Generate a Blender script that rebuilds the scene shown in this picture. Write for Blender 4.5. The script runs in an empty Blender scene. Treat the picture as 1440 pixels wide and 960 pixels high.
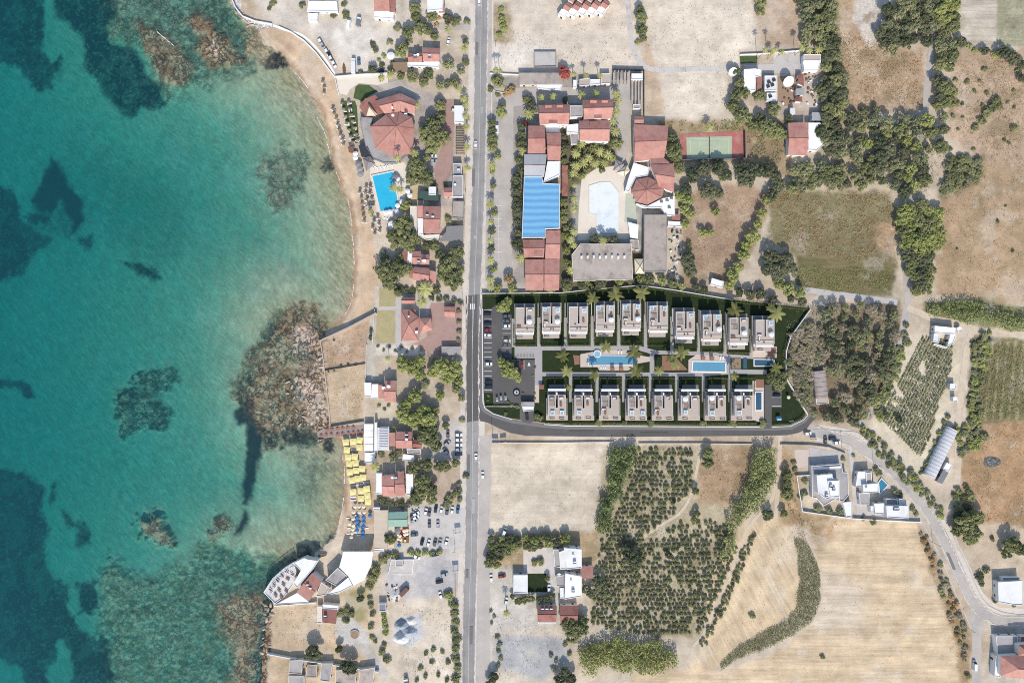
import bpy, bmesh, math, random
import numpy as np
from mathutils import Vector, Matrix
random.seed(11)
RNG = np.random.default_rng(7)
SC = bpy.context.scene
COL = SC.collection
S = 0.4            # metres of ground per map unit
CAMH = 400.0       # flying height of the drone
K = 1.56           # sunlit brightness of a white horizontal sheet in this light
R = math.radians

def W(x, y, z=0.0):
    """map position (map units, y southwards) of something seen at height z -> metres"""
    f = S * (CAMH - z) / CAMH
    return ((x - 720) * f, (480 - y) * f, z)

def lin(c):
    c = c / 255.0
    return c / 12.92 if c <= 0.04045 else ((c + 0.055) / 1.055) ** 2.4

def alb(r, g, b):
    """surface colour whose sunlit level look is (r,g,b)"""
    m = (r + g + b) / 3; k = .87
    return tuple(min(0.85, lin(m + (v - m) * k) / K) for v in (r, g, b))

# ------------------------------------------------------------------ materials
class N:
    def __init__(s, name):
        s.m = bpy.data.materials.new(name); s.m.use_nodes = True
        s.t = s.m.node_tree; s.t.nodes.clear()
        s.out = s.new('ShaderNodeOutputMaterial')
    def new(s, kind, **kw):
        n = s.t.nodes.new(kind)
        for k, v in kw.items():
            setattr(n, k, v)
        return n
    def link(s, a, b): s.t.links.new(a, b)
    def put(s, sock, v):
        if hasattr(v, 'is_output'): s.link(v, sock)
        else: sock.default_value = v
    def math(s, op, a, b=0.0, c=0.0, clamp=False):
        n = s.new('ShaderNodeMath', operation=op, use_clamp=clamp)
        for i, v in enumerate((a, b, c)): s.put(n.inputs[i], v)
        return n.outputs[0]
    def mix(s, f, a, b, mode='MIX'):
        n = s.new('ShaderNodeMix', data_type='RGBA', blend_type=mode)
        s.put(n.inputs[0], f)
        for i, v in ((6, a), (7, b)):
            s.put(n.inputs[i], v if hasattr(v, 'is_output') else (*v[:3], 1))
        return n.outputs[2]
    def noise(s, vec, scale, detail=4, rough=.6, col=False):
        n = s.new('ShaderNodeTexNoise')
        s.put(n.inputs['Vector'], vec)
        n.inputs['Scale'].default_value = scale; n.inputs['Detail'].default_value = detail
        n.inputs['Roughness'].default_value = rough
        return n.outputs['Color' if col else 'Fac']
    def mapping(s, vec, scale=(1, 1, 1), rot=(0, 0, 0)):
        n = s.new('ShaderNodeMapping'); s.put(n.inputs['Vector'], vec)
        n.inputs['Scale'].default_value = scale; n.inputs['Rotation'].default_value = rot
        return n.outputs[0]
    def pos(s): return s.new('ShaderNodeNewGeometry').outputs['Position']
    def obj(s): return s.new('ShaderNodeTexCoord').outputs['Object']
    def rand(s): return s.new('ShaderNodeObjectInfo').outputs['Random']
    def attr(s, name, out='Fac'):
        n = s.new('ShaderNodeAttribute'); n.attribute_name = name
        return n.outputs[out]
    def scale_col(s, col, f):
        n = s.new('ShaderNodeVectorMath', operation='SCALE')
        s.put(n.inputs[0], col if hasattr(col, 'is_output') else col[:3]); s.put(n.inputs['Scale'], f)
        return n.outputs[0]
    def bump(s, h, strength=.5, dist=.2):
        n = s.new('ShaderNodeBump'); n.inputs['Strength'].default_value = strength
        n.inputs['Distance'].default_value = dist; s.put(n.inputs['Height'], h)
        return n.outputs[0]
    def bsdf(s, col, rough=.9, spec=.2, normal=None, metal=0.0):
        b = s.new('ShaderNodeBsdfPrincipled')
        s.put(b.inputs['Base Color'], col if hasattr(col, 'is_output') else (*col[:3], 1))
        s.put(b.inputs['Roughness'], rough); b.inputs['Specular IOR Level'].default_value = spec
        b.inputs['Metallic'].default_value = metal
        if normal is not None: s.link(normal, b.inputs['Normal'])
        return b.outputs[0]
    def done(s, shader):
        s.link(shader, s.out.inputs['Surface']); return s.m

MATS = {}
def surf(name, rgb, vary=.35, scale=.8, fine=3.0, rough=.9, spec=.2, bump=.25, stain=None, stain_amt=.5, rnd=.10, metal=0.0, space='pos', stripes=None):
    """general weathered surface: colour with two scales of mottling, per-object shift, optional stains and stripes"""
    if name in MATS: return MATS[name]
    n = N(name); v = n.pos() if space == 'pos' else n.obj()
    a = n.noise(v, scale, 5, .62); b = n.noise(v, fine, 3, .6)
    f = n.math('ADD', n.math('MULTIPLY', n.math('SUBTRACT', a, .5), vary * 1.6), n.math('MULTIPLY', n.math('SUBTRACT', b, .5), vary))
    f = n.math('ADD', f, 1.0)
    if rnd: f = n.math('MULTIPLY', f, n.math('ADD', n.math('MULTIPLY', n.rand(), 2 * rnd), 1 - rnd))
    base = alb(*rgb)
    c = base
    if stain is not None:
        sm = n.new('ShaderNodeMapRange'); n.put(sm.inputs[0], n.noise(v, scale * .45, 6, .7)); sm.inputs[1].default_value = .5; sm.inputs[2].default_value = .68
        c = n.mix(n.math('MULTIPLY', sm.outputs[0], stain_amt), base, alb(*stain))
    if stripes is not None:      # (vector scale tuple, strength)
        sv = n.mapping(n.obj(), stripes[0]); sn = n.noise(sv, 1.0, 2, .5)
        f = n.math('MULTIPLY', f, n.math('ADD', n.math('MULTIPLY', n.math('SUBTRACT', sn, .5), stripes[1]), 1.0))
    c = n.scale_col(c, f)
    nb = n.bump(b, bump, .15) if bump else None
    MATS[name] = n.done(n.bsdf(c, rough, spec, nb, metal))
    return MATS[name]

def M(name): return MATS[name]

# ------------------------------------------------------------------ mesh helpers
class MB:
    """collects shapes into ONE mesh"""
    def __init__(s): s.v = []; s.f = []
    def quad(s, a, b, c, d):
        i = len(s.v); s.v += [tuple(a), tuple(b), tuple(c), tuple(d)]; s.f.append((i, i + 1, i + 2, i + 3)); return s
    def poly(s, pts):
        i = len(s.v); s.v += [tuple(p) for p in pts]; s.f.append(tuple(range(i, i + len(pts)))); return s
    def prism(s, pts, z0, z1, cap=True, bottom=True):
        pts = ccw([(p[0], p[1]) for p in pts]); n = len(pts); i = len(s.v)
        s.v += [(x, y, z0) for x, y in pts] + [(x, y, z1) for x, y in pts]
        for k in range(n):
            s.f.append((i + k, i + (k + 1) % n, i + n + (k + 1) % n, i + n + k))
        if cap: s.f.append(tuple(range(i + n, i + 2 * n)))
        if bottom: s.f.append(tuple(range(i + n - 1, i - 1, -1)))
        return s
    def box(s, cx, cy, z0, sx, sy, sz, rz=0.0):
        c, n = math.cos(rz), math.sin(rz)
        return s.prism([(cx + x * c - y * n, cy + x * n + y * c) for x, y in ((-sx / 2, -sy / 2), (sx / 2, -sy / 2), (sx / 2, sy / 2), (-sx / 2, sy / 2))], z0, z0 + sz)
    def cyl(s, cx, cy, z0, z1, r0, r1=None, n=12):
        r1 = r0 if r1 is None else r1; i = len(s.v)
        for z, r in ((z0, r0), (z1, r1)):
            s.v += [(cx + r * math.cos(2 * math.pi * k / n), cy + r * math.sin(2 * math.pi * k / n), z) for k in range(n)]
        for k in range(n): s.f.append((i + k, i + (k + 1) % n, i + n + (k + 1) % n, i + n + k))
        s.f.append(tuple(range(i + n, i + 2 * n))); s.f.append(tuple(range(i + n - 1, i - 1, -1)))
        return s
    def tube(s, p, q, r0, r1=None, n=6):
        r1 = r0 if r1 is None else r1
        p, q = Vector(p), Vector(q); d = (q - p).normalized(); u = d.orthogonal().normalized(); w = d.cross(u); i = len(s.v)
        for c, r in ((p, r0), (q, r1)):
            s.v += [tuple(c + u * r * math.cos(2 * math.pi * k / n) + w * r * math.sin(2 * math.pi * k / n)) for k in range(n)]
        for k in range(n): s.f.append((i + k, i + (k + 1) % n, i + n + (k + 1) % n, i + n + k))
        s.f.append(tuple(range(i + n, i + 2 * n))); s.f.append(tuple(range(i + n - 1, i - 1, -1)))
        return s
    def ring(s, outer, inner, z0, z1):
        """solid ring between two outlines of equal length"""
        n = len(outer); i = len(s.v)
        for z in (z0, z1):
            s.v += [(p[0], p[1], z) for p in outer] + [(p[0], p[1], z) for p in inner]
        o0, i0, o1, i1 = i, i + n, i + 2 * n, i + 3 * n
        for k in range(n):
            j = (k + 1) % n
            s.f += [(o0 + k, o0 + j, o1 + j, o1 + k), (i0 + j, i0 + k, i1 + k, i1 + j), (o1 + k, o1 + j, i1 + j, i1 + k), (o0 + j, o0 + k, i0 + k, i0 + j)]
        return s
    def mesh(s, name, mat, smooth=False):
        me = bpy.data.meshes.new(name); me.from_pydata(s.v, [], s.f)
        if mat is not None: me.materials.append(mat)
        if smooth: me.polygons.foreach_set('use_smooth', [True] * len(me.polygons))
        me.update(); return me

def area2(p): return sum(p[i][0] * p[(i + 1) % len(p)][1] - p[(i + 1) % len(p)][0] * p[i][1] for i in range(len(p)))
def ccw(p): return list(p) if area2(p) > 0 else list(p)[::-1]
def inset(pts, d):
    """outline moved inwards by d (outwards if d<0); pts ccw"""
    n = len(pts); out = []
    for i in range(n):
        p0, p1, p2 = (Vector(pts[(i + k) % n][:2]) for k in (-1, 0, 1))
        a, b = (p1 - p0).normalized(), (p2 - p1).normalized()
        na, nb = Vector((-a.y, a.x)), Vector((-b.y, b.x))
        k = 1 + na.dot(nb)
        v = (na + nb) / max(k, .35)
        out.append(tuple(p1 + v * d))
    return out

def obj(name, me, parent=None, loc=(0, 0, 0), rz=0.0):
    o = bpy.data.objects.new(name, me); COL.objects.link(o); o.location = loc; o.rotation_euler = (0, 0, rz)
    if parent is not None: o.parent = parent
    return o
def part(name, mb, mat, parent, loc=(0, 0, 0), rz=0.0, smooth=False):
    return obj(name, mb if isinstance(mb, bpy.types.Mesh) else mb.mesh(name, mat, smooth), parent, loc, rz)
def tag(o, label=None, cat=None, group=None, kind=None):
    for k, v in (('label', label), ('category', cat), ('group', group), ('kind', kind)):
        if v: o[k] = v
    return o
def thing(name, label, cat, loc=(0, 0, 0), rz=0.0, group=None):
    o = bpy.data.objects.new(name, None); o.empty_display_size = .5; COL.objects.link(o)
    o.location = loc; o.rotation_euler = (0, 0, rz)
    return tag(o, label, cat, group)
KIDS = {}
def kids(o):
    if o.name not in KIDS: KIDS[o.name] = list(o.children)
    return KIDS[o.name]
def dup(o, loc=None, rz=None, scale=None, parent=None, mats=None):
    """a thing and copies of its parts and sub-parts, sharing their meshes"""
    c = o.copy(); COL.objects.link(c)
    if parent is not None: c.parent = parent
    if loc is not None: c.location = loc
    if rz is not None: c.rotation_euler = (0, 0, rz)
    if scale is not None: c.scale = scale
    for ch in kids(o): dup(ch, parent=c)
    return c
def struct(name, me, kind='structure'):
    return tag(obj(name, me), kind=kind)

# groups of look-alikes get their labels at the end, when all of them stand
LATER = []
def later(o, look, x, y, group=None):
    LATER.append((o, look, x, y)); 
    if group: o['group'] = group
    return o

# ------------------------------------------------------------------ numpy noise and distances
def vnoise(x, y, seed):
    r = np.random.default_rng(seed).random((256, 256))
    xi, yi = np.floor(x).astype(np.int64), np.floor(y).astype(np.int64); fx, fy = x - xi, y - yi
    fx, fy = fx * fx * (3 - 2 * fx), fy * fy * (3 - 2 * fy)
    g = lambda a, b: r[a & 255, b & 255]
    return (g(xi, yi) * (1 - fx) + g(xi + 1, yi) * fx) * (1 - fy) + (g(xi, yi + 1) * (1 - fx) + g(xi + 1, yi + 1) * fx) * fy
def fbm(x, y, size, octaves=4, seed=1, gain=.55):
    t, a, w = 0, 1.0, 0
    for k in range(octaves):
        t = t + a * vnoise(x / size * 2 ** k + 17.3 * k, y / size * 2 ** k + 9.1 * k, seed + k); w += a; a *= gain
    return t / w
def sdist(poly, X, Y):
    """signed distance to a closed outline, positive inside"""
    d = np.full(X.shape, 1e9); ins = np.zeros(X.shape, bool); n = len(poly)
    for i in range(n):
        (x0, y0), (x1, y1) = poly[i], poly[(i + 1) % n]
        ex, ey = x1 - x0, y1 - y0; L = ex * ex + ey * ey + 1e-9
        t = np.clip(((X - x0) * ex + (Y - y0) * ey) / L, 0, 1)
        d = np.minimum(d, (X - x0 - t * ex) ** 2 + (Y - y0 - t * ey) ** 2)
        if y0 != y1:
            c = ((y0 > Y) != (y1 > Y)) & (X < ex * (Y - y0) / (y1 - y0) + x0); ins ^= c
    d = np.sqrt(d); return np.where(ins, d, -d)
def inside(poly, x, y):
    c = False; n = len(poly)
    for i in range(n):
        (x0, y0), (x1, y1) = poly[i], poly[(i + 1) % n]
        if (y0 > y) != (y1 > y) and x < (x1 - x0) * (y - y0) / (y1 - y0) + x0: c = not c
    return c
def scatter(poly, gap, seed=0, tries=4000):
    """random spots in an outline at least gap apart"""
    r = random.Random(seed); xs = [p[0] for p in poly]; ys = [p[1] for p in poly]; out = []
    cell = {}
    for _ in range(tries):
        x, y = r.uniform(min(xs), max(xs)), r.uniform(min(ys), max(ys))
        if not inside(poly, x, y): continue
        cx, cy = int(x // gap), int(y // gap)
        if any((x - a) ** 2 + (y - b) ** 2 < gap * gap for i in (-1, 0, 1) for j in (-1, 0, 1) for a, b in cell.get((cx + i, cy + j), ())): continue
        cell.setdefault((cx, cy), []).append((x, y)); out.append((x, y))
    return out
def P(s):
    """'x,y x,y' -> list of points"""
    return [tuple(float(v) for v in q.split(',')) for q in s.split()]
def np_mesh(name, V, F, mat, attrs=None):
    """mesh from arrays; F is (n,4) quads or (n,3) triangles"""
    me = bpy.data.meshes.new(name); k = F.shape[1]
    me.vertices.add(len(V)); me.vertices.foreach_set('co', np.ascontiguousarray(V, dtype=np.float32).ravel())
    me.loops.add(F.size); me.loops.foreach_set('vertex_index', np.ascontiguousarray(F, dtype=np.int32).ravel())
    me.polygons.add(len(F)); me.polygons.foreach_set('loop_start', np.arange(0, F.size, k, dtype=np.int32))
    me.polygons.foreach_set('loop_total', np.full(len(F), k, dtype=np.int32))
    for nm, a in (attrs or {}).items():
        a = np.ascontiguousarray(a, dtype=np.float32)
        if a.ndim == 1: me.attributes.new(nm, 'FLOAT', 'POINT').data.foreach_set('value', a)
        else: me.attributes.new(nm, 'FLOAT_COLOR', 'POINT').data.foreach_set('color', a.ravel())
    if mat is not None: me.materials.append(mat)
    me.update(); me.validate(); return me
# ------------------------------------------------------------------ light, sky, camera
SUN_EL, SUN_AZ = 39.0, 5.0        # the sun stands in the south, a little east
w = bpy.data.worlds.new('World'); SC.world = w; w.use_nodes = True
_nt = w.node_tree; _bg = _nt.nodes['Background']; _sk = _nt.nodes.new('ShaderNodeTexSky')
_sk.sky_type = 'NISHITA'; _sk.sun_disc = False; _sk.sun_elevation = R(SUN_EL); _sk.sun_rotation = R(180 - SUN_AZ)
_nt.links.new(_sk.outputs[0], _bg.inputs[0]); _bg.inputs[1].default_value = .15
_l = bpy.data.lights.new('sun', 'SUN'); _l.energy = 3.1; _l.angle = R(.53); _l.color = (1, .938, .86)
_o = bpy.data.objects.new('sun', _l); COL.objects.link(_o); _o.rotation_euler = (R(90 - SUN_EL), 0, R(SUN_AZ))
_c = bpy.data.cameras.new('camera'); _c.sensor_fit = 'HORIZONTAL'; _c.sensor_width = 36
_c.lens = 36 * CAMH / (1440 * S); _c.clip_start = 1; _c.clip_end = 20000
_co = bpy.data.objects.new('camera', _c); COL.objects.link(_co); _co.location = (0, 0, CAMH); SC.camera = _co
SC.render.engine = 'CYCLES'
SC.view_settings.view_transform = 'Standard'; SC.view_settings.look = 'None'; SC.view_settings.gamma = 1
SC.view_settings.exposure = .79
try:
    SC.cycles.use_denoising = False; SC.cycles.max_bounces = 6; SC.cycles.transparent_max_bounces = 8
    SC.cycles.diffuse_bounces = 3; SC.cycles.glossy_bounces = 2; SC.cycles.transmission_bounces = 3
    SC.cycles.pixel_filter_type = 'BLACKMAN_HARRIS'; SC.cycles.filter_width = 1.0
except Exception: pass
# ------------------------------------------------------------------ the lie of the land
SEA = -0.6
LAND = P('100,-9000 318,-60 325,0 332,17 342,30 360,39 364,47 370,62 383,68 395,77 407,88 417,103 433,123 445,143 455,160 460,186 466,212 470,235 478,255 488,275 494,300 498,340 499,380 498,410 492,430 478,452 462,462 452,468 440,462 428,452 416,458 422,470 436,482 446,500 440,515 424,525 417,540 430,556 424,575 432,592 446,606 460,612 472,615 479,622 483,640 484,670 483,710 478,735 472,752 452,770 434,783 420,788 400,798 383,813 371,832 380,842 384,855 377,870 371,900 368,930 366,960 360,1100 100,9900 9900,9900 9900,-9000')
def axis(a, b, step, far):
    mid = list(np.arange(a, b + .01, step)); out = []; d = step; x = b
    while x < far: d *= 1.25; x += d; out.append(x)
    lo = []; d = step; x = a
    while x > -far: d *= 1.25; x -= d; lo.append(x)
    return np.array(lo[::-1] + mid + out)
GXA, GYA = axis(-24, 1464, 1.6, 8000), axis(-24, 984, 1.6, 8000)
GX, GY = np.meshgrid(GXA, GYA)
_w1, _w2 = fbm(GX, GY, 14, 4, 3) - .5, fbm(GX, GY, 14, 4, 31) - .5
def warped(a): return GX + _w1 * 2 * a, GY + _w2 * 2 * a
_x, _y = warped(5)
COAST = sdist(LAND, _x, _y)
def smooth(t): t = np.clip(t, 0, 1); return t * t * (3 - 2 * t)
COLR = np.zeros(GX.shape + (4,), np.float32); COLR[..., 3] = 1
MISC = np.zeros(GX.shape + (4,), np.float32)      # streaks across, streaks along the slope, scrub, rock
KINDS = np.zeros(GX.shape, np.int8)
KIND_NAMES = ['ground', 'beach', 'seabed', 'dry_field', 'rocky_shore']
def fill(mask, rgb, amt=1.0):
    c = np.array(alb(*rgb)); m = (mask * amt)[..., None]
    COLR[..., :3] = COLR[..., :3] * (1 - m) + c * m
def region(poly, rgb, feather=4, warp=4, amt=1.0, misc=None, kind=None):
    if isinstance(poly, str): poly = P(poly)
    xs, ys = [p[0] for p in poly], [p[1] for p in poly]; pad = feather + warp + 3
    i0, i1 = np.searchsorted(GXA, min(xs) - pad), np.searchsorted(GXA, max(xs) + pad)
    j0, j1 = np.searchsorted(GYA, min(ys) - pad), np.searchsorted(GYA, max(ys) + pad)
    if i1 <= i0 or j1 <= j0: return
    sl = (slice(j0, j1), slice(i0, i1))
    d = sdist(poly, GX[sl] + _w1[sl] * 2 * warp, GY[sl] + _w2[sl] * 2 * warp)
    m = smooth(d / max(feather, .01) * .5 + .5)
    mm = (m * amt)[..., None]
    COLR[sl][..., :3] = COLR[sl][..., :3] * (1 - mm) + np.array(alb(*rgb)) * mm
    if misc is not None:
        MISC[sl] = MISC[sl] * (1 - m[..., None]) + np.array(misc) * m[..., None]
    if kind is not None: KINDS[sl][(d > 0) & (KINDS[sl] != 2)] = KIND_NAMES.index(kind)
    return sl, m

# land first: pale dusty earth, then the seabed
big = fbm(GX, GY, 120, 4, 5)
fill(np.ones(GX.shape), (214, 195, 168)); fill(smooth((big - .5) * 4), (196, 170, 138), .7)
# ---- the shore and the bottom of the sea
_d = np.maximum(-COAST, 0)
depth = np.where(_d < 150, .02 + _d * .009 + _d * _d * .00009, .02 + 1.35 + 2.03 + (_d - 150) * .017)
depth = np.minimum(depth, 9.5)
REEFS = []
def reef(poly, d, rgb, feather=6, warp=9, rock=1.0, amt=1.0, ragged=26):
    """shallower or weed-grown patch of the bottom"""
    global depth
    poly = P(poly); xs, ys = [p[0] for p in poly], [p[1] for p in poly]; pad = 24
    i0, i1 = np.searchsorted(GXA, min(xs) - pad), np.searchsorted(GXA, max(xs) + pad)
    j0, j1 = np.searchsorted(GYA, min(ys) - pad), np.searchsorted(GYA, max(ys) + pad)
    sl = (slice(j0, j1), slice(i0, i1))
    dd = sdist(poly, GX[sl] + _w1[sl] * 2 * warp, GY[sl] + _w2[sl] * 2 * warp)
    dd = dd + (fbm(GX[sl], GY[sl], 11, 5, 201, .7) - .5) * ragged
    m = smooth(dd / feather * .5 + .5) * np.where(COAST[sl] < 3, 1, 0)
    if d is not None:
        rough = fbm(GX[sl], GY[sl], 7, 4, 77) - .5
        depth[sl] = depth[sl] * (1 - m) + m * np.maximum(d + rough * max(d * .9, .8), -.9)
    REEFS.append((sl, m * amt, rgb, rock))
_sea = COAST < 0
fill(np.where(_sea, 1, 0), (166, 158, 118)); fill(np.where(_sea, smooth(-COAST / 60), 0), (180, 175, 138))
fill(np.where(_sea, smooth((fbm(GX, GY, 40, 4, 9) - .52) * 6), 0), (190, 180, 148), .5)
WEED = (12, 24, 42)
for q in ('-30,-30 52,-30 52,70 60,85 75,72 75,96 65,106 63,122 40,123 33,115 32,106 18,100 20,90 8,82 -30,82',
          '66,-30 165,-30 158,20 148,35 150,55 165,60 178,62 190,72 196,88 200,100 214,110 224,130 225,146 195,150 186,160 164,160 160,148 142,132 134,112 124,104 112,98 106,45 95,35 85,25 65,15',
          '-30,255 3,262 15,300 25,315 45,325 58,335 45,345 30,365 12,386 -30,400', '15,298 40,295 55,302 48,313 28,316',
          '35,270 45,250 50,235 60,228 62,215 70,222 82,245 84,258 98,268 105,285 106,305 96,323 86,330 90,310 78,296 75,278 68,278 68,290 55,297 40,290 33,280',
          '100,332 120,325 125,340 115,348 98,342', '160,366 190,368 210,378 222,390 205,390 180,379', '-30,532 20,537 33,545 36,560 22,560 8,548 -30,545',
          '352,560 358,570 357,588 368,600 370,625 360,652 355,690 345,712 338,712 338,690 342,650 345,615 343,597 330,597 327,580 335,571',
          '340,716 350,724 350,735 336,753 326,753 333,738',
          '-30,660 20,670 40,680 53,692 50,706 45,720 58,750 51,770 56,792 60,812 85,830 83,850 92,872 100,890 130,905 138,895 146,905 152,930 155,990 95,990 92,940 89,925 80,903 72,905 70,925 55,950 62,990 25,990 20,945 -30,930',
          '58,684 70,681 68,705 58,713', '78,722 88,725 95,740 110,735 121,755 118,771 103,773 98,750 80,742', '98,826 125,820 130,850 120,871 102,868'):
    reef(q, None, WEED, 4.5, 4, .2 if q[:2] in ('35', '34') else .35, .92, 8 if q[:2] in ('35', '34') else 16)
reef('70,225 95,250 112,300 92,335 60,320 20,330 40,290 55,250', None, (40, 50, 50), 16, 16, .6, .45)
reef('160,550 180,548 186,530 200,525 215,528 230,517 242,522 243,540 235,550 222,555 225,568 237,575 235,600 225,607 205,603 195,605 182,620 165,617 160,605 165,595 155,590 158,570', 3.0, (70, 72, 56), 5, 7, 1, .8)
reef('148,-30 150,55 190,66 215,105 232,140 260,128 300,112 345,98 372,60 345,40 325,10 320,-30', 1.6, (96, 92, 66), 14, 14, .9, .7)
reef('188,28 225,45 258,72 276,100 264,112 248,122 234,118 218,98 198,72', .2, (136, 114, 82), 6, 7, 1, .9, 16)
reef('258,24 285,13 297,35 317,45 330,75 347,86 320,97 290,92 272,68 280,50', .05, (146, 120, 88), 6, 6, 1, .95, 16)
reef('298,54 308,58 312,74 302,80 296,68', -.35, (190, 170, 150), 3, 3, .6, 1)
reef('345,40 366,42 376,66 395,80 390,96 366,84 345,78', .25, (196, 160, 118), 8, 6, .5, .8)
reef('378,76 392,68 405,88 402,100 388,96 372,98', None, (34, 32, 40), 3, 6, .4, .95)
reef('360,225 385,215 410,205 436,215 430,245 415,280 400,300 382,300 375,270 365,250', 1.0, (104, 88, 70), 10, 14, 1, .6)
reef('80,190 240,250 260,330 220,380 150,330', None, (120, 122, 98), 30, 20, .3, .35)
reef('150,790 170,800 210,815 235,800 260,790 275,765 320,770 345,772 380,788 396,800 384,832 390,850 384,990 150,990 145,905 130,890 137,850 132,830', 2.3, (140, 128, 88), 14, 12, .8, .75)
reef('300,850 330,830 365,835 375,860 360,930 350,990 310,990 330,930', .3, (160, 126, 92), 14, 9, 1, .9)
reef('190,730 220,728 240,765 225,776 195,757', .7, (120, 96, 70), 7, 8, 1, .85)
reef('297,730 315,724 323,740 300,763 283,766', .7, (120, 96, 70), 6, 7, 1, .85)
reef('345,512 358,482 373,455 398,432 425,425 447,433 458,455 454,470 462,520 466,600 440,614 400,627 370,632 360,602 343,580 328,562 331,530', .25, (150, 118, 82), 8, 8, 1, .92)
reef('325,545 345,510 372,452 392,436 380,470 365,505 352,545 340,580', 1.0, (106, 92, 68), 8, 8, 1, .7)
reef('366,600 400,606 440,602 448,618 436,628 385,632 366,632', .7, (40, 42, 44), 6, 9, .8, .8)
reef('455,615 466,618 470,632 462,642 456,632', None, (34, 34, 40), 3, 4, .4, .9)
reef('415,640 450,632 468,650 450,680 430,720 415,700', None, (92, 96, 80), 14, 16, .6, .5)
reef('395,784 430,768 470,752 478,762 440,782 405,800', .5, (70, 66, 62), 7, 8, .9, .85)  # dark rock and weed, with the restaurant's shadow on the sea painted in
reef('455,222 463,222 465,233 460,244 454,240', .25, (60, 50, 46), 3, 3, .6, .9)
for sl, m, rgb, rock in REEFS:
    mot = smooth((fbm(GX[sl], GY[sl], 9, 4, 55) - .42) * 5) if rock > .5 else 1.0 if rock < .3 else (.66 + .34 * smooth((.60 - fbm(GX[sl], GY[sl], 16, 4, 58, .7)) * 7)) * (.4 + .6 * smooth((.68 - fbm(GX[sl], GY[sl], 3.2, 3, 56, .8)) * 9))
    mm = (m * (mot * .6 + .4))[..., None]
    COLR[sl][..., :3] = COLR[sl][..., :3] * (1 - mm) + np.array(alb(*rgb)) * mm
    MISC[sl][..., 3] = np.maximum(MISC[sl][..., 3], m * rock)
# land heights: a strand sloping to the water, pale ledges on the point
Z = np.where(COAST > 0, np.minimum(0, SEA - .02 + COAST * .05), SEA - depth)
KINDS[COAST < 0] = 2
region('365,39 384,62 400,78 412,98 440,140 455,172 464,212 476,252 490,290 496,340 497,400 490,432 462,464 520,438 524,412 532,400 530,360 524,330 508,270 500,226 484,192 474,150 472,112 438,72 415,48 384,38', (216, 184, 148), 3, 2, misc=(0, 0, 0, 0), kind='beach')
region('470,612 486,616 520,618 524,640 527,700 526,722 526,775 500,776 478,762 484,720 484,640', (214, 184, 150), 3, 2, misc=(0, 0, 0, 0), kind='beach')
wet = smooth(1 - np.abs(COAST - 1.0) / 6.0) * np.where((KINDS == 1) | (COAST < 0) & (COAST > -6) & (MISC[..., 3] < .2), 1, .0); fill(wet, (172, 138, 104), .8)
fill(smooth(1 - np.abs(COAST - 9) / 3) * (KINDS == 1), (226, 202, 172), .5)
rk = 'region'
region('428,440 452,468 462,480 462,520 470,560 474,600 446,614 424,600 416,560 420,520 430,500 410,470', (172, 142, 112), 7, 9, misc=(0, 0, 0, 1), kind='rocky_shore')
for q in ('414,470 432,462 446,476 440,486 428,500 410,494', '415,468 436,458 450,470 448,480 428,482', '414,535 436,532 450,548 446,566 426,566 416,552', '440,556 462,545 464,590 440,600 436,580', '452,480 462,484 460,520 456,548 450,520'):
    region(q, (220, 198, 176), 4, 9, amt=.5)
region('360,845 384,850 382,900 376,930 376,990 350,990 352,930 366,890', (172, 142, 112), 4, 5, misc=(0, 0, 0, 1), kind='rocky_shore')
region('324,-30 330,12 342,30 362,40 384,40 384,34 356,30 340,20 332,-30', (236, 230, 222), 2, 2, misc=(0, 0, 0, .6))
_ledge = (KINDS == 4) & (COAST > -4)
Z = np.where(_ledge, np.maximum(Z, SEA + (fbm(GX, GY, 8, 4, 41) - .40) * 1.8), Z)

# ---- plots of land, north to south
HOT = (228, 208, 182)
region('332,-30 384,34 470,60 480,105 560,110 560,60 590,52 600,30 660,36 662,-30', (226, 212, 192), 6, 4)
region('440,40 500,30 530,40 520,75 470,70', (240, 230, 216), 14, 8, .8)
region('505,112 560,110 600,130 640,150 638,290 615,290 560,228 520,110', (190, 176, 164), 4, 2)
region('618,140 640,140 636,238 612,300 600,290 622,205', (178, 150, 136), 3, 2)
region('525,230 572,228 590,262 578,300 560,320 535,330 530,298', (220, 202, 178), 3, 2)
region('566,270 590,262 590,330 566,330', (214, 184, 140), 4, 3)
region('530,400 560,404 655,410 655,490 525,500', (196, 184, 168), 3, 2)
region('556,413 566,413 566,500 556,500', (196, 186, 174), 1, 0)
region('565,486 600,478 604,430 650,428 650,500 565,502', (182, 146, 132), 2, 1)
region('527,484 600,486 600,500 527,500', (226, 212, 192), 2, 1)
region('452,480 520,450 519,484 515,508 456,520', (206, 172, 140), 3, 2, misc=(0, 0, .25, 0), kind='dry_field')
region('458,522 514,512 510,594 464,602', (212, 184, 148), 3, 2, misc=(0, 0, .2, 0), kind='dry_field')
region('520,448 530,440 527,500 530,545 512,545 514,500', (206, 196, 178), 2, 2)
region('514,540 660,500 660,600 620,610 590,600 590,650 514,650', (200, 180, 152), 6, 4)
region('612,600 655,585 655,650 625,652 600,640', (200, 190, 178), 5, 3)
region('596,655 655,645 655,715 610,705', (196, 172, 146), 4, 3)
region('575,710 655,712 655,776 575,776', (206, 200, 192), 4, 3)
region('545,776 655,776 655,820 625,840 610,870 585,870 560,830 540,830', (200, 194, 188), 8, 6)
region('535,860 560,845 650,830 640,990 540,990 520,900', (224, 206, 180), 8, 5)
region('383,850 470,840 520,830 535,870 520,900 530,990 378,990', (216, 188, 152), 5, 4, misc=(.3, 0, .1, 0))
region('478,835 520,820 515,870 500,880 490,850', (170, 158, 110), 6, 5)
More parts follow.
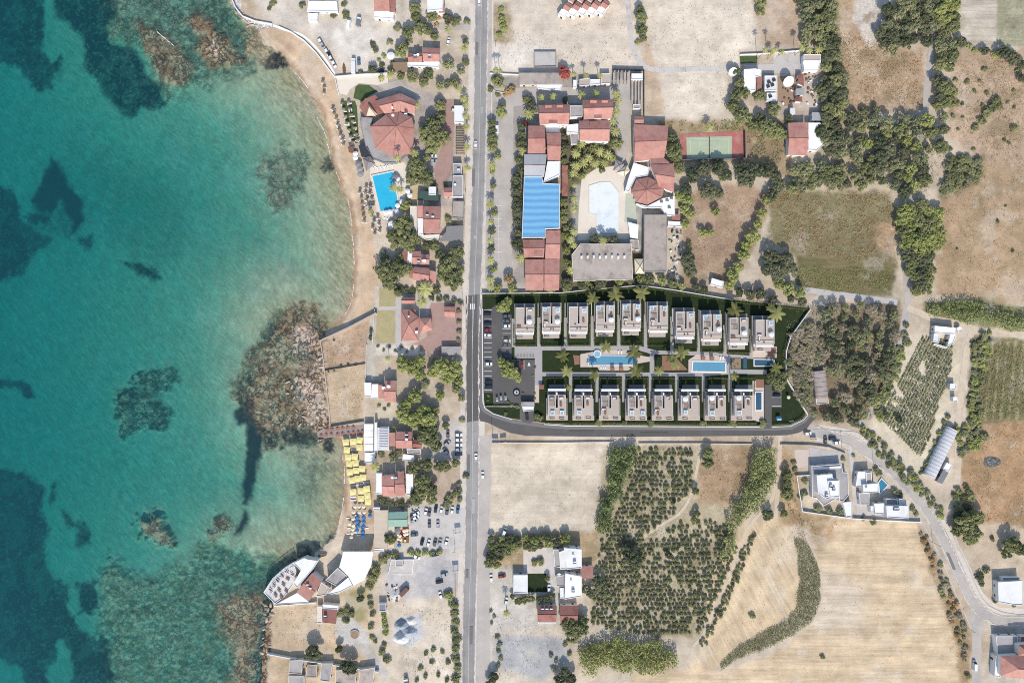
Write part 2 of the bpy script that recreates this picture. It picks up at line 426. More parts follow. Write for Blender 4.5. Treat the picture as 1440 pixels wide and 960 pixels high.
region('478,858 500,872 518,890 520,905 530,925 548,945 540,960 520,930 505,912 480,905 470,885', (204, 196, 184), 2, 1)
region('560,870 592,862 596,895 575,912 550,900', (206, 206, 204), 5, 4)
# east of the main road
region('690,-30 900,-30 900,60 906,104 688,108', (226, 208, 184), 5, 4, misc=(.25, 0, 0, 0))
region('690,60 770,60 770,98 690,98', (238, 226, 208), 12, 8, .8)
region('690,5 716,5 722,60 694,60', (196, 176, 140), 5, 4, misc=(0, 0, .5, 0))
region('908,-30 1060,-30 1062,100 1024,110 1020,160 910,168 904,104', (230, 213, 188), 5, 4, misc=(.25, 0, 0, 0))
region('905,40 925,95 935,160 910,165 904,100', (206, 172, 134), 5, 4, amt=.7)
region('1062,-30 1125,-30 1125,66 1080,66 1062,40', (206, 176, 146), 6, 5, misc=(0, .2, .25, 0), kind='dry_field')
region('1125,-30 1180,-30 1190,60 1188,190 1150,180 1160,100', (150, 140, 96), 8, 6, misc=(0, 0, .8, 0))
region('1176,-30 1260,-30 1235,60 1300,70 1300,150 1260,165 1225,150 1185,185 1186,100', (200, 168, 132), 5, 5, misc=(0, .4, .5, 0), kind='dry_field')
region('1204,-30 1262,-30 1236,55 1222,66 1200,30', (230, 216, 198), 5, 4)
region('1345,-30 1470,-30 1470,66 1350,64', (204, 190, 168), 3, 2, misc=(.9, 0, .1, 0), kind='dry_field')
region('1402,-30 1470,-30 1470,66 1402,64', (176, 172, 138), 3, 1, misc=(.5, 0, .5, 0))
region('1345,70 1470,70 1470,250 1380,225 1330,190 1335,120', (206, 176, 144), 5, 5, misc=(0, 0, .45, 0), kind='dry_field')
region('1345,215 1380,225 1470,240 1470,420 1420,430 1318,415 1310,320 1330,260', (198, 166, 128), 5, 4, misc=(.1, .15, .28, 0), kind='dry_field')
region('1335,225 1380,220 1382,250 1350,272 1320,275', (120, 112, 76), 7, 6, misc=(0, 0, .9, 0))
region('1085,268 1250,270 1262,300 1260,380 1180,385 1120,360 1078,340', (152, 142, 102), 6, 6, misc=(0, .2, .9, 0))
region('1225,318 1262,310 1262,362 1238,350', (208, 172, 132), 5, 5)
region('1120,360 1260,372 1255,418 1120,410', (126, 120, 78), 4, 4, misc=(.9, 0, .8, 0))
region('955,275 1050,255 1085,280 1060,350 1030,405 960,408 958,320', (190, 158, 128), 5, 4, misc=(0, 0, .3, 0), kind='dry_field')
region('925,170 1120,170 1110,250 1040,228 950,232', (186, 160, 122), 5, 4, misc=(0, 0, .6, 0))
region('1040,70 1150,70 1150,165 1090,165 1036,140', (198, 178, 156), 4, 3)
region('1088,76 1128,74 1130,100 1088,98', (218, 212, 202), 1, 0)
region('690,108 905,104 905,135 870,140 870,250 905,270 905,400 690,412', (176, 168, 156), 4, 2)
region('696,150 716,128 722,140 722,410 694,410', (200, 188, 170), 2, 1, misc=(0, 0, 0, 0))
region('790,170 870,180 860,240 806,262 804,345 905,350 900,402 780,410 790,250', (120, 112, 86), 4, 3)
region('672,100 692,100 690,412 670,412', (190, 182, 168), 3, 2)
region('1100,430 1265,425 1270,480 1225,590 1130,590 1104,500', (150, 130, 104), 6, 5, misc=(0, 0, .55, 0))
region('1162,465 1215,465 1218,520 1170,520', (206, 178, 138), 10, 8, amt=.7)
region('1300,425 1380,420 1470,442 1470,468 1380,458 1300,442', (150, 150, 96), 4, 4, misc=(0, 0, .7, 0))
region('1268,486 1300,470 1345,470 1352,500 1345,560 1320,610 1300,670 1225,600 1240,560', (224, 208, 176), 5, 3)
region('1366,470 1470,480 1470,600 1360,595', (140, 134, 92), 4, 3, misc=(0, 0, .8, 0))
for k in range(5): region('%g,480 %g,480 %g,590 %g,590' % (1394 + k * 11, 1397 + k * 11, 1387 + k * 11, 1384 + k * 11), (206, 186, 140), 2, 2, amt=.8)
region('1360,595 1470,590 1470,745 1350,738 1352,640', (194, 154, 112), 5, 5, misc=(0, .35, .4, 0), kind='dry_field')
region('1340,730 1470,742 1470,800 1440,812 1400,806 1395,862 1375,850', (206, 184, 154), 5, 4)
# south
region('690,628 858,628 850,680 840,748 690,752', (222, 205, 178), 4, 3, misc=(.45, 0, 0, 0), kind='dry_field')
region('682,752 850,745 850,800 780,800 684,800', (196, 168, 128), 4, 4, misc=(0, 0, .4, 0))
region('684,795 790,795 790,880 684,900', (206, 196, 178), 5, 4)
region('690,848 750,845 752,885 690,890', (212, 202, 188), 4, 3)
region('684,885 790,885 800,940 780,990 684,990', (222, 205, 180), 6, 4)
region('690,892 790,895 800,930 765,955 700,940', (186, 184, 180), 7, 5)
region('848,625 1060,628 1055,700 1035,760 990,895 870,895 830,870 840,760', (198, 182, 146), 5, 4, misc=(0, 0, .5, 0))
region('985,630 1058,630 1056,670 1030,710 980,710', (190, 158, 122), 5, 5, misc=(0, 0, .4, 0), kind='dry_field')
region('1000,800 1025,770 1040,740 1092,728 1118,735 1126,810 1120,860 1050,900 1000,945 955,945 985,910', (223, 195, 154), 4, 4, misc=(0, .8, 0, 0), kind='dry_field')
region('1098,628 1120,640 1128,720 1200,732 1150,745 1100,735 1092,690', (204, 170, 128), 5, 5, misc=(0, 0, .35, 0))
region('1140,732 1290,735 1320,800 1350,880 1362,990 820,990 900,945 1020,945 1110,905 1150,870 1158,810 1140,760', (224, 196, 156), 4, 3, misc=(.85, 0, .06, 0), kind='dry_field')
region('1290,735 1305,760 1345,850 1365,890 1365,990 1352,990 1345,900 1310,810', (190, 158, 118), 4, 4, misc=(0, 0, .5, 0))
region('1140,735 1175,735 1160,775 1138,760', (196, 150, 104), 6, 5, amt=.6, misc=(0, 0, .4, 0))
region('1160,800 1220,830 1215,880 1150,880', (214, 200, 180), 20, 10, amt=.6)
region('1395,880 1470,880 1470,990 1382,990', (198, 186, 168), 3, 2)
# the estate's own ground
ESTATE = P('677,413 788,412 832,407 900,401 947,408 1030,422 1138,434 1123,456 1110,474 1104,494 1103,530 1117,553 1130,575 1133,582 1128,589 1111,597 1085,598 800,597 765,594 720,588 695,581 683,573 679,560')
region(ESTATE, (92, 104, 66), 1, 0, misc=(0, 0, .0, 0))

# every plot is blotchy: paler worn patches, browner grassy ones
_v = 1 + ((fbm(GX, GY, 70, 4, 301) - .5) * .42 + (fbm(GX, GY, 17, 5, 302, .68) - .5) * .62) * (1 - .55 * np.clip(MISC[..., 0] + MISC[..., 1], 0, 1))
_land = (KINDS != 2)
_v = _v + MISC[..., 0] * .10 * np.sin(GY / 5.2 + fbm(GX, GY, 60, 3, 310) * 9) + MISC[..., 1] * .10 * np.sin((GX * .88 + GY * .47) / 5.0 + fbm(GX, GY, 60, 3, 311) * 9)
COLR[..., :3] *= np.where(_land, _v, 1)[..., None]
_g = (smooth((fbm(GX, GY, 26, 5, 303, .65) - .53) * 7) * _land * np.where(KINDS == 1, .15, 1) * np.clip(.12 + MISC[..., 2], 0, .6))[..., None]
COLR[..., :3] = COLR[..., :3] * (1 - _g) + np.array(alb(150, 130, 94)) * _g
_p = (smooth((fbm(GX, GY, 34, 5, 304, .65) - .56) * 7) * _land * .32)[..., None]
COLR[..., :3] = COLR[..., :3] * (1 - _p) + np.array(alb(232, 218, 196)) * _p
def build_land():
    n = N('ground'); p = n.pos()
    col = n.attr('Col', 'Color'); misc = n.attr('Misc', 'Color'); rock = n.attr('Misc', 'Alpha')
    sp = n.new('ShaderNodeSeparateColor'); n.link(misc, sp.inputs[0])
    n1 = n.noise(p, .16, 7, .74); n2 = n.noise(p, 1.7, 4, .75)
    st1 = n.noise(n.mapping(p, (.035, .62, 1)), 1.0, 4, .7); st2 = n.noise(n.mapping(n.mapping(p, (1, 1, 1), (0, 0, R(-28))), (.6, .04, 1)), 1.0, 4, .7)
    sub = lambda a: n.math('SUBTRACT', a, .5)
    f = n.math('ADD', n.math('MULTIPLY', sub(n1), .72), n.math('MULTIPLY', sub(n2), .5))
    f = n.math('ADD', f, n.math('MULTIPLY', n.math('MULTIPLY', sub(st1), 1.1), sp.outputs[0]))
    f = n.math('ADD', f, n.math('MULTIPLY', n.math('MULTIPLY', sub(st2), 1.1), sp.outputs[1]))
    f = n.math('ADD', f, 1.0)
    c = n.scale_col(col, f)
    # dry scrub and weeds: small olive and rust tufts
    t = n.new('ShaderNodeMapRange'); n.put(t.inputs[0], n.noise(p, .55, 7, .8)); t.inputs[1].default_value = .44; t.inputs[2].default_value = .66
    hue = n.mix(n.noise(p, .12, 4, .7), alb(112, 106, 70), alb(160, 128, 90))
    c = n.mix(n.math('MULTIPLY', t.outputs[0], n.math('MULTIPLY', sp.outputs[2], .8)), c, hue)
    # weathered rock: crevices with weed
    rn = n.noise(p, .26, 6, .66)
    cr = n.new('ShaderNodeMapRange'); n.put(cr.inputs[0], n.math('ABSOLUTE', n.math('SUBTRACT', rn, .5))); cr.inputs[1].default_value = .06; cr.inputs[2].default_value = .012
    patch = n.new('ShaderNodeMapRange'); n.put(patch.inputs[0], n.noise(p, .10, 4, .65)); patch.inputs[1].default_value = .34; patch.inputs[2].default_value = .5
    c = n.mix(n.math('MULTIPLY', n.math('MULTIPLY', cr.outputs[0], patch.outputs[0]), n.math('MULTIPLY', rock, .85)), c, alb(34, 40, 40))
    h = n.math('ADD', n2, n.math('MULTIPLY', n.math('MULTIPLY', cr.outputs[0], rock), -2.0))
    h = n.math('ADD', h, n.math('MULTIPLY', n.math('MULTIPLY', t.outputs[0], sp.outputs[2]), 1.2))
    mat = n.done(n.bsdf(c, .95, .08, n.bump(h, .6, .35)))
    ny, nx = GX.shape
    V = np.stack([(GX - 720) * S, (480 - GY) * S, Z], -1).reshape(-1, 3)
    idx = np.arange(ny * nx).reshape(ny, nx)
    F = np.stack([idx[1:, :-1], idx[1:, 1:], idx[:-1, 1:], idx[:-1, :-1]], -1).reshape(-1, 4)
    fk = KINDS[:-1, :-1].ravel()
    cols, mis = COLR.reshape(-1, 4), MISC.reshape(-1, 4)
    for k, name in enumerate(KIND_NAMES):
        f = F[fk == k]
        if not len(f): continue
        used, inv = np.unique(f, return_inverse=True)
        me = np_mesh(name, V[used], inv.reshape(f.shape), mat, {'Col': cols[used], 'Misc': mis[used]})
        me.polygons.foreach_set('use_smooth', np.ones(len(me.polygons), bool)); struct(name, me)
    # ---- the water
    n = N('sea_water'); p = n.pos(); d = n.attr('Depth')
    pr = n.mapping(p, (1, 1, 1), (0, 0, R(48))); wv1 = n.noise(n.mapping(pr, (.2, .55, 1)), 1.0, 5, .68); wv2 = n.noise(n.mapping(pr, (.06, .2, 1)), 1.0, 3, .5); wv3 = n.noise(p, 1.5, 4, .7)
    m = n.math('ADD', n.math('MULTIPLY', n.math('SUBTRACT', wv1, .5), 1.1), n.math('MULTIPLY', n.math('SUBTRACT', wv2, .5), .5))
    m = n.math('ADD', m, n.math('MULTIPLY', n.math('SUBTRACT', wv3, .5), .9))
    dd = n.math('ADD', n.math('MULTIPLY', d, n.math('ADD', n.math('MULTIPLY', m, 1.0), 1.0)), n.math('ADD', n.math('MULTIPLY', m, .7), .0))
    cc = n.new('ShaderNodeCombineColor')
    for i, kk in enumerate((.28, .068, .056)): n.put(cc.inputs[i], n.math('POWER', math.exp(-kk), dd))
    tr = n.new('ShaderNodeBsdfTransparent'); rp = n.math('ADD', n.math('MULTIPLY', n.math('SUBTRACT', n.noise(n.mapping(pr, (.3, .8, 1)), 1.0, 3, .7), .5), 1.5), n.math('MULTIPLY', n.math('SUBTRACT', wv2, .5), .5)); n.link(n.scale_col(cc.outputs[0], n.math('ADD', n.math('MULTIPLY', rp, .62), .98)), tr.inputs[0])  # ripple glints and focused sunlight painted into the water tint by noise
    df = n.new('ShaderNodeBsdfDiffuse'); df.inputs[0].default_value = (.018, .21, .24, 1)
    bn = n.bump(n.math('ADD', wv1, n.math('MULTIPLY', wv3, .5)), .5, .35); n.link(bn, df.inputs['Normal'])
    mx = n.new('ShaderNodeMixShader'); dm = n.new('ShaderNodeMapRange'); n.put(dm.inputs[0], d); dm.inputs[1].default_value = 0; dm.inputs[2].default_value = 7; dm.inputs[3].default_value = .02; dm.inputs[4].default_value = .14
    n.link(dm.outputs[0], mx.inputs[0]); n.link(tr.outputs[0], mx.inputs[1]); n.link(df.outputs[0], mx.inputs[2])
    gl = n.new('ShaderNodeBsdfGlossy'); gl.inputs['Roughness'].default_value = .12; n.link(bn, gl.inputs['Normal'])
    m2 = n.new('ShaderNodeMixShader'); m2.inputs[0].default_value = .03; n.link(mx.outputs[0], m2.inputs[1]); n.link(gl.outputs[0], m2.inputs[2])
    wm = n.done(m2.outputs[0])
    dep = np.maximum(SEA - Z, 0)
    wet = (Z < SEA + .05); fw = (wet[:-1, :-1] | wet[1:, 1:] | wet[1:, :-1] | wet[:-1, 1:]).ravel() & (np.minimum(COAST[:-1, :-1], COAST[1:, 1:]).ravel() < 6)
    f = F[fw]; used, inv = np.unique(f, return_inverse=True)
    VW = V[used].copy(); VW[:, 2] = SEA
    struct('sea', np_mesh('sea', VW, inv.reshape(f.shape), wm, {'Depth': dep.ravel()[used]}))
build_land()
# ------------------------------------------------------------------ materials for built things
surf('asphalt_old', (162, 158, 152), .26, .12, 1.6, .9, .2, .15, stain=(134, 132, 130), stain_amt=.8, rnd=0, stripes=((.55, .008, 1), .55))
surf('asphalt_new', (99, 96, 93), .24, .1, 1.8, .85, .25, .15, stain=(114, 110, 106), stain_amt=.6, rnd=0)
surf('asphalt_light', (196, 186, 173), .3, .12, 1.6, .9, .2, .15, stain=(166, 160, 155), stain_amt=.6, rnd=0)
surf('concrete', (208, 200, 190), .2, .25, 2.0, .9, .2, .2, stain=(168, 160, 152), stain_amt=.6)
surf('dust', (224, 211, 194), .24, .2, 1.7, .95, .1, .3, stain=(196, 180, 160), stain_amt=.7, rnd=0)
surf('dirt_track', (220, 200, 172), .3, .3, 1.6, .95, .1, .4, stain=(186, 160, 128), stain_amt=.6, rnd=0)
surf('paver', (202, 193, 184), .16, .3, 2.2, .85, .25, .15, stain=(176, 168, 162), rnd=0)
surf('paver_estate', (178, 172, 168), .12, .4, 2.2, .85, .25, .15, rnd=0)
surf('paver_red', (184, 148, 134), .2, .3, 2.0, .9, .2, .2, stain=(160, 130, 118), rnd=0)
surf('paver_cream', (240, 226, 204), .12, .2, 2.0, .9, .2, .1, stain=(222, 204, 180), rnd=0)
surf('deck_cream', (216, 196, 178), .12, .4, 2.0, .85, .2, .1, rnd=0)
surf('wood_deck', (158, 112, 88), .2, .6, 2.5, .8, .25, .15, stripes=((6, .4, 1), .4))
surf('paint_white', (236, 234, 230), .12, .5, 3.0, .6, .3, 0, rnd=0)
surf('paint_worn', (206, 203, 198), .5, .8, 3.0, .7, .3, 0, rnd=0)
surf('stone', (196, 178, 158), .4, .5, 2.2, .95, .1, .5)
surf('wall_white', (246, 243, 238), .06, .3, 2.0, .85, .25, .05, stain=(226, 220, 210), stain_amt=.5)
surf('wall_cream', (232, 222, 206), .08, .3, 2.0, .85, .25, .05, stain=(206, 192, 174), stain_amt=.5)
surf('wall_grey', (150, 148, 146), .12, .3, 2.0, .85, .25, .05, stain=(128, 126, 124), stain_amt=.5)
surf('roof_white', (250, 248, 244), .05, .25, 1.2, .8, .3, .05, stain=(226, 220, 212), stain_amt=.7)
surf('roof_grey', (176, 170, 164), .2, .25, 1.4, .9, .2, .1, stain=(138, 130, 124), stain_amt=.8)
surf('roof_dirty', (186, 172, 158), .35, .3, 1.3, .95, .15, .2, stain=(128, 116, 106), stain_amt=.85)
surf('roof_beige', (196, 180, 164), .1, .4, 2.2, .85, .25, .08, stain=(198, 174, 154), stain_amt=.5, rnd=.03)
surf('roof_steel', (190, 190, 190), .10, .2, 1.5, .55, .5, .1, stain=(166, 166, 168), metal=.0, stripes=((2.5, .05, 1), .25))
surf('roof_red', (198, 140, 124), .42, .35, 2.6, .88, .25, .3, stain=(182, 112, 96), stain_amt=.75, rnd=.13)
surf('roof_rust', (168, 112, 98), .35, .4, 2.6, .9, .2, .45, stain=(136, 74, 66), stain_amt=.8)
def _blue():
    n = N('roof_blue'); p = n.pos(); w = n.new('ShaderNodeTexWave'); w.bands_direction = 'Y'; n.put(w.inputs['Vector'], p); w.inputs['Scale'].default_value = .085; w.inputs['Distortion'].default_value = 1.2; w.inputs['Detail'].default_value = 3; w.inputs['Detail Scale'].default_value = 1.5
    a = n.noise(p, .12, 5, .7); b = n.noise(p, 1.6, 3, .7); c = n.mix(w.outputs['Fac'], alb(80, 156, 210), alb(116, 188, 230)); c = n.mix(n.math('MULTIPLY', a, .35), c, alb(150, 190, 214)); c = n.scale_col(c, n.math('ADD', n.math('MULTIPLY', b, .3), .85)); MATS['roof_blue'] = n.done(n.bsdf(c, .7, .2))
_blue()
surf('roof_green', (150, 190, 168), .12, .3, 1.6, .7, .3, .1, stain=(120, 166, 144))
surf('awning_beige', (224, 204, 178), .12, .5, 2.0, .9, .1, .15, stripes=((.1, .5, 1), .3))
surf('canvas_white', (250, 249, 247), .03, .2, 1.0, .9, .1, .05, rnd=.02)
surf('canvas_cream', (246, 232, 196), .06, .8, 3.0, .9, .1, .1)
surf('canvas_yellow', (246, 228, 146), .1, .6, 2.2, .9, .1, .2, stain=(236, 212, 130), rnd=.05)
surf('canvas_blue', (66, 122, 176), .15, .8, 3.0, .9, .1, .1, rnd=.2)
surf('canvas_grey', (150, 146, 144), .15, .8, 3.0, .9, .1, .1)
surf('straw', (150, 126, 96), .4, 1.5, 4.0, .95, .1, .6, rnd=.25)
surf('wood', (142, 102, 76), .3, .8, 3.0, .85, .2, .2)
surf('wood_dark', (92, 74, 64), .3, .8, 3.0, .85, .2, .2)
surf('metal_grey', (120, 122, 126), .12, .8, 3.0, .5, .5, .05)
surf('metal_white', (236, 236, 236), .06, .8, 3.0, .5, .5, 0)
surf('metal_dark', (58, 60, 64), .15, .8, 3.0, .5, .5, 0)
surf('rusty', (128, 96, 80), .4, .8, 3.0, .9, .2, .3)
surf('glass_dark', (38, 50, 58), .1, .4, 2.0, .12, .6, 0, rnd=0)
surf('panel_blue', (44, 56, 88), .1, 1, 4, .15, .6, 0)
surf('plastic_red', (196, 62, 58), .1, 1, 4, .5, .4, 0)
surf('plastic_white', (244, 244, 242), .03, 1, 4, .5, .4, 0)
surf('rubber', (40, 40, 42), .2, 1, 4, .9, .2, 0)
surf('turf', (88, 106, 64), .45, .5, 2.4, .95, .1, .8, stain=(72, 92, 50), stain_amt=.7, rnd=0)
surf('turf_estate', (48, 61, 35), .45, .4, 2.4, .95, .1, .4, stain=(72, 76, 46), stain_amt=.45, rnd=0)
surf('turf_bright', (118, 146, 84), .3, .5, 2.4, .95, .1, .6, stain=(98, 128, 70), rnd=0)
surf('lawn_dry', (184, 172, 122), .35, .25, 2.0, .95, .1, .6, stain=(198, 170, 118), stain_amt=.8, rnd=0)
surf('court_red', (190, 112, 104), .2, .3, 2.0, .9, .2, .1, stain=(212, 164, 142), stain_amt=.6, rnd=0)
surf('court_green', (186, 198, 160), .14, .3, 2.0, .9, .2, .1, stain=(158, 182, 138), rnd=0)
surf('gravel_grey', (196, 196, 198), .35, .6, 2.4, .95, .1, .8, stain=(150, 158, 170), stain_amt=.8)
surf('soil_brown', (170, 140, 112), .4, .6, 2.4, .95, .1, .8)

# ------------------------------------------------------------------ sheets lying on the ground
_lift = {}
def sheet(name, pts, mat, z=.03, kind='structure', holes=None):
    pts = P(pts) if isinstance(pts, str) else pts
    _lift[0] = _lift.get(0, 0) + 1; z = z + .001 * _lift[0]
    mb = MB(); q = ccw([W(x, y)[:2] for x, y in pts]); mb.poly([(x, y, z) for x, y in q])
    me = mb.mesh(name, mat)
    bm = bmesh.new(); bm.from_mesh(me); bmesh.ops.triangulate(bm, faces=bm.faces); bm.to_mesh(me); bm.free()
    return tag(obj(name, me), kind=kind)
def strip(pts, w):
    """outline of a band of width w (map units) along a line; w may be a list"""
    pts = P(pts) if isinstance(pts, str) else pts; n = len(pts); L, Rr = [], []
    for i in range(n):
        a, b = Vector(pts[max(i - 1, 0)]), Vector(pts[min(i + 1, n - 1)]); d = (b - a).normalized(); nn = Vector((-d.y, d.x))
        ww = w[i] if isinstance(w, (list, tuple)) else w
        L.append(tuple(Vector(pts[i]) + nn * ww / 2)); Rr.append(tuple(Vector(pts[i]) - nn * ww / 2))
    return L + Rr[::-1]
def smoothline(pts, k=4):
    """rounded line through the points"""
    pts = P(pts) if isinstance(pts, str) else pts; out = []
    for i in range(len(pts) - 1):
        p0, p1, p2, p3 = (Vector(pts[min(max(i + j, 0), len(pts) - 1)]) for j in (-1, 0, 1, 2))
        for t in range(k):
            u = t / k
            out.append(tuple(.5 * ((2 * p1) + (p2 - p0) * u + (2 * p0 - 5 * p1 + 4 * p2 - p3) * u * u + (3 * p1 - p0 - 3 * p2 + p3) * u ** 3)))
    return out + [pts[-1]]
def dashes(line, dash, gap, w, mat, z, name='road_marking'):
    """painted line: one object"""
    line = smoothline(line, 6); mb = MB(); acc = 0; on = True
    for (x0, y0), (x1, y1) in zip(line, line[1:]):
        L = math.hypot(x1 - x0, y1 - y0); t = 0
        while t < L - 1e-6:
            lim = (dash if on else gap) if gap else 1e9; st = min(L - t, lim - acc)
            if on:
                q = strip([(x0 + (x1 - x0) * t / L, y0 + (y1 - y0) * t / L), (x0 + (x1 - x0) * (t + st) / L, y0 + (y1 - y0) * (t + st) / L)], w)
                mb.poly([(*W(*p)[:2], z + .1) for p in q][::-1])
            t += st; acc += st
            if gap and acc >= lim - 1e-6: on = not on; acc = 0
    return struct(name, mb.mesh(name, mat))
def kerb(name, line, w=.25, h=.13, mat=None, z=0):
    line = P(line) if isinstance(line, str) else line; mb = MB()
    for a, b in zip(line, line[1:]):
        q = strip([a, b], w / S); mb.prism([W(*p)[:2] for p in q], z, z + h)
    return struct(name, mb.mesh(name, mat or M('concrete')))

MAIN = '682,-300 677,0 675,160 672,280 667,412 664,500 664.5,600 663,760 660,850 658.5,960 655,1250'
sheet('road_shoulder', strip(smoothline(MAIN), [34] * 37 + [40] * 4), M('dust'), .02)
sheet('road', strip(smoothline(MAIN), 18.5), M('asphalt_old'), .05)
dashes(MAIN, 1, 0, .55, M('paint_worn'), .07)
for off in (-8.3, 8.3):
    dashes([(x + off, y) for x, y in P(MAIN)], 1, 0, .3, M('paint_worn'), .07)
sheet('pavement', '682,395 687,0 692,0 688,395', M('asphalt_light'), .045)
sheet('pavement', '673,612 674,640 669,960 690,960 688,760 690,640 690,625 700,612', M('asphalt_light'), .03)
# dark new asphalt of the estate road, sweeping round the corner
sheet('estate_road', '655,416 672,414 676,414 677.5,440 679,565 682,574 694,581.5 720,589.5 765,596 800,598.5 1085,600 1112,599 1130,590 1140,577 1150,585 1141,594 1134,603 1122,608.5 1107,611.5 1060,612.5 862,614 740,612.5 718,608.5 700,601 686,594 672,591 654.5,594', M('asphalt_new'), .075)
sheet('estate_pavement', '671,414 677,414 678.6,565 682,574 694,581.5 720,589.5 765,596 800,598.5 1085,600 1112,599 1130,590 1140,577 1143,581 1133,593.5 1114,603.5 1085,605 800,603.5 764,601 719,594.5 692,586.5 678,578 673,567', surf('pavement_new', (128, 123, 119), .1, .3, 2.0, .85, .25, .1, rnd=0), .10)
kerb('kerb', '677.6,414 679,565 682,574 694,581.5 720,589.5', .35, .15, M('wall_white'), .08)
kerb('kerb', '765,596.3 800,598.8 1074,600.2', .35, .15, M('wall_white'), .08)
kerb('kerb', '1085,600.2 1112,599 1130,590 1136,583', .35, .15, M('wall_white'), .08)
dashes('664.5,416 664,500 664.4,592', 1, 0, .45, M('paint_worn'), .085)
mb = MB()
for x in (661.8, 664.3, 666.8): mb.poly([(*W(*p)[:2], .2) for p in ((x - .75, 435), (x + .75, 435), (x + .75, 427), (x - .75, 427))])
struct('zebra_crossing', mb.mesh('zebra_crossing', M('paint_white')))
# lane to the north-east and the winding road
EAST = '1139,604 1165,612 1195,620 1222,636 1250,657 1278,684 1300,711 1320,745 1336,778 1352,813 1366,842 1382,860 1402,871 1422,873 1440,873 1500,872'
sheet('east_road_verge', strip(smoothline('1150,608 1200,618 1232,640 1262,664 1290,694 1318,733 1340,775 1358,812 1373,840 1390,856 1412,866 1500,866'), 24), M('dust'), .02)
sheet('east_road', strip(smoothline(EAST), 17), M('asphalt_light'), .05)
sheet('east_road', '1366,846 1381,862 1384,880 1380,895 1379,990 1367,990 1367,890 1362,866', M('asphalt_light'), .054)
dashes('1156,604 1185,608.5 1212,616 1242,641 1272,669 1298,702 1322,736 1342,776 1360,812 1376,840', 2.2, 4.5, .9, M('paint_white'), .075)
kerb('kerb', smoothline('1143,604 1185,606 1211,611 1244,641 1274,669 1302,702 1332,735 1345,764 1362,798 1382,842 1404,858 1426,863 1440,864'), .45, .15, M('concrete'), .03)
kerb('kerb', smoothline('1293,728 1307,753 1327,793 1343,833 1355,860 1366,884'), .45, .15, M('concrete'), .03)
sheet('lane', strip(smoothline('1316,-20 1313,30 1312,60 1307,95 1303,130 1301,165 1290,210 1283,260 1275,300 1272,350 1275,400 1276,435 1264,490 1258,520 1236,560 1206,600'), [9] * 44 + [12] * 4 + [13] * 8 + [9] * 5), M('asphalt_light'), .03)
sheet('dirt_track', strip(smoothline('1276,432 1290,438 1310,447 1346,455 1372,463 1400,468 1440,471 1500,474'), 9), M('dirt_track'), .034)
sheet('dirt_track', strip(smoothline('1368,462 1360,490 1355,525 1351,560 1348,600 1347,650 1344,720'), 9), M('dirt_track'), .038)
sheet('dirt_track', strip(smoothline('882,-20 885,30 888,60 895,80 908,94 930,99 980,97 1026,97'), 7), M('concrete'), .03)
sheet('dirt_track', strip(smoothline('1097,612 1096,650 1093,700 1090,730'), 6), M('dirt_track'), .03)
sheet('dirt_track', strip(smoothline('1092,660 1086,700 1068,722 1050,745 1042,770 1022,815 1005,855 990,890 975,908'), 4.5), M('dirt_track'), .034)
sheet('dirt_track', strip(smoothline('985,628 980,660 972,695 955,722 925,740 905,755'), 4), M('dirt_track'), .03)
sheet('dirt_track', strip(smoothline('1100,402 1150,410 1210,418 1262,425'), 8), M('concrete'), .03)
# car parks and yards on the seaward side
sheet('car_park', '577,712 655,714 655,770 590,772 577,765', M('concrete'), .03)
sheet('lane', strip('596,36 640,38 662,38', 10), M('asphalt_light'), .026)
sheet('seafront_path', strip(smoothline('384,36 400,42 425,50 445,68 462,90 472,108'), 3), M('wall_white'), .03)
sheet('terrace', '473,108 505,106 545,104 546,118 530,120 505,117 492,126 488,134 476,132', M('paver_cream'), .03)
sheet('terrace', '540,118 562,112 568,120 590,128 600,140 585,142 562,128 545,128 530,120', M('asphalt_light'), .034)
sheet('pool_terrace', '521,222 545,230 568,228 575,240 566,300 540,310 534,300 530,298 520,246', M('paver_cream'), .03)
sheet('paved_yard', '619,140 639,140 634,238 628,250 616,262 610,240 622,206', M('paver_red'), .03)
sheet('courtyard', '606,426 650,426 650,492 590,494 590,480 606,470', M('paver_red'), .03)
sheet('path', '557,413 564.5,413 564.5,493 557,493', M('paver'), .03)
sheet('path', '531,431 557,431 557,436 531,436', M('paver'), .034)
sheet('lawn', '534,406 556,406 556,431 534,431', M('lawn_dry'), .03)
sheet('lawn', '531,436 556,436 555,482 528,482', M('lawn_dry'), .03)
sheet('lawn', '500,122 505,119 519,120 531,129 518,136 513,144 497,138', M('turf'), .034)
sheet('lawn', '479,142 499,142 502,150 505,200 497,204 489,186', M('turf'), .036)
sheet('pier_deck', '446,607 455,602 512,597 513,610 455,616 447,614', surf('deck_old', (168, 150, 142), .25, .6, 2.5, .9, .2, .2, rnd=0), .03)
sheet('lawn', '527,402 533,402 533,432 528,432', M('dirt_track'), .026)
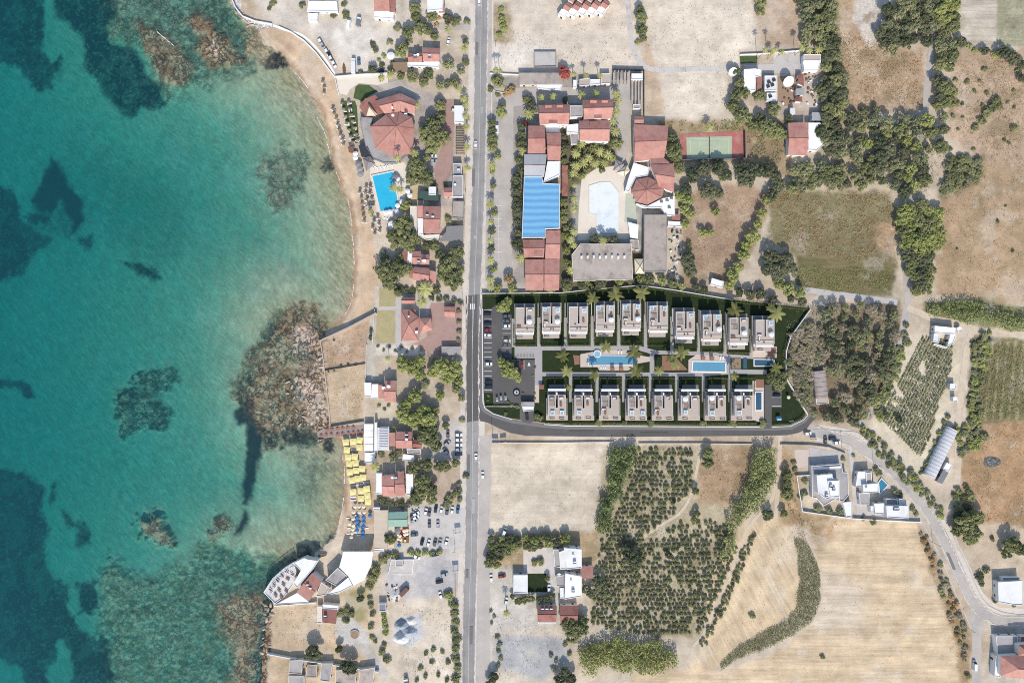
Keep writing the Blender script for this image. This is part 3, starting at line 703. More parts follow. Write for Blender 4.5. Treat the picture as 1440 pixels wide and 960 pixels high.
# hotel grounds
sheet('hotel_lane', '698,150 717,128 722,150 721,300 720,405 695,405 694,300', M('asphalt_light'), .03)
dashes('701,300 701,368', 1, 0, .3, M('paint_white'), .045)
mb = MB()
for k in range(10): mb.poly([(*W(*p)[:2], .16) for p in ((694, 280 + k * 9.2), (694, 280.6 + k * 9.2), (706, 280.6 + k * 9.2), (706, 280 + k * 9.2))][::1])
struct('parking_marking', mb.mesh('parking_marking', M('paint_white')))
sheet('service_lane', '868,118 886,118 884,205 878,240 868,240', M('asphalt_light'), .03)
sheet('hotel_yard', '690,124 868,122 868,142 800,146 755,146 722,150 700,146', M('asphalt_light'), .026)
sheet('pool_deck', '840,236 880,232 896,250 890,300 884,336 812,338 814,290 818,250', M('paver_cream'), .03)
sheet('court_strip', '880,268 892,276 896,312 878,312', surf('court_pale', (196, 200, 176), .2, .4, 2.2, .9, .2, .1, rnd=0), .036)
sheet('tennis_surround', '955,189 1045,184 1045,224 956,226', M('court_red'), .03)
sheet('tennis_court', '965,193 1029,192 1029,223 966,224', M('court_green'), .05)
mb = MB()
for a, b in (((971, 195.5), (1024, 194.8)), ((971, 221), (1024, 220.4)), ((971, 195.5), (971, 221)), ((1024, 194.8), (1024, 220.4)), ((971, 199), (1024, 198.2)), ((971, 217.6), (1024, 217)), ((983, 199), (983, 217.6)), ((1012, 198.4), (1012, 217)), ((983, 208.2), (1012, 207.8))):
    mb.poly([(*W(*p)[:2], .2) for p in strip([a, b], .35)])
struct('court_marking', mb.mesh('court_marking', M('paint_white')))
sheet('farm_lawn', '1040,79 1065,79 1065,89 1041,90', M('turf'), .034)
sheet('farm_yard', '1046,92 1088,90 1092,78 1128,74 1128,98 1116,104 1047,102', M('concrete'), .03)
sheet('farm_yard', '1094,108 1120,106 1118,140 1104,150 1094,142', M('soil_brown'), .03)
sheet('tennis_path', '1046,186 1052,184 1060,222 1052,226', M('soil_brown'), .026)
sheet('villa_drive', strip('1195,628 1199,664 1202,710', [6, 6, 6]), M('concrete'), .04)
sheet('villa_yard', '1137,628 1180,636 1184,652 1142,656', M('paver'), .03)
sheet('villa_yard', '1117,632 1137,632 1139,656 1120,658', M('deck_cream'), .034)
sheet('villa_yard', '1204,700 1290,728 1270,732 1204,724', M('paver'), .036)
sheet('yard', '736,768 780,770 782,805 736,806', M('dust'), .026)
sheet('grass', '742,806 768,806 772,832 742,832', M('turf_estate'), .03)  # turf kept dark: the shade over this garden is put into its colour
sheet('house_path', '768,770 780,770 782,848 772,848', M('concrete'), .034)
def ragged(name, line, w, mat, z, seed):
    """dusty edge lapping irregularly onto a road"""
    pts = smoothline(line, 1); dense = []; r_ = random.Random(seed)
    for (x0, y0), (x1, y1) in zip(pts, pts[1:]):
        k = max(1, int(math.hypot(x1 - x0, y1 - y0) / 3)); dense += [(x0 + (x1 - x0) * t / k, y0 + (y1 - y0) * t / k) for t in range(k)]
    mb = MB(); L, Q = [], []
    for i in range(len(dense) - 1):
        a, b = Vector(dense[i]), Vector(dense[i + 1]); d = (b - a).normalized(); nn = Vector((-d.y, d.x)); L.append(a + nn * w * r_.uniform(.0, 1) ** 2); Q.append(a - nn * w * r_.uniform(.0, 1) ** 2)
    for i in range(len(L) - 1): mb.quad(*[(*W(p.x, p.y)[:2], z) for p in (L[i], L[i + 1], Q[i + 1], Q[i])])
    struct(name, mb.mesh(name, mat))
for sd, off in ((1, -9.2), (2, 9.2)):
    ragged('roadside_dust', [(x + off, y) for x, y in smoothline(MAIN, 8)][:], 1.8, M('dust'), .135 + sd * .002, sd)
for sd, off in ((3, 8), (4, -8)): ragged('roadside_dust', [(x - off * .55, y + off * .75) for x, y in smoothline(EAST, 8)], 1.8, M('dust'), .14 + sd * .002, sd)
surf('patch_dark', (126, 123, 120), .2, .4, 2, .9, .2, .1, rnd=.06); surf('patch_light', (182, 177, 169), .2, .4, 2, .9, .2, .1, rnd=.06); surf('patch_new', (92, 89, 87), .2, .4, 2, .9, .2, .1, rnd=.06)
for q_, m_ in (('669,60 673,61 672.4,78 668.6,77', 'patch_dark'), ('676,150 680,150 679.4,160 675.8,160', 'patch_light'), ('664,238 668,238 667.4,262 663.6,262', 'patch_dark'), ('666,330 671,331 671,337 666,336', 'patch_light'), ('657,640 661,640 660.6,668 656.8,668', 'patch_dark'), ('664,700 668,700 667.6,722 663.8,722', 'patch_light'), ('655,800 659,800 658.6,812 654.8,812', 'patch_dark'), ('661,880 665,880 664.4,905 660.6,905', 'patch_dark'), ('800,604 836,604 836,607 800,606.6', 'patch_new'), ('900,607 940,607 940,610 900,610', 'patch_new'), ('700,440 703,440 703,470 700,470', 'patch_new'), ('698,520 704,522 703,545 699,543', 'patch_new'), ('1262,672 1268,678 1280,692 1275,694', 'patch_light'), ('1330,776 1335,778 1344,800 1340,801', 'patch_dark')):
    sheet('asphalt_patch', q_, M(m_), .13)
# ------------------------------------------------------------------ buildings
def roof_pts(pts, h): return ccw([W(x, y, h)[:2] for x, y in (P(pts) if isinstance(pts, str) else pts)])
def start(name, label, cat, pts, h=0, group=None):
    q = roof_pts(pts, h); cx, cy = sum(p[0] for p in q) / len(q), sum(p[1] for p in q) / len(q)
    return thing(name, label, cat, (cx, cy, 0), 0, group)
WINN = [0]
def facade(root, q, z0, h, wall_only=None, mx=6):
    """windows and a door in the walls that the drone can see"""
    ox, oy = root.location.x, root.location.y; n = len(q); door = False; cnt = 0
    for i in range(n):
        a, b = Vector(q[i]), Vector(q[(i + 1) % n]); L = (b - a).length
        if L < 3.2 or h - z0 < 2.4: continue
        d = (b - a) / L; nn = Vector((d.y, -d.x)); mid = (a + b) / 2
        if (mid + Vector((ox, oy))).dot(nn) > 0: continue      # faces away from the middle
        k = max(1, int(L / 4.2)); ang = math.atan2(d.y, d.x)
        for s in range(k):
            for fl in range(max(1, int((h - z0) / 3.0))):
                if cnt >= mx: return
                p = a + d * L * (s + .5) / k + nn * .03; cnt += 1
                if fl == 0 and not door and z0 == 0:
                    door = True; mb = MB(); mb.box(0, 0, 0, 1.1, .1, 2.1); part('door', mb, M('wood_dark'), root, (p.x, p.y, z0 + .02), ang); continue
                mb = MB(); mb.box(0, 0, 0, 1.5, .10, 1.3); w_ = part('window', mb, M('metal_white'), root, (p.x, p.y, z0 + .95 + fl * 3.0), ang)
                mb = MB(); mb.box(0, 0, .1, 1.3, .14, 1.1); part('pane', mb, M('glass_dark'), w_)
def block(root, pts, h, roof='flat', wall='wall_white', rm='roof_white', z0=0.0, par=.35, axis=0, rise=1.5, over=.35, win=4, apex=None, thick=.22):
    """one volume of a building, its outline given as seen from above at height h"""
    q = [(x - root.location.x, y - root.location.y) for x, y in roof_pts(pts, h)]
    raw = [(W(x, y, h)[0] - root.location.x, W(x, y, h)[1] - root.location.y) for x, y in (P(pts) if isinstance(pts, str) else pts)]
    if roof == 'flat':
        mb = MB(); mb.prism(q, z0, h, bottom=False); part('wall', mb, M(wall), root)
        if par > 0:
            mb = MB(); mb.poly([(x, y, h + .03) for x, y in inset(q, .22)]); part('roof', mb, M(rm), root)
            mb = MB(); mb.ring(inset(q, -.03), inset(q, .24), h - .12, h + par); part('parapet', mb, M(wall), root)
        else:
            mb = MB(); mb.prism(inset(q, -.12), h + .003, h + .14); part('roof', mb, M(rm), root)
    elif roof == 'canopy':      # a thin roof on posts
        mb = MB(); mb.prism(q, h - .12, h); part('roof', mb, M(rm), root)
        for p in inset(q, .3):
            mb = MB(); mb.cyl(p[0], p[1], z0, h - .121, .09, n=6); part('post', mb, M('metal_white'), root)
    elif roof == 'slats':
        mb = MB(); a, b, c, d = (Vector(p) for p in raw); k = max(3, int((b - a).length / .9))
        for s in range(k):
            t0, t1 = (s + .2) / k, (s + .55) / k
            mb.prism([tuple(a.lerp(b, t0)), tuple(a.lerp(b, t1)), tuple(d.lerp(c, t1)), tuple(d.lerp(c, t0))], h - .15, h)
        mb.ring(q, inset(q, .22), h - .36, h - .151); part('slat', mb, M(rm), root)
        for p in inset(q, .15):
            mb = MB(); mb.cyl(p[0], p[1], z0, h - .361, .1, n=6); part('post', mb, M(rm), root)
    else:
        e = h
        if len(raw) == 4 and area2(raw) < 0: raw = [raw[i] for i in ((0, 3, 2, 1) if axis == 1 else (1, 0, 3, 2))]
        mb = MB(); mb.prism(inset(q, over), z0, e - .02, bottom=False)
        if apex is not None or roof == 'pyramid':
            ap = (sum(p[0] for p in q) / len(q), sum(p[1] for p in q) / len(q)) if apex is None else (W(*apex, h + rise)[0] - root.location.x, W(*apex, h + rise)[1] - root.location.y)
            part('wall', mb, M(wall), root)
            rb = MB(); n = len(q)
            for i in range(n): rb.poly([(*q[i], e), (*q[(i + 1) % n], e), (*ap, e + rise)])
            rb.poly([(x, y, e - .01) for x, y in q[::-1]])
            part('roof', rb, M(rm), root)
            for i in range(n):      # ridge caps
                cb = MB(); cb.tube((*q[i], e + .05), (*ap, e + rise + .05), .14, n=5); part('ridge', cb, M('roof_rust'), root)
        else:
            a, b, c, d = raw if axis == 0 else raw[1:] + raw[:1]
            m1, m2 = (Vector(a) + Vector(d)) / 2, (Vector(b) + Vector(c)) / 2
            if roof == 'hip':
                wdt = (Vector(a) - Vector(d)).length; L = (m2 - m1).length; t = min(.45, wdt * .5 / max(L, .1)); m1, m2 = m1.lerp(m2, t), m2.lerp(m1, t)
            if roof == 'shed':
                rb = MB(); rb.poly([(*a, e), (*b, e), (*c, e + rise), (*d, e + rise)]); rb.poly([(*a, e - thick), (*d, e + rise - thick), (*c, e + rise - thick), (*b, e - thick)])
                for p_, q_, z1, z2 in ((a, b, e, e), (b, c, e, e + rise), (c, d, e + rise, e + rise), (d, a, e + rise, e)):
                    rb.poly([(*p_, z1 - thick), (*q_, z2 - thick), (*q_, z2), (*p_, z1)])
                part('roof', rb, M(rm), root)
                ii = inset(ccw([a, b, c, d]), over); mb2 = MB(); 
                mb2.prism(ii, z0, e - thick - .02, bottom=False); part('wall', mb2, M(wall), root)
            else:
                part('wall', mb, M(wall), root)
                rb = MB(); k = .0; za = e + rise
                rb.poly([(*a, e), (*b, e), (*m2, za), (*m1, za)]); rb.poly([(*c, e), (*d, e), (*m1, za), (*m2, za)])
                rb.poly([(*b, e), (*c, e), (*m2, za)]); rb.poly([(*d, e), (*a, e), (*m1, za)])
                rb.poly([(*p, e - .012) for p in (d, c, b, a)])
                part('roof', rb, M(rm), root)
                cb = MB(); cb.tube((*m1, za + .04), (*m2, za + .04), .16, n=5); part('ridge', cb, M('roof_rust'), root)
    if win and roof not in ('canopy', 'slats'): facade(root, inset(q, over if roof in ('gable', 'hip', 'pyramid', 'shed') else 0), z0, h, mx=win)
    return root
def house(name, label, cat, pts, h, **kw):
    return block(start(name, label, cat, pts, h), pts, h, **kw)
def heater(root, x, y, z, rz=0.0):
    """solar water heater on a roof: tank and panel"""
    p = W(x, y, z); l = (p[0] - root.location.x, p[1] - root.location.y, z)
    mb = MB(); mb.tube((-.75, .55, 1.1), (.75, .55, 1.1), .32, n=10); t = part('water_heater', mb, M('plastic_white'), root, l, rz)
    mb = MB(); mb.poly([(-.9, -.9, .15), (.9, -.9, .15), (.9, .45, 1.0), (-.9, .45, 1.0)]); mb.poly([(-.9, .45, .92), (.9, .45, .92), (.9, -.9, .07), (-.9, -.9, .07)]); part('solar_panel', mb, M('panel_blue'), t)
    mb = MB(); mb.box(0, .55, 0, 1.4, .1, .8)
    part('stand', mb, M('metal_grey'), t)
def dish(root, x, y, z, r=1.0, rot=0.0):
    p = W(x, y, z); l = (p[0] - root.location.x, p[1] - root.location.y, z); mb = MB(); n = 16; rings = 4
    for k in range(rings):
        r0, r1 = r * k / rings, r * (k + 1) / rings
        for i in range(n):
            a0, a1 = 2 * math.pi * i / n, 2 * math.pi * (i + 1) / n
            f = lambda rr, a: (rr * math.cos(a), rr * math.sin(a) * .8 - rr * rr / r * .1, .9 * r + rr * rr / r * .35 + rr * math.sin(a) * .5)
            mb.poly([f(r0, a0), f(r1, a0), f(r1, a1), f(r0, a1)] if k else [f(r0, a0), f(r1, a0), f(r1, a1)])
    t = part('satellite_dish', mb, M('plastic_white'), root, l, rot)
    mb = MB(); mb.tube((0, 0, 0), (0, 0, .95 * r), .07); mb.tube((0, -.3 * r, .6 * r), (0, .1 * r, 1.7 * r), .04); part('mast', mb, M('metal_dark'), t)
def chimney(root, x, y, z, s=.7, hh=1.0, mat='wall_white'):
    p = W(x, y, z); mb = MB(); mb.box(0, 0, -.6, s, s, hh + .6); mb.box(0, 0, hh + .001, s * 1.3, s * 1.3, .12)
    part('chimney', mb, M(mat), root, (p[0] - root.location.x, p[1] - root.location.y, z))
def gable(*a, **k): return block(*a, roof='gable', **k)

RW = dict(wall='wall_white', rm='roof_red')
# ---- north-west: by the little bay
r = start('shop', 'white flat-roofed shop at the upper edge above the parked cars', 'building', '433,-16 474,-16 474,17 433,17')
block(r, '433,-16 474,-16 473,3 434,3', 4.2, rm='roof_grey'); block(r, '434,4 474,3 475,17 432,16', 3.2, win=3)
block(r, '433,19 447,19 446,30 434,30', 2.6, win=0, rm='roof_white')
r = start('house', 'narrow red-roofed house with white porch at the upper edge', 'house', '526,-20 557,-20 557,24 526,24')
block(r, '527,-20 548,-20 548,16 526,16', 5.5, roof='gable', axis=1, rise=1.6, **RW); block(r, '549,-20 557,-20 556,18 549,17', 4, roof='shed', axis=1, rise=.9, wall='wall_white', rm='roof_rust'); block(r, '526,17 554,18 553,27 526,25', 3.4, win=3)
r = start('house', 'white house among trees with a scrap of red tile at the upper edge', 'house', '596,-16 626,-16 626,18 596,18')
block(r, '600,-16 624,-16 622,14 601,16', 6, rm='roof_white'); block(r, '617,8 626,8 626,19 617,19', 4, roof='shed', rise=.7, **RW)
r = start('house', 'low red-roofed house with white front below the lane', 'house', '573,66 620,66 620,95 573,95')
block(r, '574,75 594,74 594,87 574,88', 4.2, roof='gable', rise=1.2, **RW); block(r, '595,67 619,68 618,87 595,87', 4.8, roof='gable', rise=1.6, **RW); block(r, '573,88 619,88 617,95 573,93', 3.0, win=4)
heater(r, 584, 80, 5.2); heater(r, 604, 80, 5.4); dish(r, 588, 78, 5, .8)
r = start('pergola', 'brown reed-covered pergola beside the low red house', 'pergola', '552,88 574,87 573,101 553,102')
block(r, '552,88 574,87 573,101 553,102', 2.8, roof='canopy', rm='straw')
# the polygonal restaurant
r = start('restaurant', 'large many-sided red-roofed restaurant above the blue pool', 'restaurant', '508,140 585,140 585,228 508,228')
block(r, '506,165 524,166 521,178 529,208 553,220 572,217 557,229 540,229 525,223 514,205 508,181', 3.0, wall='wall_grey', rm='roof_grey', win=0)
block(r, '520,178 528,208 553,221 580,215 583,181 579,165 561,157 543,161', 4.6, roof='pyramid', apex=(557.5, 177.5), rise=3.6, over=.8, wall='wall_cream', rm='roof_red')
block(r, '527,142 563,131 563,157 541,160', 4.6, roof='gable', rise=2.2, wall='wall_cream', rm='roof_red'); block(r, '563.3,131 586,142 583,160 563.3,157', 4.6, roof='gable', rise=2.2, wall='wall_cream', rm='roof_red')
dish(r, 553, 163, 7, .8); heater(r, 571, 162, 7); chimney(r, 552, 152, 7)
r = start('pavilion', 'terracotta pavilion with a cream pyramid top on the restaurant lawn', 'pavilion', '506,150 527,134 542,157 516,166')
block(r, '505,150 513,139 528,134 541,150 542,158 527,163 514,164', 3.6, roof='canopy', rm='roof_rust')
block(r, '515,163 518,145 530,160 529,163', 3.9, roof='pyramid', apex=(519, 150), rise=2.6, wall='wall_cream', rm='awning_beige', z0=3.61, win=0)
r = start('shade_sail', 'grey tensile shade sail between restaurant and blue pool', 'shade', '510,222 522,219 528,232 514,240')
block(r, '510,223 520,219 528,230 515,241', 3.2, roof='pyramid', rise=1.4, rm='canvas_grey', wall='wall_grey', win=0, over=1.2)
r = start('hut', 'dark-roofed grey beach hut beside the restaurant terrace', 'hut', '505,200 520,208 520,222 507,216')
block(r, '504,205 514,199 521,215 509,222', 2.8, roof='shed', rise=.6, wall='wall_grey', rm='metal_dark', win=0)
r = house('kiosk', 'brown wooden kiosk at the edge of the sand', 'kiosk', '489,206 498,206 498,214 491,215', 2.6, roof='shed', rise=.5, wall='wood', rm='wood', win=1)
# strip between the paved yard and the road
r = house('roadside_store', 'white box-shaped store beside the road at the paved yard', 'store', '639,149 652,149 653,173 639,172', 3.6)
r = start('pergola', 'long dark slatted pergola beside the main road', 'pergola', '641,178 653,178 653,216 641,216')
block(r, '641,178 641,216 653,216 653,178', 2.8, roof='slats', rm='wood_dark')
r = start('house', 'grey flat-roofed house by the road with a small red lean-to', 'house', '624,230 653,230 653,280 624,280')
block(r, '637,230 649,230 649,246 637,245', 3.6, rm='roof_grey'); block(r, '637,247 651,247 651,277 636,277', 4.6, rm='roof_grey'); block(r, '625,264 636,264 636,277 624,277', 3.6, roof='gable', axis=1, rise=1, **RW); heater(r, 645, 240, 3.6); dish(r, 640, 260, 4.6, .7)
house('annex', 'bare grey concrete annex beside the road south of the red lean-to', 'building', '637,283 653,283 652,307 636,306', 3.6, rm='roof_dirty', wall='wall_grey')
r = start('house', 'square red-roofed house with white balconies, right below the blue pool', 'house', '577,289 620,289 620,337 577,337')
block(r, '595,290 620,290 618,328 596,328', 6.2, roof='gable', axis=1, rise=1.8, **RW); block(r, '587,290 594.7,290 594.7,306 587,306', 6.0, roof='shed', axis=1, rise=1.2, **RW); block(r, '587,307 595,307 595,330 588,331', 5, win=2); block(r, '577,290 586,290 586,330 577,326', 3.2, win=2, rm='paver_cream'); block(r, '588,331 618,330 616,337 599,337', 3.2, win=0, rm='paver_cream')
heater(r, 601, 304, 7.2); heater(r, 609, 306, 7.2); 
r = start('garden_shed', 'green-roofed shed with a water tank above the square red house', 'shed', '588,264 618,264 618,284 588,284')
block(r, '588,268 616,270 617,283 587,281', 2.8, roof='shed', rise=.5, wall='wall_grey', rm=surf('shed_green', (78, 104, 92), .2) and 'shed_green', win=1); block(r, '603,263 613,263 613,274 603,274', 3.6, win=1)
r = start('carport', 'grey awning carport with a curved edge by the road', 'carport', '617,318 652,317 651,345 617,340')
block(r, '628,318 652,317 651,339 617,339 622,332 627,326', 3.0, roof='canopy', rm='canvas_grey')
r = start('house', 'stepped red-roofed house between two big trees', 'house', '567,353 613,353 613,399 567,399')
block(r, '566,354 573,354 573,368 566,368', 3.4, roof='shed', axis=1, rise=.6, wall='wall_white', rm='roof_rust'); block(r, '573.5,354 580,354 579,371 573,370', 3.2, rm='roof_white', win=1); block(r, '580,353 592,353 592,372 580,371', 5.2, roof='gable', axis=1, rise=1.3, **RW); block(r, '592.4,357 604,358 603,372 592.4,372', 4.9, roof='gable', axis=1, rise=1.2, **RW)
block(r, '582,375 604,377 603,398 580,393', 5.4, roof='gable', rise=1.7, **RW); block(r, '604.5,380 613,382 613,399 604,398', 4.4, roof='shed', axis=1, rise=.8, **RW); block(r, '576,376 581,376 580,392 575,390', 3, roof='shed', axis=1, rise=.5, **RW); dish(r, 597, 367, 6, 1.1); heater(r, 589, 369, 6)
r = start('villa', 'cross-shaped red-roofed villa with dry lawn and tiled courtyard', 'house', '564,418 608,418 608,480 564,480')
block(r, '565,418 584,418 584,427 565,427', 3.6, roof='gable', rise=1.0, **RW); block(r, '564,435 576,435 589,446 589,479 564,479', 4.6, roof='pyramid', apex=(575, 456), rise=2.6, **RW); block(r, '589.5,447 606,447 608,463 590,470', 4.4, roof='hip', rise=1.8, **RW); block(r, '577,435 585,435 585,443 583,443', 3.4, roof='shed', rise=.4, wall='wall_white', rm='roof_rust'); chimney(r, 586, 467, 5.6, 1.2); chimney(r, 575, 445, 6)
house('garage', 'small red-roofed garage in the tiled courtyard', 'garage', '625,431 640,431 640,446 625,445', 2.9, roof='gable', rise=1.0, **RW)
r = start('carport', 'white-framed grey carport below the tiled courtyard', 'carport', '621,486 648,486 648,500 621,500')
block(r, '621,487 648,487 648,499 621,499', 2.8, roof='canopy', rm='roof_grey')
r = start('house', 'red-roofed house with a white sea terrace beside the dry plots', 'house', '512,535 558,535 558,570 512,570')
block(r, '512,538 522,538 522,558 513,558', 3.0, rm='roof_white', win=2); block(r, '523,540 532,540 532,560 522,560', 3.2, rm='roof_white', win=2); block(r, '532,541 540,541 540,560 532,560', 4.0, roof='shed', axis=1, rise=.8, **RW); block(r, '540.4,535 557,535 557,565 541,565', 5, roof='gable', axis=1, rise=1.5, **RW); dish(r, 540, 545, 5, 1.1); dish(r, 547, 543, 6, 1.1)
# beach hotel with striped pergola
r = start('beach_hotel', 'white seafront house with striped pergola and pink roofs', 'hotel', '512,595 592,595 592,650 512,650')
block(r, '527,594 530,594 531,635 526,635', 3.8, rm='roof_white', win=0); block(r, '531,601 547,600 547,633 531,633', 3.2, roof='flat', rm='roof_white', win=3)
for k, y in enumerate((596, 605.5, 615, 625)):
    mb = MB(); block(r, '512,%g 525,%g 525,%g 512,%g' % (y, y, y + 9, y + 9), 3.1 , roof='canopy', rm='roof_white')
block(r, '533,602 533,632 546,632 546,602', 4.4, roof='slats', rm='metal_white', z0=3.6)
block(r, '547.5,608 556,608 556,627 547.5,627', 4.4, roof='shed', axis=1, rise=.7, **RW); block(r, '556.5,607 579,607 580,630 557,630', 5.0, roof='gable', axis=1, rise=1.4, **RW); block(r, '580.5,618 592,618 593,630 580.5,629', 4, roof='gable', rise=1, wall='wall_white', rm='roof_rust'); block(r, '513,636 527,636 527,651 513,650', 3.0, win=2); block(r, '567,638 582,640 582,648 566,647', 2.8, win=1, rm='roof_white'); block(r, '572,631 592,631 592,638 573,637', 3, win=1, rm='roof_grey')
heater(r, 572, 612, 6); dish(r, 572, 617, 6, .9)
r = start('house', 'red-roofed house with white wings behind the yellow parasols', 'house', '529,662 582,662 582,698 529,698')
block(r, '529,665 537,665 537,695 529,694', 3.2, win=2); block(r, '571,666 581,666 581,696 571,695', 3.2, win=2); block(r, '537.4,668 555,668 555,698 538,697', 5.2, roof='gable', axis=1, rise=1.5, **RW); block(r, '555.5,663 568,663 570,696 556,697', 5.2, roof='gable', axis=1, rise=1.5, **RW); heater(r, 557, 672, 6.4); dish(r, 552, 671, 6.4, .8)
r = start('beach_bar', 'beach bar with long beige awning and green roof', 'bar', '525,717 575,717 575,770 525,770')
block(r, '526,717 545.5,717 545,771 526,770', 3.0, roof='canopy', rm='awning_beige'); block(r, '546,740 555,740 554,770 545.6,770', 2.8, roof='canopy', rm='awning_beige'); block(r, '546,720 573,719 573,740 546,740', 3.6, roof='gable', rise=.9, wall='wall_white', rm='roof_green'); block(r, '525,713 534,713 534,716.6 525,716.6', 2.6, win=0); block(r, '526,771 540,771 540,775 526,774', 2.4, win=0)
# white restaurant on the point
surf('terrace_tile', (222, 218, 212), .25, .5, 1.4, .8, .3, .1, stain=(168, 166, 168), stain_amt=.8)
r = start('waterfront_restaurant', 'white waterfront restaurant on the point with glazed sea terrace', 'restaurant', '371,778 527,778 527,850 371,850')
block(r, '483,775 525,775 522,795 512,815 497,823 490,810 477,797', 6.6, roof='canopy', rm='canvas_white'); block(r, '463,833 490,811 496,823 478,832 466,835', 6.0, rm='roof_white', win=0)
block(r, '475,798 489,810 473,823 458,815', 5.2, rm='roof_grey', win=2); block(r, '428,784 433,786 447,788 440,800 418,826 413,820 423,802 413,791', 5.8, rm='roof_white', win=0); block(r, '439,805 453,817 435,844 417,832', 6.4, roof='gable', rise=1.0, axis=1, **RW); block(r, '452,818 464,826 458,836 444,838', 3.0, rm='roof_beige', win=2)
block(r, '371,832 383,813 400,798 413,790 417,803 412,822 400,838 387,848', 3.0, rm='terrace_tile', wall='wall_white', win=0, par=.5)
block(r, '388,849 405,840 418,833 434,845 433,847', 1.5, rm='roof_white', win=0)
q = [(W(*p, 4)[0] - r.location.x, W(*p, 4)[1] - r.location.y) for p in P('373,831 384,815 400,800 412,792')]
q2 = [(W(*p, 4)[0] - r.location.x, W(*p, 4)[1] - r.location.y) for p in P('382,836 391,821 405,807 416,802')]
for k in range(3):
    for t in range(6):
        a, b = Vector(q[k]).lerp(Vector(q[k + 1]), t / 6), Vector(q2[k]).lerp(Vector(q2[k + 1]), t / 6); mb = MB(); mb.tube((*a, 5.6), (*b, 5.6), .14, n=4); mb.tube((*a, 3.4), (*a, 5.6), .08, n=4); part('pergola_beam', mb, M('metal_white'), r)
    mb = MB(); mb.tube((*q[k], 5.6), (*q[k + 1], 5.6), .14, n=4); mb.tube((*q2[k], 5.6), (*q2[k + 1], 5.6), .14, n=4); part('pergola_rail', mb, M('metal_white'), r)
heater(r, 433, 822, 7.0); dish(r, 437, 826, 7.0, .7)
r = start('house', 'small white house with red terrace roof below the waterfront restaurant', 'house', '446,850 476,850 476,878 446,878')
block(r, '446,852 453,852 453,876 446,875', 2.6, win=0, rm='paver_cream'); block(r, '454,856 474,857 473,876 454,874', 3.4, roof='shed', rise=.7, wall='wall_white', rm='roof_rust', win=3); block(r, '454,849 476,851 475,856 454,855', 3.6, win=0); heater(r, 458, 866, 4)
for i, (pp, hh, m_, lb) in enumerate((('408,928 426,927 424,947 406,946', 2.8, 'roof_grey', 'grey seaside cabin with turquoise trim, first of the lower row'), ('432,935 446,934 446,952 430,952', 2.6, 'roof_dirty', 'cluttered grey cabin, second of the lower row by the shore'), ('452,932 468,932 464,958 450,956', 2.8, 'roof_grey', 'greenish grey cabin, third of the lower row by the shore'), ('472,942 502,940 500,962 472,960', 2.6, 'roof_dirty', 'wide cabin with rubbish on its roof, fourth of the lower row'), ('506,941 527,938 524,964 504,962', 2.8, 'roof_dirty', 'brown-roofed cabin at the end of the lower row'), ('406,950 428,950 428,972 406,972', 2.6, 'roof_grey', 'half-seen grey cabin at the lower edge by the shore'))):
    house('cabin', lb, 'cabin', pp, hh, rm=m_, wall='wall_cream', win=2)
house('concrete_plinth', 'low grey concrete plinth with white edge in the gravel yard', 'building', '550,786 582,786 580,806 546,806', .7, rm='concrete', win=0, par=.25)
house('cabin', 'white site cabin standing on the gravel yard plinth', 'cabin', '556,787 567,787 567,796 556,796', 2.6, roof='flat', rm='roof_grey', win=1)
# ------------------------------------------------------------------ east of the main road
r = start('terraced_house', 'stepped chevron terrace of red-roofed white houses at the upper edge', 'house', '780,-10 866,-10 866,27 780,27')
for k in range(5):
    dx = k * 13.2; dy = -k * .9
    f = lambda s_: ' '.join('%g,%g' % (x + dx, y + dy) for x, y in P(s_))
    block(r, f('798,3 806,8.5 799,17 791,12'), 5.2, roof='gable', axis=1, rise=.9, win=0, **RW)
    block(r, f('790,13 799,18 794,25 785,20'), 3.4, win=3)
    block(r, f('801,-14 812,-8 806,5 798,0'), 6.2, roof='gable', axis=1, rise=1.0, win=0, **RW)
r = start('long_shed', 'long weathered grey roof along the hotel drive', 'shed', '730,103 790,103 790,119 730,119')
block(r, '730,103 768,103 768,119 731,119', 3.2, rm='roof_dirty', wall='wall_cream', par=0); block(r, '768.4,103 790,103 790,118 768.4,118', 3.4, rm='roof_dirty', wall='wall_cream', par=0); block(r, '754,119.5 791,119.5 788,127 757,125', 2.6, win=0)
house('concrete_platform', 'roofless grey concrete enclosure on the sandy plot', 'building', '751,73 782,73 782,94 751,95', .8, rm='concrete', wall='wall_grey', par=.6, win=0)
r = start('store_row', 'row of small white stores at the end of the hotel drive', 'store', '805,108 862,108 862,124 805,124')
block(r, '806,113 811,113 811,123 806,123', 2.8, win=0); block(r, '815,112 829,110 829,120 815,121', 2.8, rm='roof_beige', win=1); block(r, '830,112 844,112 844,119 830,120', 2.8, win=1); block(r, '845,104 858,104 858,118 845,118', 3, rm='roof_beige', win=1)
r = start('frame_shed', 'unfinished concrete frame with dark beams beside the sandy plot', 'building', '861,100 905,100 905,160 861,160')
for k in range(5): block(r, '%g,102 %g,102 %g,118 %g,118' % (862 + k * 5, 865.6 + k * 5, 865.6 + k * 5, 862 + k * 5), 2.6, roof='canopy', rm='roof_dirty', win=0)
block(r, '888,104 904,104 904,112 888,112', 3.2, rm='roof_white', win=0)
for x in (888, 892.5, 897, 901): block(r, '%g,113 %g,113 %g,146 %g,146' % (x, x + 2.3, x + 2.3, x), 2.4, roof='canopy', rm='roof_dirty', win=0)
block(r, '890,147 900,147 900,153 890,153', 2.2, rm='roof_grey', win=0)
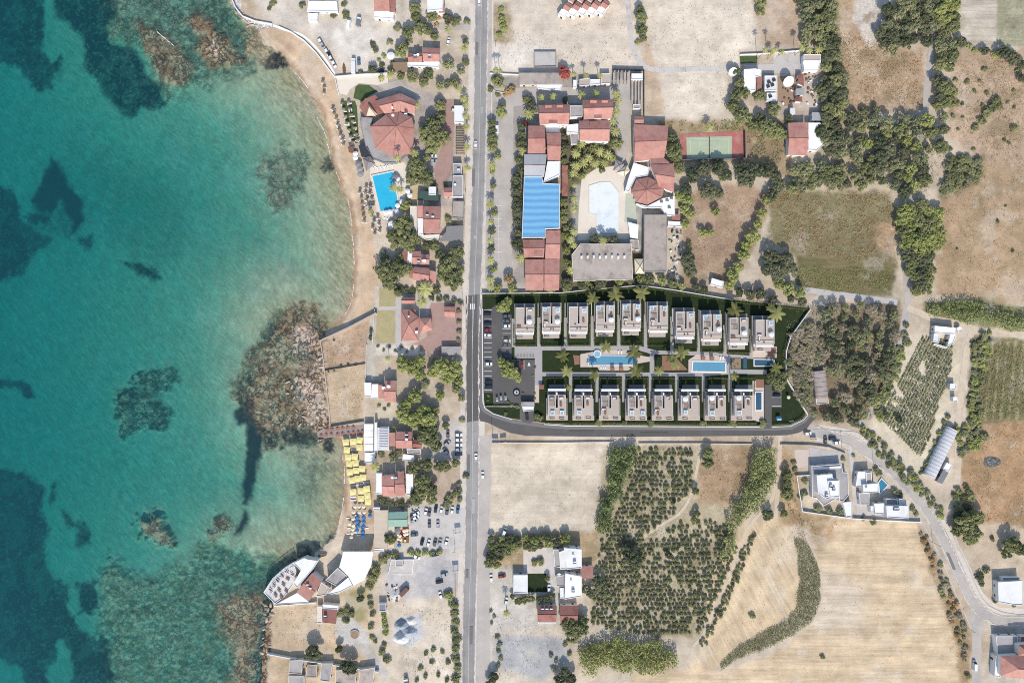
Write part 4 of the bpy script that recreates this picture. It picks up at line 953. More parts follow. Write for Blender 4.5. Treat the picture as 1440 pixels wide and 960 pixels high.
# the hotel
r = start('hotel', 'hotel block with twin dormers and tiled wings round a white link', 'hotel', '757,140 863,140 863,200 757,200')
gable(r, '757,148 801,147 800,175 759,175', 8.6, rise=2.6, win=6, **RW)
gable(r, '819,141 863,140 860,167 821,168', 8.6, rise=2.6, win=6, **RW)
gable(r, '814,170 856,169 857,199 815,198', 8.0, rise=2.4, win=6, **RW)
for x, y in ((771, 146), (787, 145.6), (834, 139), (850, 139)):
    block(r, '%g,%g %g,%g %g,%g %g,%g' % (x - 4.5, y, x + 4.5, y, x + 4.5, y + 8, x - 4.5, y + 8), 8.8, roof='gable', axis=1, rise=2.0, win=0, **RW)
for q_ in ('772,166 784,166 784,174 772,174', '836,158 846,158 846,167 836,167', '829,171 841,171 841,178 829,178'): block(r, q_, 9.4, roof='shed', rise=.7, over=.1, win=0, **RW)
block(r, '801.5,149 819,149 819,164 801.5,165', 6.2, rm='roof_grey', win=0); block(r, '797,176 815,174 815,188 797,186', 5.0, rm='roof_white', win=2); block(r, '802,188 814,188 813,203 803,203', 4.0, rm='roof_grey', win=2); block(r, '767,176.5 786,177 786,186 768,186', 4.0, rm='roof_white', win=0)
r = start('hotel', 'long hotel hall with blue roof between grey metal and red tiles', 'hotel', '733,176 790,176 790,408 733,408')
gable(r, '743,177 766,177 767,216 742,216', 7.2, axis=1, rise=2.0, **RW); gable(r, '768.4,187 789,187 788,226 770,225', 7.2, axis=1, rise=1.8, **RW)
gable(r, '737,217 769,217 765,249 737,248', 6.8, axis=1, rise=1.2, wall='wall_white', rm='roof_steel'); block(r, '770,227 788,227 787,246 764,257 766,249', 6.4, win=0)
block(r, '737,248.6 762,248.6 764,258 787,259 787,321 767,322 767,334 734,334', 7.0, rm='roof_blue', wall='wall_white', par=.3, win=3)
gable(r, '735,337 766,337 765,362 737,362', 6.0, axis=1, rise=1.6, **RW); gable(r, '768,324 788,324 787,364 766.5,364', 6.0, axis=1, rise=1.6, **RW); gable(r, '738,364.6 764.6,364.6 764,408 739,408', 6.0, axis=1, rise=1.6, **RW); gable(r, '765.4,364.6 787,364.6 786,408 765.4,408', 6.0, axis=1, rise=1.6, **RW)
for q_ in ('751,346 764,346 763,361 751,361',): block(r, q_, 7.2, roof='shed', rise=.5, over=.1, win=0, **RW)
house('covered_walk', 'narrow red-roofed covered walk beside the blue hotel roof', 'walkway', '790,232 799,233 798,276 790,275', 3.2, roof='shed', axis=1, rise=.5, wall='wall_white', rm='roof_rust', win=0)
r = start('hotel_annex', 'long red-tiled annex with octagonal pavilion beside the tennis court', 'hotel', '891,164 948,164 948,290 891,290')
gable(r, '892,164 905,164 905,174 892,174', 4.6, rise=.8, **RW)
gable(r, '891,175 940,177 934,222 892,228', 5.6, axis=1, rise=2.4, **RW); gable(r, '914,231 948,230 947,271 926,262', 5.6, axis=1, rise=2.2, win=3, **RW)
block(r, '914,222 934,222.5 942,229 916,230.6', 5.7, roof='shed', rise=.6, over=.2, win=0, **RW)
block(r, '895,252 912,249 926,256 934,265 931,277 910,288 895,284 888,270', 4.6, roof='pyramid', apex=(909, 267), rise=2.2, over=.6, **RW)
block(r, '891,229 913,236 911,247 894,250 884,270 879,268 884,250', 3.4, win=0); block(r, '895,286 910,290 932,279 949,276 949,303 936,303 930,292 906,292', 3.6, rm='roof_white', win=3)
for x, y in ((930, 284), (938, 282), (944, 279), (941, 292)):
    mb = MB(); p = W(x, y, 3.7); mb.box(0, 0, .05, 1.6, 1.0, .8); part('roof_unit', mb, M('metal_grey'), r, (p[0] - r.location.x, p[1] - r.location.y, 3.7))
r = start('shade_sail', 'pair of pale grey sails above the hotel pool', 'shade', '860,224 886,224 886,246 860,246')
block(r, '862,240 866,224 878,230 874,240', 3.0, roof='pyramid', rise=1.2, rm='roof_grey', wall='wall_grey', win=0, over=1.0); block(r, '866,243 882,232 886,240 878,248', 3.4, roof='pyramid', rise=1.2, rm='canvas_cream', wall='wall_grey', win=0, over=1.0)
r = start('flat_building', 'large flat grey concrete roof right of the hotel pool', 'building', '905,301 938,301 938,383 905,383')
block(r, '906,302 938,302 937,382 905,382', 4.6, rm='roof_dirty', wall='wall_grey', par=.2, win=4)
r = start('plant_building', 'dirty flat-roofed hotel block with a row of roof units', 'building', '805,343 890,343 890,395 805,395')
block(r, '816,343 888,343 890,393 806,395 804,358', 5.2, rm='roof_dirty', wall='wall_cream', par=.2, win=3)
for k in range(8):
    mb = MB(); p = W(817.5 + k * 8.6, 362 - (k % 3) * .5, 5.3); mb.box(0, 0, .05, 1.1, 1.5, 1.2); part('roof_unit', mb, M('metal_white'), r, (p[0] - r.location.x, p[1] - r.location.y, 5.3))
r = start('kiosk', 'pale pyramid-roofed kiosk between the two grey hotel roofs', 'kiosk', '892,363 907,363 907,385 892,385')
block(r, '892,364 906,364 907,385 893,385', 3.0, roof='pyramid', rise=1.4, rm='canvas_cream', wall='wall_white'); 
r = start('bar_terrace', 'white broken bar terrace below the hotel pool', 'terrace', '882,312 900,312 900,350 882,350')
block(r, '883,312 898,316 897,336 886,334', 2.6, roof='canopy', rm='canvas_white'); block(r, '886,337 898,338 899,352 887,350', 2.8, rm='roof_dirty', win=1)
r = start('outbuilding', 'small outbuildings with a red patch right of the flat grey roof', 'building', '938,300 961,300 961,318 938,318')
block(r, '945,301 957,301 956,310 945,309', 3, roof='shed', rise=.5, **RW); block(r, '939,311 960,312 959,319 939,318', 2.4, rm='roof_white', win=1)
# ---- farm north-east
r = start('house', 'white flat house with a red strip and a dark-tabled terrace', 'house', '1046,97 1092,97 1092,143 1046,143')
block(r, '1046,98 1062,97 1070,99 1070,107 1063,108 1062,128 1046,126', 4.4, win=3); block(r, '1064,109 1071,109 1071,128 1064,127', 3.6, roof='shed', axis=1, rise=.5, wall='wall_white', rm='roof_rust', win=1); block(r, '1075,107 1092,107 1092,128 1075,128', 3.2, rm='roof_white', win=2); block(r, '1078,131 1092,131 1092,143 1078,142', 3.0, rm='roof_white', win=1)
for x, y in ((1081, 116), (1086, 120), (1080, 122), (1088, 113), (1083, 136)):
    mb = MB(); p = W(x, y, 3.3); mb.box(0, 0, 0, 1.7, 1.5, .7, .4); part('roof_clutter', mb, M('metal_dark'), r, (p[0] - r.location.x, p[1] - r.location.y, 3.3))
for nm, lb, q_, h_, rm_ in (('store', 'cream double-roofed store at the corner of the farm yard', '1130,77 1154,77 1154,86 1130,86', 4, 'roof_beige'), ('shed', 'red-roofed shed right of the big satellite dish', '1122,104 1130,104 1130,122 1122,118', 3, 'roof_rust'), ('shed', 'small red-roofed shed below the big satellite dish', '1119,136 1128,136 1128,144 1119,143', 2.8, 'roof_rust'), ('shed', 'grey tin shed just above the red barn', '1142,158 1156,158 1157,170 1141,170', 3, 'roof_steel'), ('shed', 'small pale shed above the red barn roof', '1111,152 1118,152 1118,161 1111,161', 2.6, 'roof_white'), ('shed', 'grey box beside the little red shed', '1119,125 1131,124 1131,134 1119,134', 2.8, 'roof_grey')):
    house(nm, lb, nm, q_, h_, rm=rm_, win=2, roof='shed' if 'red' in lb.split('-')[0] else 'flat', **({'rise': .5} if 'red' in lb.split('-')[0] else {}))
house('store', 'white-roofed store at the end of the farm yard', 'store', '1129,87 1154,87 1150,100 1131,100', 3.6)
for x, y, rr, lb in ((1105, 118, 3.2, 'big white satellite dish on the brown farm yard'), (1028, 104, 2.6, 'white satellite dish in the trees at the track end')):
    p = W(x, y); t = thing('satellite_dish', lb, 'satellite dish', p, .3); dish(t, x, y, 0, rr)
    for c in list(t.children): c.location = (0, 0, 0)
r = start('barn', 'red-tiled barn with a white flat wing among dark trees', 'barn', '1107,172 1160,172 1160,220 1107,220')
block(r, '1108,173 1136,172 1135,219 1108,218', 4.6, roof='gable', axis=1, rise=1.6, **RW); block(r, '1136.5,173 1153,173 1159,184 1158,204 1148,212 1136.5,211', 4.0, win=2)
r = house('shed', 'white flatbed shed below the diagonal row of trees', 'shed', '1001,391 1018,396 1016,405 999,400', 2.8, win=2)
# barrel-roofed barn in the wood and the tunnel greenhouse
def barrel(name, label, cat, a, b, w, h0, rise, mat, ribs=0):
    """arched roof from a to b (map units), w metres wide"""
    p, q = Vector(W(*a)), Vector(W(*b)); d = (q - p); L = d.length; ang = math.atan2(d.y, d.x); t = thing(name, label, cat, tuple((p + q) / 2), ang)
    mb = MB(); n = 10; pr = [(-w / 2 * math.cos(math.pi * k / n), h0 + rise * math.sin(math.pi * k / n)) for k in range(n + 1)]
    for (y0, z0), (y1, z1) in zip(pr, pr[1:]): mb.quad((-L / 2, y0, z0), (-L / 2, y1, z1), (L / 2, y1, z1), (L / 2, y0, z0))
    part('roof', mb, mat, t, smooth=True)
    for s in (-1, 1):
        mb = MB(); mb.poly([(s * L / 2, y * .99, z * .995) for y, z in pr] + [(s * L / 2, w / 2 * .99, 0), (s * L / 2, -w / 2 * .99, 0)]); part('end_wall', mb, mat, t)
        mb = MB(); mb.quad((-L / 2, s * w / 2, 0), (L / 2, s * w / 2, 0), (L / 2, s * w / 2, h0), (-L / 2, s * w / 2, h0)); part('side_wall', mb, mat, t)
    for k in range(ribs):
        x = -L / 2 + L * (k + .5) / ribs; mb = MB()
        for (y0, z0), (y1, z1) in zip(pr, pr[1:]): mb.tube((x, y0 * 1.01, z0 + .04), (x, y1 * 1.01, z1 + .04), .07, n=4)
        part('rib', mb, M('metal_grey'), t)
    return t
barrel('barn', 'grey barrel-roofed barn in the wood right of the estate', 'barn', (1149, 521), (1153, 559), 7, 2.6, 2.0, surf('roof_sheet', (176, 160, 150), .2, stain=(140, 126, 118)), 6)
house('lean_to', 'pale lean-to against the barrel-roofed barn', 'shed', '1147,560 1164,557 1165,567 1148,568', 2.4, rm='roof_beige', win=0)
barrel('greenhouse', 'translucent plastic tunnel greenhouse beside the vine rows', 'greenhouse', (1336, 602), (1304, 669), 7.2, 1.6, 1.9, surf('film', (206, 204, 204), .18, .5, 1.2, .35, .5, 0, stain=(170, 170, 174), stain_amt=.7), 14)
r = start('shed', 'half white half dark shed beside the tunnel greenhouse', 'shed', '1316,650 1340,650 1340,681 1316,681')
block(r, '1331,650 1339,654 1334,663 1326,659', 2.8, win=1); block(r, '1326,660 1333.6,664 1325,680 1317,677', 2.7, roof='shed', axis=1, rise=.4, wall='wall_grey', rm='metal_grey', win=1)
house('hut', 'square white hut beside the dirt lane, the upper of two', 'hut', '1336,539 1345,540 1343,548 1335,547', 2.6, win=1)
house('hut', 'square white hut beside the dirt lane, the lower of two', 'hut', '1340,558 1346,558 1346,565 1340,564', 2.4, win=1)
r = start('house', 'white courtyard house with a tree inside near the lane fork', 'house', '1312,457 1346,457 1346,488 1312,488')
block(r, '1314,458 1344,461 1344,470 1314,468', 3.4, win=4); block(r, '1313,469 1321,470 1320,482 1312,480', 3.0, rm='roof_white', win=1); block(r, '1336,470 1344,471 1340,483 1332,487', 2.8, win=1); block(r, '1314,482.5 1332,488 1330,490 1313,485', 1.6, win=0, rm='paver_cream')
house('water_tank', 'round-cornered white water tank beside the courtyard house', 'tank', '1345,461 1349,459 1353,462 1352,466 1347,467', 2.2, win=0)
# ---- white villas inside the walled plot
r = start('villa', 'large stepped white villa with grey terraces in the walled plot', 'villa', '1140,652 1195,652 1195,712 1140,712')
block(r, '1141,655 1183,652 1185,664 1192,664 1193,696 1186,704 1180,704 1180,698 1158,711 1148,700 1142,699', 3.4, rm='roof_grey', win=4)
block(r, '1144,657 1182,655 1182,658 1145,660', 3.9, z0=3.45, win=0, par=.1); block(r, '1148,668 1170,666 1171,672 1180,674 1180,699 1162,701 1150,693', 6.6, z0=3.45, rm='roof_white', win=4); block(r, '1164,676 1180,675 1180,698 1168,699', 7.4, z0=6.66, rm='roof_white', win=0)
heater(r, 1168, 683, 7.5); heater(r, 1172, 687, 7.5); heater(r, 1162, 696, 6.7)
house('outbuilding', 'small white cube at the wall below the stepped villa', 'building', '1185,706 1198,705 1198,727 1190,726', 3.0, win=1)
r = start('villa', 'cubic white villa with the triangular pool', 'villa', '1202,660 1242,660 1242,708 1202,708')
block(r, '1206,663 1225,662 1226,680 1214,680 1212,684 1203,684', 3.6, win=2); block(r, '1218,664 1225,664 1225,679 1218,679', 4.2, z0=3.65, win=0, rm='roof_beige'); block(r, '1213,681 1235,679 1235,692 1214,693', 5.4, rm='roof_white', win=2); block(r, '1208,693 1222,693 1222,709 1209,709', 3.2, rm='roof_grey', win=2); dish(r, 1218, 686, 5.4, .8)
r = start('villa', 'white villa with long parapet at the lower corner of the walled plot', 'villa', '1228,698 1280,698 1280,730 1228,730')
block(r, '1246,711 1278,711 1277,729 1247,727', 6.0, win=3); block(r, '1229,708 1243,707 1243,722 1231,722', 4.2, win=2, rm='roof_white'); block(r, '1246,701 1262,702 1262,709.5 1246,709', 3.6, win=0, rm='roof_grey'); block(r, '1264,701 1274,702 1274,709.5 1264,709', 3.6, win=0); block(r, '1224,711 1228,711 1228,720 1224,720', 3, win=0); heater(r, 1258, 715, 6.1); heater(r, 1262, 715, 6.1)
house('house', 'white flat-roofed house beside the bend of the winding road', 'house', '1403,818 1438,816 1438,850 1425,850 1404,846', 4.4, win=6)
house('porch', 'small glazed porch above the white house at the road bend', 'porch', '1409,811 1433,811 1433,817 1409,816', 2.6, rm='roof_grey', win=0)
r = start('house', 'hip-roofed red house with white balconies at the lower corner', 'house', '1398,892 1460,892 1460,960 1398,960')
block(r, '1407,922 1470,918 1470,958 1407,950', 7.2, roof='hip', rise=3.2, **RW); block(r, '1432,906 1470,904 1470,922 1432,921', 7.4, roof='hip', rise=2.6, win=0, **RW); block(r, '1400,894 1431,894 1431,920 1403,920', 3.6, rm='roof_grey', win=2); block(r, '1434,894 1470,894 1470,903 1434,903', 3, rm='roof_rust', win=0); block(r, '1400,921 1406.6,922 1406,952 1398,950', 4, win=1)
# ---- south, by the main road
house('house', 'white roofed box house in the shade of a tree by the road', 'house', '722,808 742,808 742,834 722,833', 3.6, win=3)
r = start('house', 'white cubic house, the upper of two beside the orchard', 'house', '778,770 820,770 820,802 778,802')
block(r, '793,770 818,772 818,798 797,800', 6.4, rm='roof_white', win=4); block(r, '778,772 792,772 792,798 780,796', 3.4, rm='roof_grey', win=2); block(r, '786,776 796,772 796,800 788,800', 4.8, win=1); chimney(r, 806, 780, 6.5); heater(r, 808, 790, 6.5)
r = start('house', 'white cubic house, the lower of two beside the orchard', 'house', '780,806 820,806 820,842 780,842')
block(r, '795,806 818,810 818,838 794,842', 6.4, rm='roof_white', win=4); block(r, '781,810 794,808 794,824 782,824', 3.4, rm='roof_grey', win=2); block(r, '787,826 793.4,826 793,841 788,841', 4, win=1); chimney(r, 803, 816, 6.5); heater(r, 806, 830, 6.5); dish(r, 786, 806, 3.6, .9)
house('shed', 'red-striped tin shed between cubic houses and orchard', 'shed', '817,796 834,795 834,812 817,812', 3.2, roof='shed', rise=.9, rm='roof_red', win=1)
r = start('house', 'brown-roofed row house with solar panels, left of its twin', 'house', '755,850 783,850 783,876 755,876')
block(r, '756,851 783,851 782,874 756,874', 4.6, roof='gable', rise=1.6, wall='wall_white', rm='roof_rust', win=4); block(r, '757,870 781,871 781,876 757,876', 3, win=2)
for x in (763, 769, 775): heater(r, x, 856, 5.2)
block(start('house', 'brown-roofed row house half under a big tree', 'house', '787,850 815,850 815,877 787,877'), '787,851 813,851 812,877 788,877', 4.6, roof='gable', rise=1.6, wall='wall_white', rm='roof_rust', win=4)
# ------------------------------------------------------------------ the new villa estate
sheet('lawn', ESTATE, M('turf_estate'), .12)
sheet('estate_car_park', '679.4,435 690,434 698,429 710,434 719.5,443 719.5,505 752,506 752,566 751,577 752,591 745,595 735,593 731,588 731,574 718,570 712,573 694,571 693,552 680.5,552', M('asphalt_new'), .14)
sheet('estate_lane', '1075,541 1085,541 1085,549 1099,549 1099,573 1085,573 1085,602 1075,602', M('asphalt_new'), .14)
PV = M('paver_estate')
sheet('walkway', '719.6,448 724.6,448 724.6,488 719.6,488', PV, .15)
sheet('walkway', '723.6,487 762.5,487 762.5,541 752,541 752,503.5 723.6,503.5', PV, .15)
sheet('walkway', '762.5,486.8 899,486 922,492.6 1000,495 1025,498 1060,500 1060,504.5 1020,503 985,500 950,498.5 918,498 897,492.4 762.5,492.6', PV, .152)
sheet('walkway', '762.5,523 914,523.4 985,523.5 1028,519 1078,520 1078,526 1030,525.6 985,529.4 914,529.2 762.5,528.8', PV, .152)
sheet('walkway', '913.5,493 920,493 920,527 913.5,527', PV, .156)
sheet('walkway', '1019.5,500 1027,500 1027,524 1019.5,524', PV, .156)
TOPX = [725.2, 762.5, 800.5, 838.3, 875.3, 913.2, 951, 988.5, 1026, 1062.6]
TOPY = [432.3, 431.2, 431.2, 429, 427.3, 429.5, 438.4, 441.8, 446.8, 449.6]
BOTX = [770.5, 808, 845.6, 883, 920.5, 958, 995.4, 1033]
BOTY = [546.4, 546.8, 546.8, 546.8, 546.8, 547, 547, 547]
for x, y0, y1 in ((755.4, 446, 488), (793, 446, 488), (830.6, 444, 488), (868, 442.4, 488), (905.3, 441.8, 489), (942.4, 445, 494), (979.4, 454, 496), (1016.6, 457, 498), (1053.8, 462.5, 501)):
    sheet('walkway', [(x, y0), (x + 5, y0), (x + 5, y1), (x, y1)], PV, .15)
for x in (800, 837.4, 874.7, 912.2, 949.4, 986.8, 1024.2):
    sheet('walkway', [(x, 526), (x + 4.9, 526), (x + 4.9, 565), (x, 565)], PV, .15)
sheet('pool_deck', '816,498 836,494 850,492 881,492 884,498 897,499 914,502 914,508 897,511 896,515 882,521 843,521 840,516 816,516', M('deck_cream'), .16)
sheet('pool_deck', '968,506 980,498 1020,501 1022,525 968,524', M('deck_cream'), .16)
sheet('wood_patio', '931,500 948,500 967,520 931,521', M('wood_deck'), .16)
sheet('wood_patio', '806,499 815,500 815,512 808,513', M('wood_deck'), .16)
sheet('pool_deck', '1058,487 1092,487 1092,503 1058,503', M('deck_cream'), .17)
sheet('pool_deck', '1058,535 1074,534 1074,595 1058,590', M('deck_cream'), .17)
sheet('wood_patio', '1063,533 1074,533 1074,545 1063,545', M('wood_deck'), .19)
sheet('wood_patio', '1079,488 1091,488 1090,502 1079,502', M('wood_deck'), .19)
sheet('walkway', '752,541 758,541 758,566 752,566', M('deck_cream'), .15)
mb = MB()
for k in range(18):
    y = 435.6 + 6.62 * k
    if y < 552: mb.poly([(*W(*p)[:2], .3) for p in ((680.5, y + .3), (691.5, y + .3), (691.5, y - .3), (680.5, y - .3))])
    if 447 < y < 490: mb.poly([(*W(*p)[:2], .3) for p in ((706.5, y + .3), (718.5, y + .3), (718.5, y - .3), (706.5, y - .3))])
for q_ in ('736.6,507 737.2,507 737.2,519 736.6,519', '743,510 744.6,510 746,514.4 742,514.4', '1085.6,558 1098,558 1098,558.7 1085.6,558.7', '1085.6,570.4 1098,570.4 1098,571 1085.6,571'):
    mb.poly([(*W(*p)[:2], .3) for p in P(q_)][::-1])
struct('parking_marking', mb.mesh('parking_marking', M('paint_white')))
# boundary walls
def wall_run(name, label, cat, line, h, w=.3, mat='wall_white', group=None):
    line = P(line) if isinstance(line, str) else line; q = [W(*p) for p in line]; root = q[len(q) // 2]
    mb = MB()
    for a, b in zip(line, line[1:]):
        mb.prism([(W(*p)[0] - root[0], W(*p)[1] - root[1]) for p in strip([a, b], w / S)], 0, h)
    return tag(obj(name, mb.mesh(name, M(mat)), None, root), label, cat, group)
wall_run('boundary_wall', 'long pale boundary wall behind the upper villa row', 'wall', '678,413 788,412 832,407.4 900,401.4 947,408 1030,422', 2.2, .35)
wall_run('boundary_wall', 'slanting white boundary wall at the wood side of the estate', 'wall', '1138,435 1123,456 1110,474 1104,494 1103.4,530 1117,553 1130,575 1134,582', 2.0, .35)
wall_run('boundary_wall', 'low white wall along the estate car park and main road', 'wall', '678.6,434 679.6,552 681,570', 1.2, .25)
wall_run('boundary_wall', 'low white wall below the estate car park lawn', 'wall', '681,571 724,571', 1.2, .25)
for i, x in enumerate((756.5, 794.3, 831.4, 868.6, 906.4, 944.6, 982, 1019.4, 1056.6)):
    y1 = TOPY[i + 1] + 14 if i < 6 else TOPY[i] + 16
    later(wall_run('garden_wall', None, 'wall', [(x, y1 - 19), (x, y1)], 1.7, .3, group='garden walls between the upper villas'), 'thin white garden wall', x, y1 - 9)

# ---- villas
U = S * (CAMH - 6.8) / CAMH
def lb(mb, u0, v0, u1, v1, z0, z1): return mb.prism([(u0 * U, -v0 * U), (u1 * U, -v0 * U), (u1 * U, -v1 * U), (u0 * U, -v1 * U)], z0, z1)
surf('villa_wall', (236, 222, 206), .05, .3, 2.0, .85, .25, .05, stain=(216, 200, 184), rnd=.02)
surf('villa_grey', (132, 130, 130), .1, .4, 2.0, .8, .3, .05, rnd=.02)
def villa_windows(t, v, z, us, face):
    for u in us:
        mb = MB(); lb(mb, u, v - .15, u + 4.6, v + .15, z, z + 2.2); w_ = part('window', mb, M('metal_dark'), t); mb = MB(); lb(mb, u + .3, v - .25, u + 4.3, v + .25, z + .1, z + 2.1); part('pane', mb, M('glass_dark'), w_)
def villa_upper():
    t = thing('villa', None, 'villa', group='villas of the upper row'); w_ = M('villa_wall')
    mb = MB(); lb(mb, -1.5, -6, 27.5, 22, 0, 3.4); lb(mb, 0, 22.002, 26, 38, 0, 3.4); part('ground_storey', mb, w_, t)
    mb = MB(); lb(mb, -1.2, -5.7, 27.2, -.1, 3.402, 3.46); lb(mb, -1.2, -.1, -.1, 21.6, 3.402, 3.46); lb(mb, 26.1, -.1, 27.2, 21.6, 3.402, 3.46); lb(mb, 12.1, .0, 14.4, 24, 3.402, 3.45); part('lower_terrace', mb, M('villa_grey'), t)
    mb = MB(); lb(mb, 0, 0, 12, 34, 3.402, 6.8); lb(mb, 14.5, 0, 26, 34, 3.402, 6.8); lb(mb, 12.001, 24, 14.499, 34, 3.402, 6.8); part('upper_storey', mb, w_, t)
    mb = MB(); lb(mb, .4, .4, 11.6, 33.6, 6.802, 6.85); lb(mb, 14.9, .4, 25.6, 33.6, 6.802, 6.85); lb(mb, 11.61, 24.4, 14.89, 33.6, 6.802, 6.85); part('roof_terrace', mb, M('roof_beige'), t)
    mb = MB()
    for r_ in ((0, 0, .39, 34), (25.61, 0, 26, 34), (.4, 0, 12, .39), (14.5, 0, 25.6, .39), (11.61, .4, 12, 24), (14.5, .4, 14.89, 24), (12.01, 24, 14.49, 24.39), (.4, 29.2, 25.6, 29.6)): lb(mb, *r_, 6.803, 7.25)
    part('parapet', mb, M('wall_white'), t)
    mb = MB(); lb(mb, .6, 35.2, 25.4, 38.4, 6.5, 6.95); part('beam', mb, M('wall_white'), t)
    mb = MB(); lb(mb, 1.5, 38.002, 24.5, 44, 0, 3.4); part('porch', mb, w_, t)
    mb = MB(); lb(mb, 1.8, 34.1, 24.2, 43.7, 3.403, 3.45); part('balcony', mb, M('roof_beige'), t)
    villa_windows(t, 34.1, 3.9, (2, 8, 14.5, 20), 1); villa_windows(t, -.1, 4.2, (3, 18), 0); villa_windows(t, -6.1, .9, (2, 8, 14.5, 20), 0)
    return t
def villa_lower():
    t = thing('villa', None, 'villa', group='villas of the lower row'); w_ = M('villa_wall')
    mb = MB(); lb(mb, -2, 14, 28, 38, 0, 3.4); lb(mb, 0, 4, 25, 13.99, 0, 3.4); part('ground_storey', mb, w_, t)
    mb = MB(); lb(mb, -1.8, 14.2, -.1, 37.9, 3.402, 3.46); lb(mb, 25.1, 14.2, 27.8, 37.9, 3.402, 3.46); lb(mb, .2, 4.1, 24.8, 8.9, 3.402, 3.46); lb(mb, 11.2, 9, 13.9, 27, 3.402, 3.45); part('lower_terrace', mb, M('villa_grey'), t)
    mb = MB(); lb(mb, 0, 9, 11, 37.4, 3.402, 6.8); lb(mb, 14, 9, 25, 37.4, 3.402, 6.8); lb(mb, 11.001, 27, 13.999, 37.4, 3.402, 6.8); part('upper_storey', mb, w_, t)
    mb = MB(); lb(mb, .4, 9.4, 10.6, 37, 6.802, 6.85); lb(mb, 14.4, 9.4, 24.6, 37, 6.802, 6.85); lb(mb, 10.61, 27.4, 14.39, 37, 6.802, 6.85); part('roof_terrace', mb, M('roof_beige'), t)
    mb = MB()
    for r_ in ((0, 9, .39, 37.4), (24.61, 9, 25, 37.4), (.4, 9, 11, 9.39), (14, 9, 24.6, 9.39), (10.61, 9.4, 11, 27), (14, 9.4, 14.39, 27), (11.01, 27, 13.99, 27.39), (11.6, 5, 13.4, 9)): lb(mb, *r_, 6.803, 7.25)
    part('parapet', mb, M('wall_white'), t)
    mb = MB(); lb(mb, 0, 0, 25.2, 3.2, 6.5, 6.95); part('beam', mb, M('wall_white'), t)
    for u in (.3, 12, 24.3):
        mb = MB(); lb(mb, u, .6, u + .7, 1.6, 0, 6.499); part('pillar', mb, M('wall_white'), t)
    mb = MB(); lb(mb, -2, 38.1, 28.5, 45, 0, 3.4); part('porch', mb, w_, t)
    mb = MB(); lb(mb, -1.7, 38.3, 12.9, 44.7, 3.403, 3.45); lb(mb, 13.2, 38.3, 28.2, 44.7, 3.403, 3.45); part('balcony', mb, M('roof_beige'), t)
    villa_windows(t, 37.5, 3.8, (2, 14.5, 19.5), 1); villa_windows(t, 8.9, 3.9, (3, 17), 0); villa_windows(t, 4, .4, (2, 8, 14.5, 19.5), 0)
    return t
ORD = ['', 'first', 'second', 'third', 'fourth', 'fifth', 'sixth', 'seventh', 'eighth', 'ninth', 'tenth', 'eleventh', 'twelfth', 'thirteenth', 'fourteenth', 'fifteenth', 'sixteenth', 'seventeenth', 'eighteenth', 'nineteenth', 'twentieth', 'twenty-first', 'twenty-second', 'twenty-third', 'twenty-fourth', 'twenty-fifth', 'twenty-sixth', 'twenty-seventh', 'twenty-eighth', 'twenty-ninth', 'thirtieth']
va, vb = villa_upper(), villa_lower(); VILLAS = []
for i, (x, y) in enumerate(zip(TOPX, TOPY)):
    t = va if i == 0 else dup(va); t.location = W(x, y, 6.8)[:2] + (0,); VILLAS.append((t, x, y, 0, i))
    t['label'] = 'two-storey beige villa with roof terrace, %s from left in the upper row' % ORD[i + 1]
for i, (x, y) in enumerate(zip(BOTX, BOTY)):
    t = vb if i == 0 else dup(vb); t.location = W(x, y, 6.8)[:2] + (0,); VILLAS.append((t, x, y, 1, i))
    t['label'] = 'two-storey beige villa with white beam, %s from left in the lower row' % ORD[i + 1]
for x, y in zip(BOTX, BOTY): sheet('patio', [(x + 1, y - 6), (x + 24, y - 6), (x + 24, y - .3), (x + 1, y - .3)], M('villa_grey'), .17)
# ---- roof furniture
def proto(fn):
    fn.done = None
    def make(x, y, z, rz=0, label=None, px=None, py=None):
        p = W(x, y, z)
        if fn.done is None: fn.done = fn(); t = fn.done
        else: t = dup(fn.done)
        t.location = p; t.rotation_euler = (0, 0, rz)
        return t
    return make
surf('cushion', (236, 230, 222), .1, 1, 4, .9, .1, .1); surf('rattan', (128, 100, 84), .3, 2, 5, .9, .1, .3)
surf('tub_water', (150, 196, 214), .1, 1, 4, .1, .5, 0)
@proto
def hot_tub():
    t = thing('hot_tub', None, 'hot tub'); a = [(-1.1, -1.1), (1.1, -1.1), (1.1, 1.1), (-1.1, 1.1)]
    mb = MB(); mb.ring(a, inset(a, .28), 0, .85); part('shell', mb, M('plastic_white'), t); mb = MB(); mb.poly([(*p, .7) for p in inset(a, .29)]); part('water', mb, M('tub_water'), t); return t
@proto
def dining_set():
    t = thing('dining_table', None, 'dining table'); mb = MB(); mb.box(0, 0, .7, 1.1, 2.4, .08); part('table_top', mb, M('wood'), t)
    for x, y in ((-.4, -1), (.4, -1), (-.4, 1), (.4, 1)):
        mb = MB(); mb.box(x, y, 0, .1, .1, .699); part('leg', mb, M('wood'), t)
    return t
@proto
def chair():
    t = thing('chair', None, 'chair'); mb = MB(); mb.box(0, 0, .1, .6, .6, .35); part('seat', mb, M('rattan'), t); mb = MB(); mb.box(0, .3, .1, .6, .12, .8); part('backrest', mb, M('rattan'), t); return t
@proto
def sofa():
    t = thing('sofa', None, 'sofa'); mb = MB(); mb.box(0, 0, 0, 2.4, .9, .42); mb2 = MB(); mb2.box(0, .42, .421, 2.4, .22, .4); part('seat', mb, M('cushion'), t); part('backrest', mb2, M('rattan'), t)
    for s in (-1, 1):
        mb = MB(); mb.box(s * 1.25, 0, 0, .2, .95, .6); part('armrest', mb, M('rattan'), t)
    return t
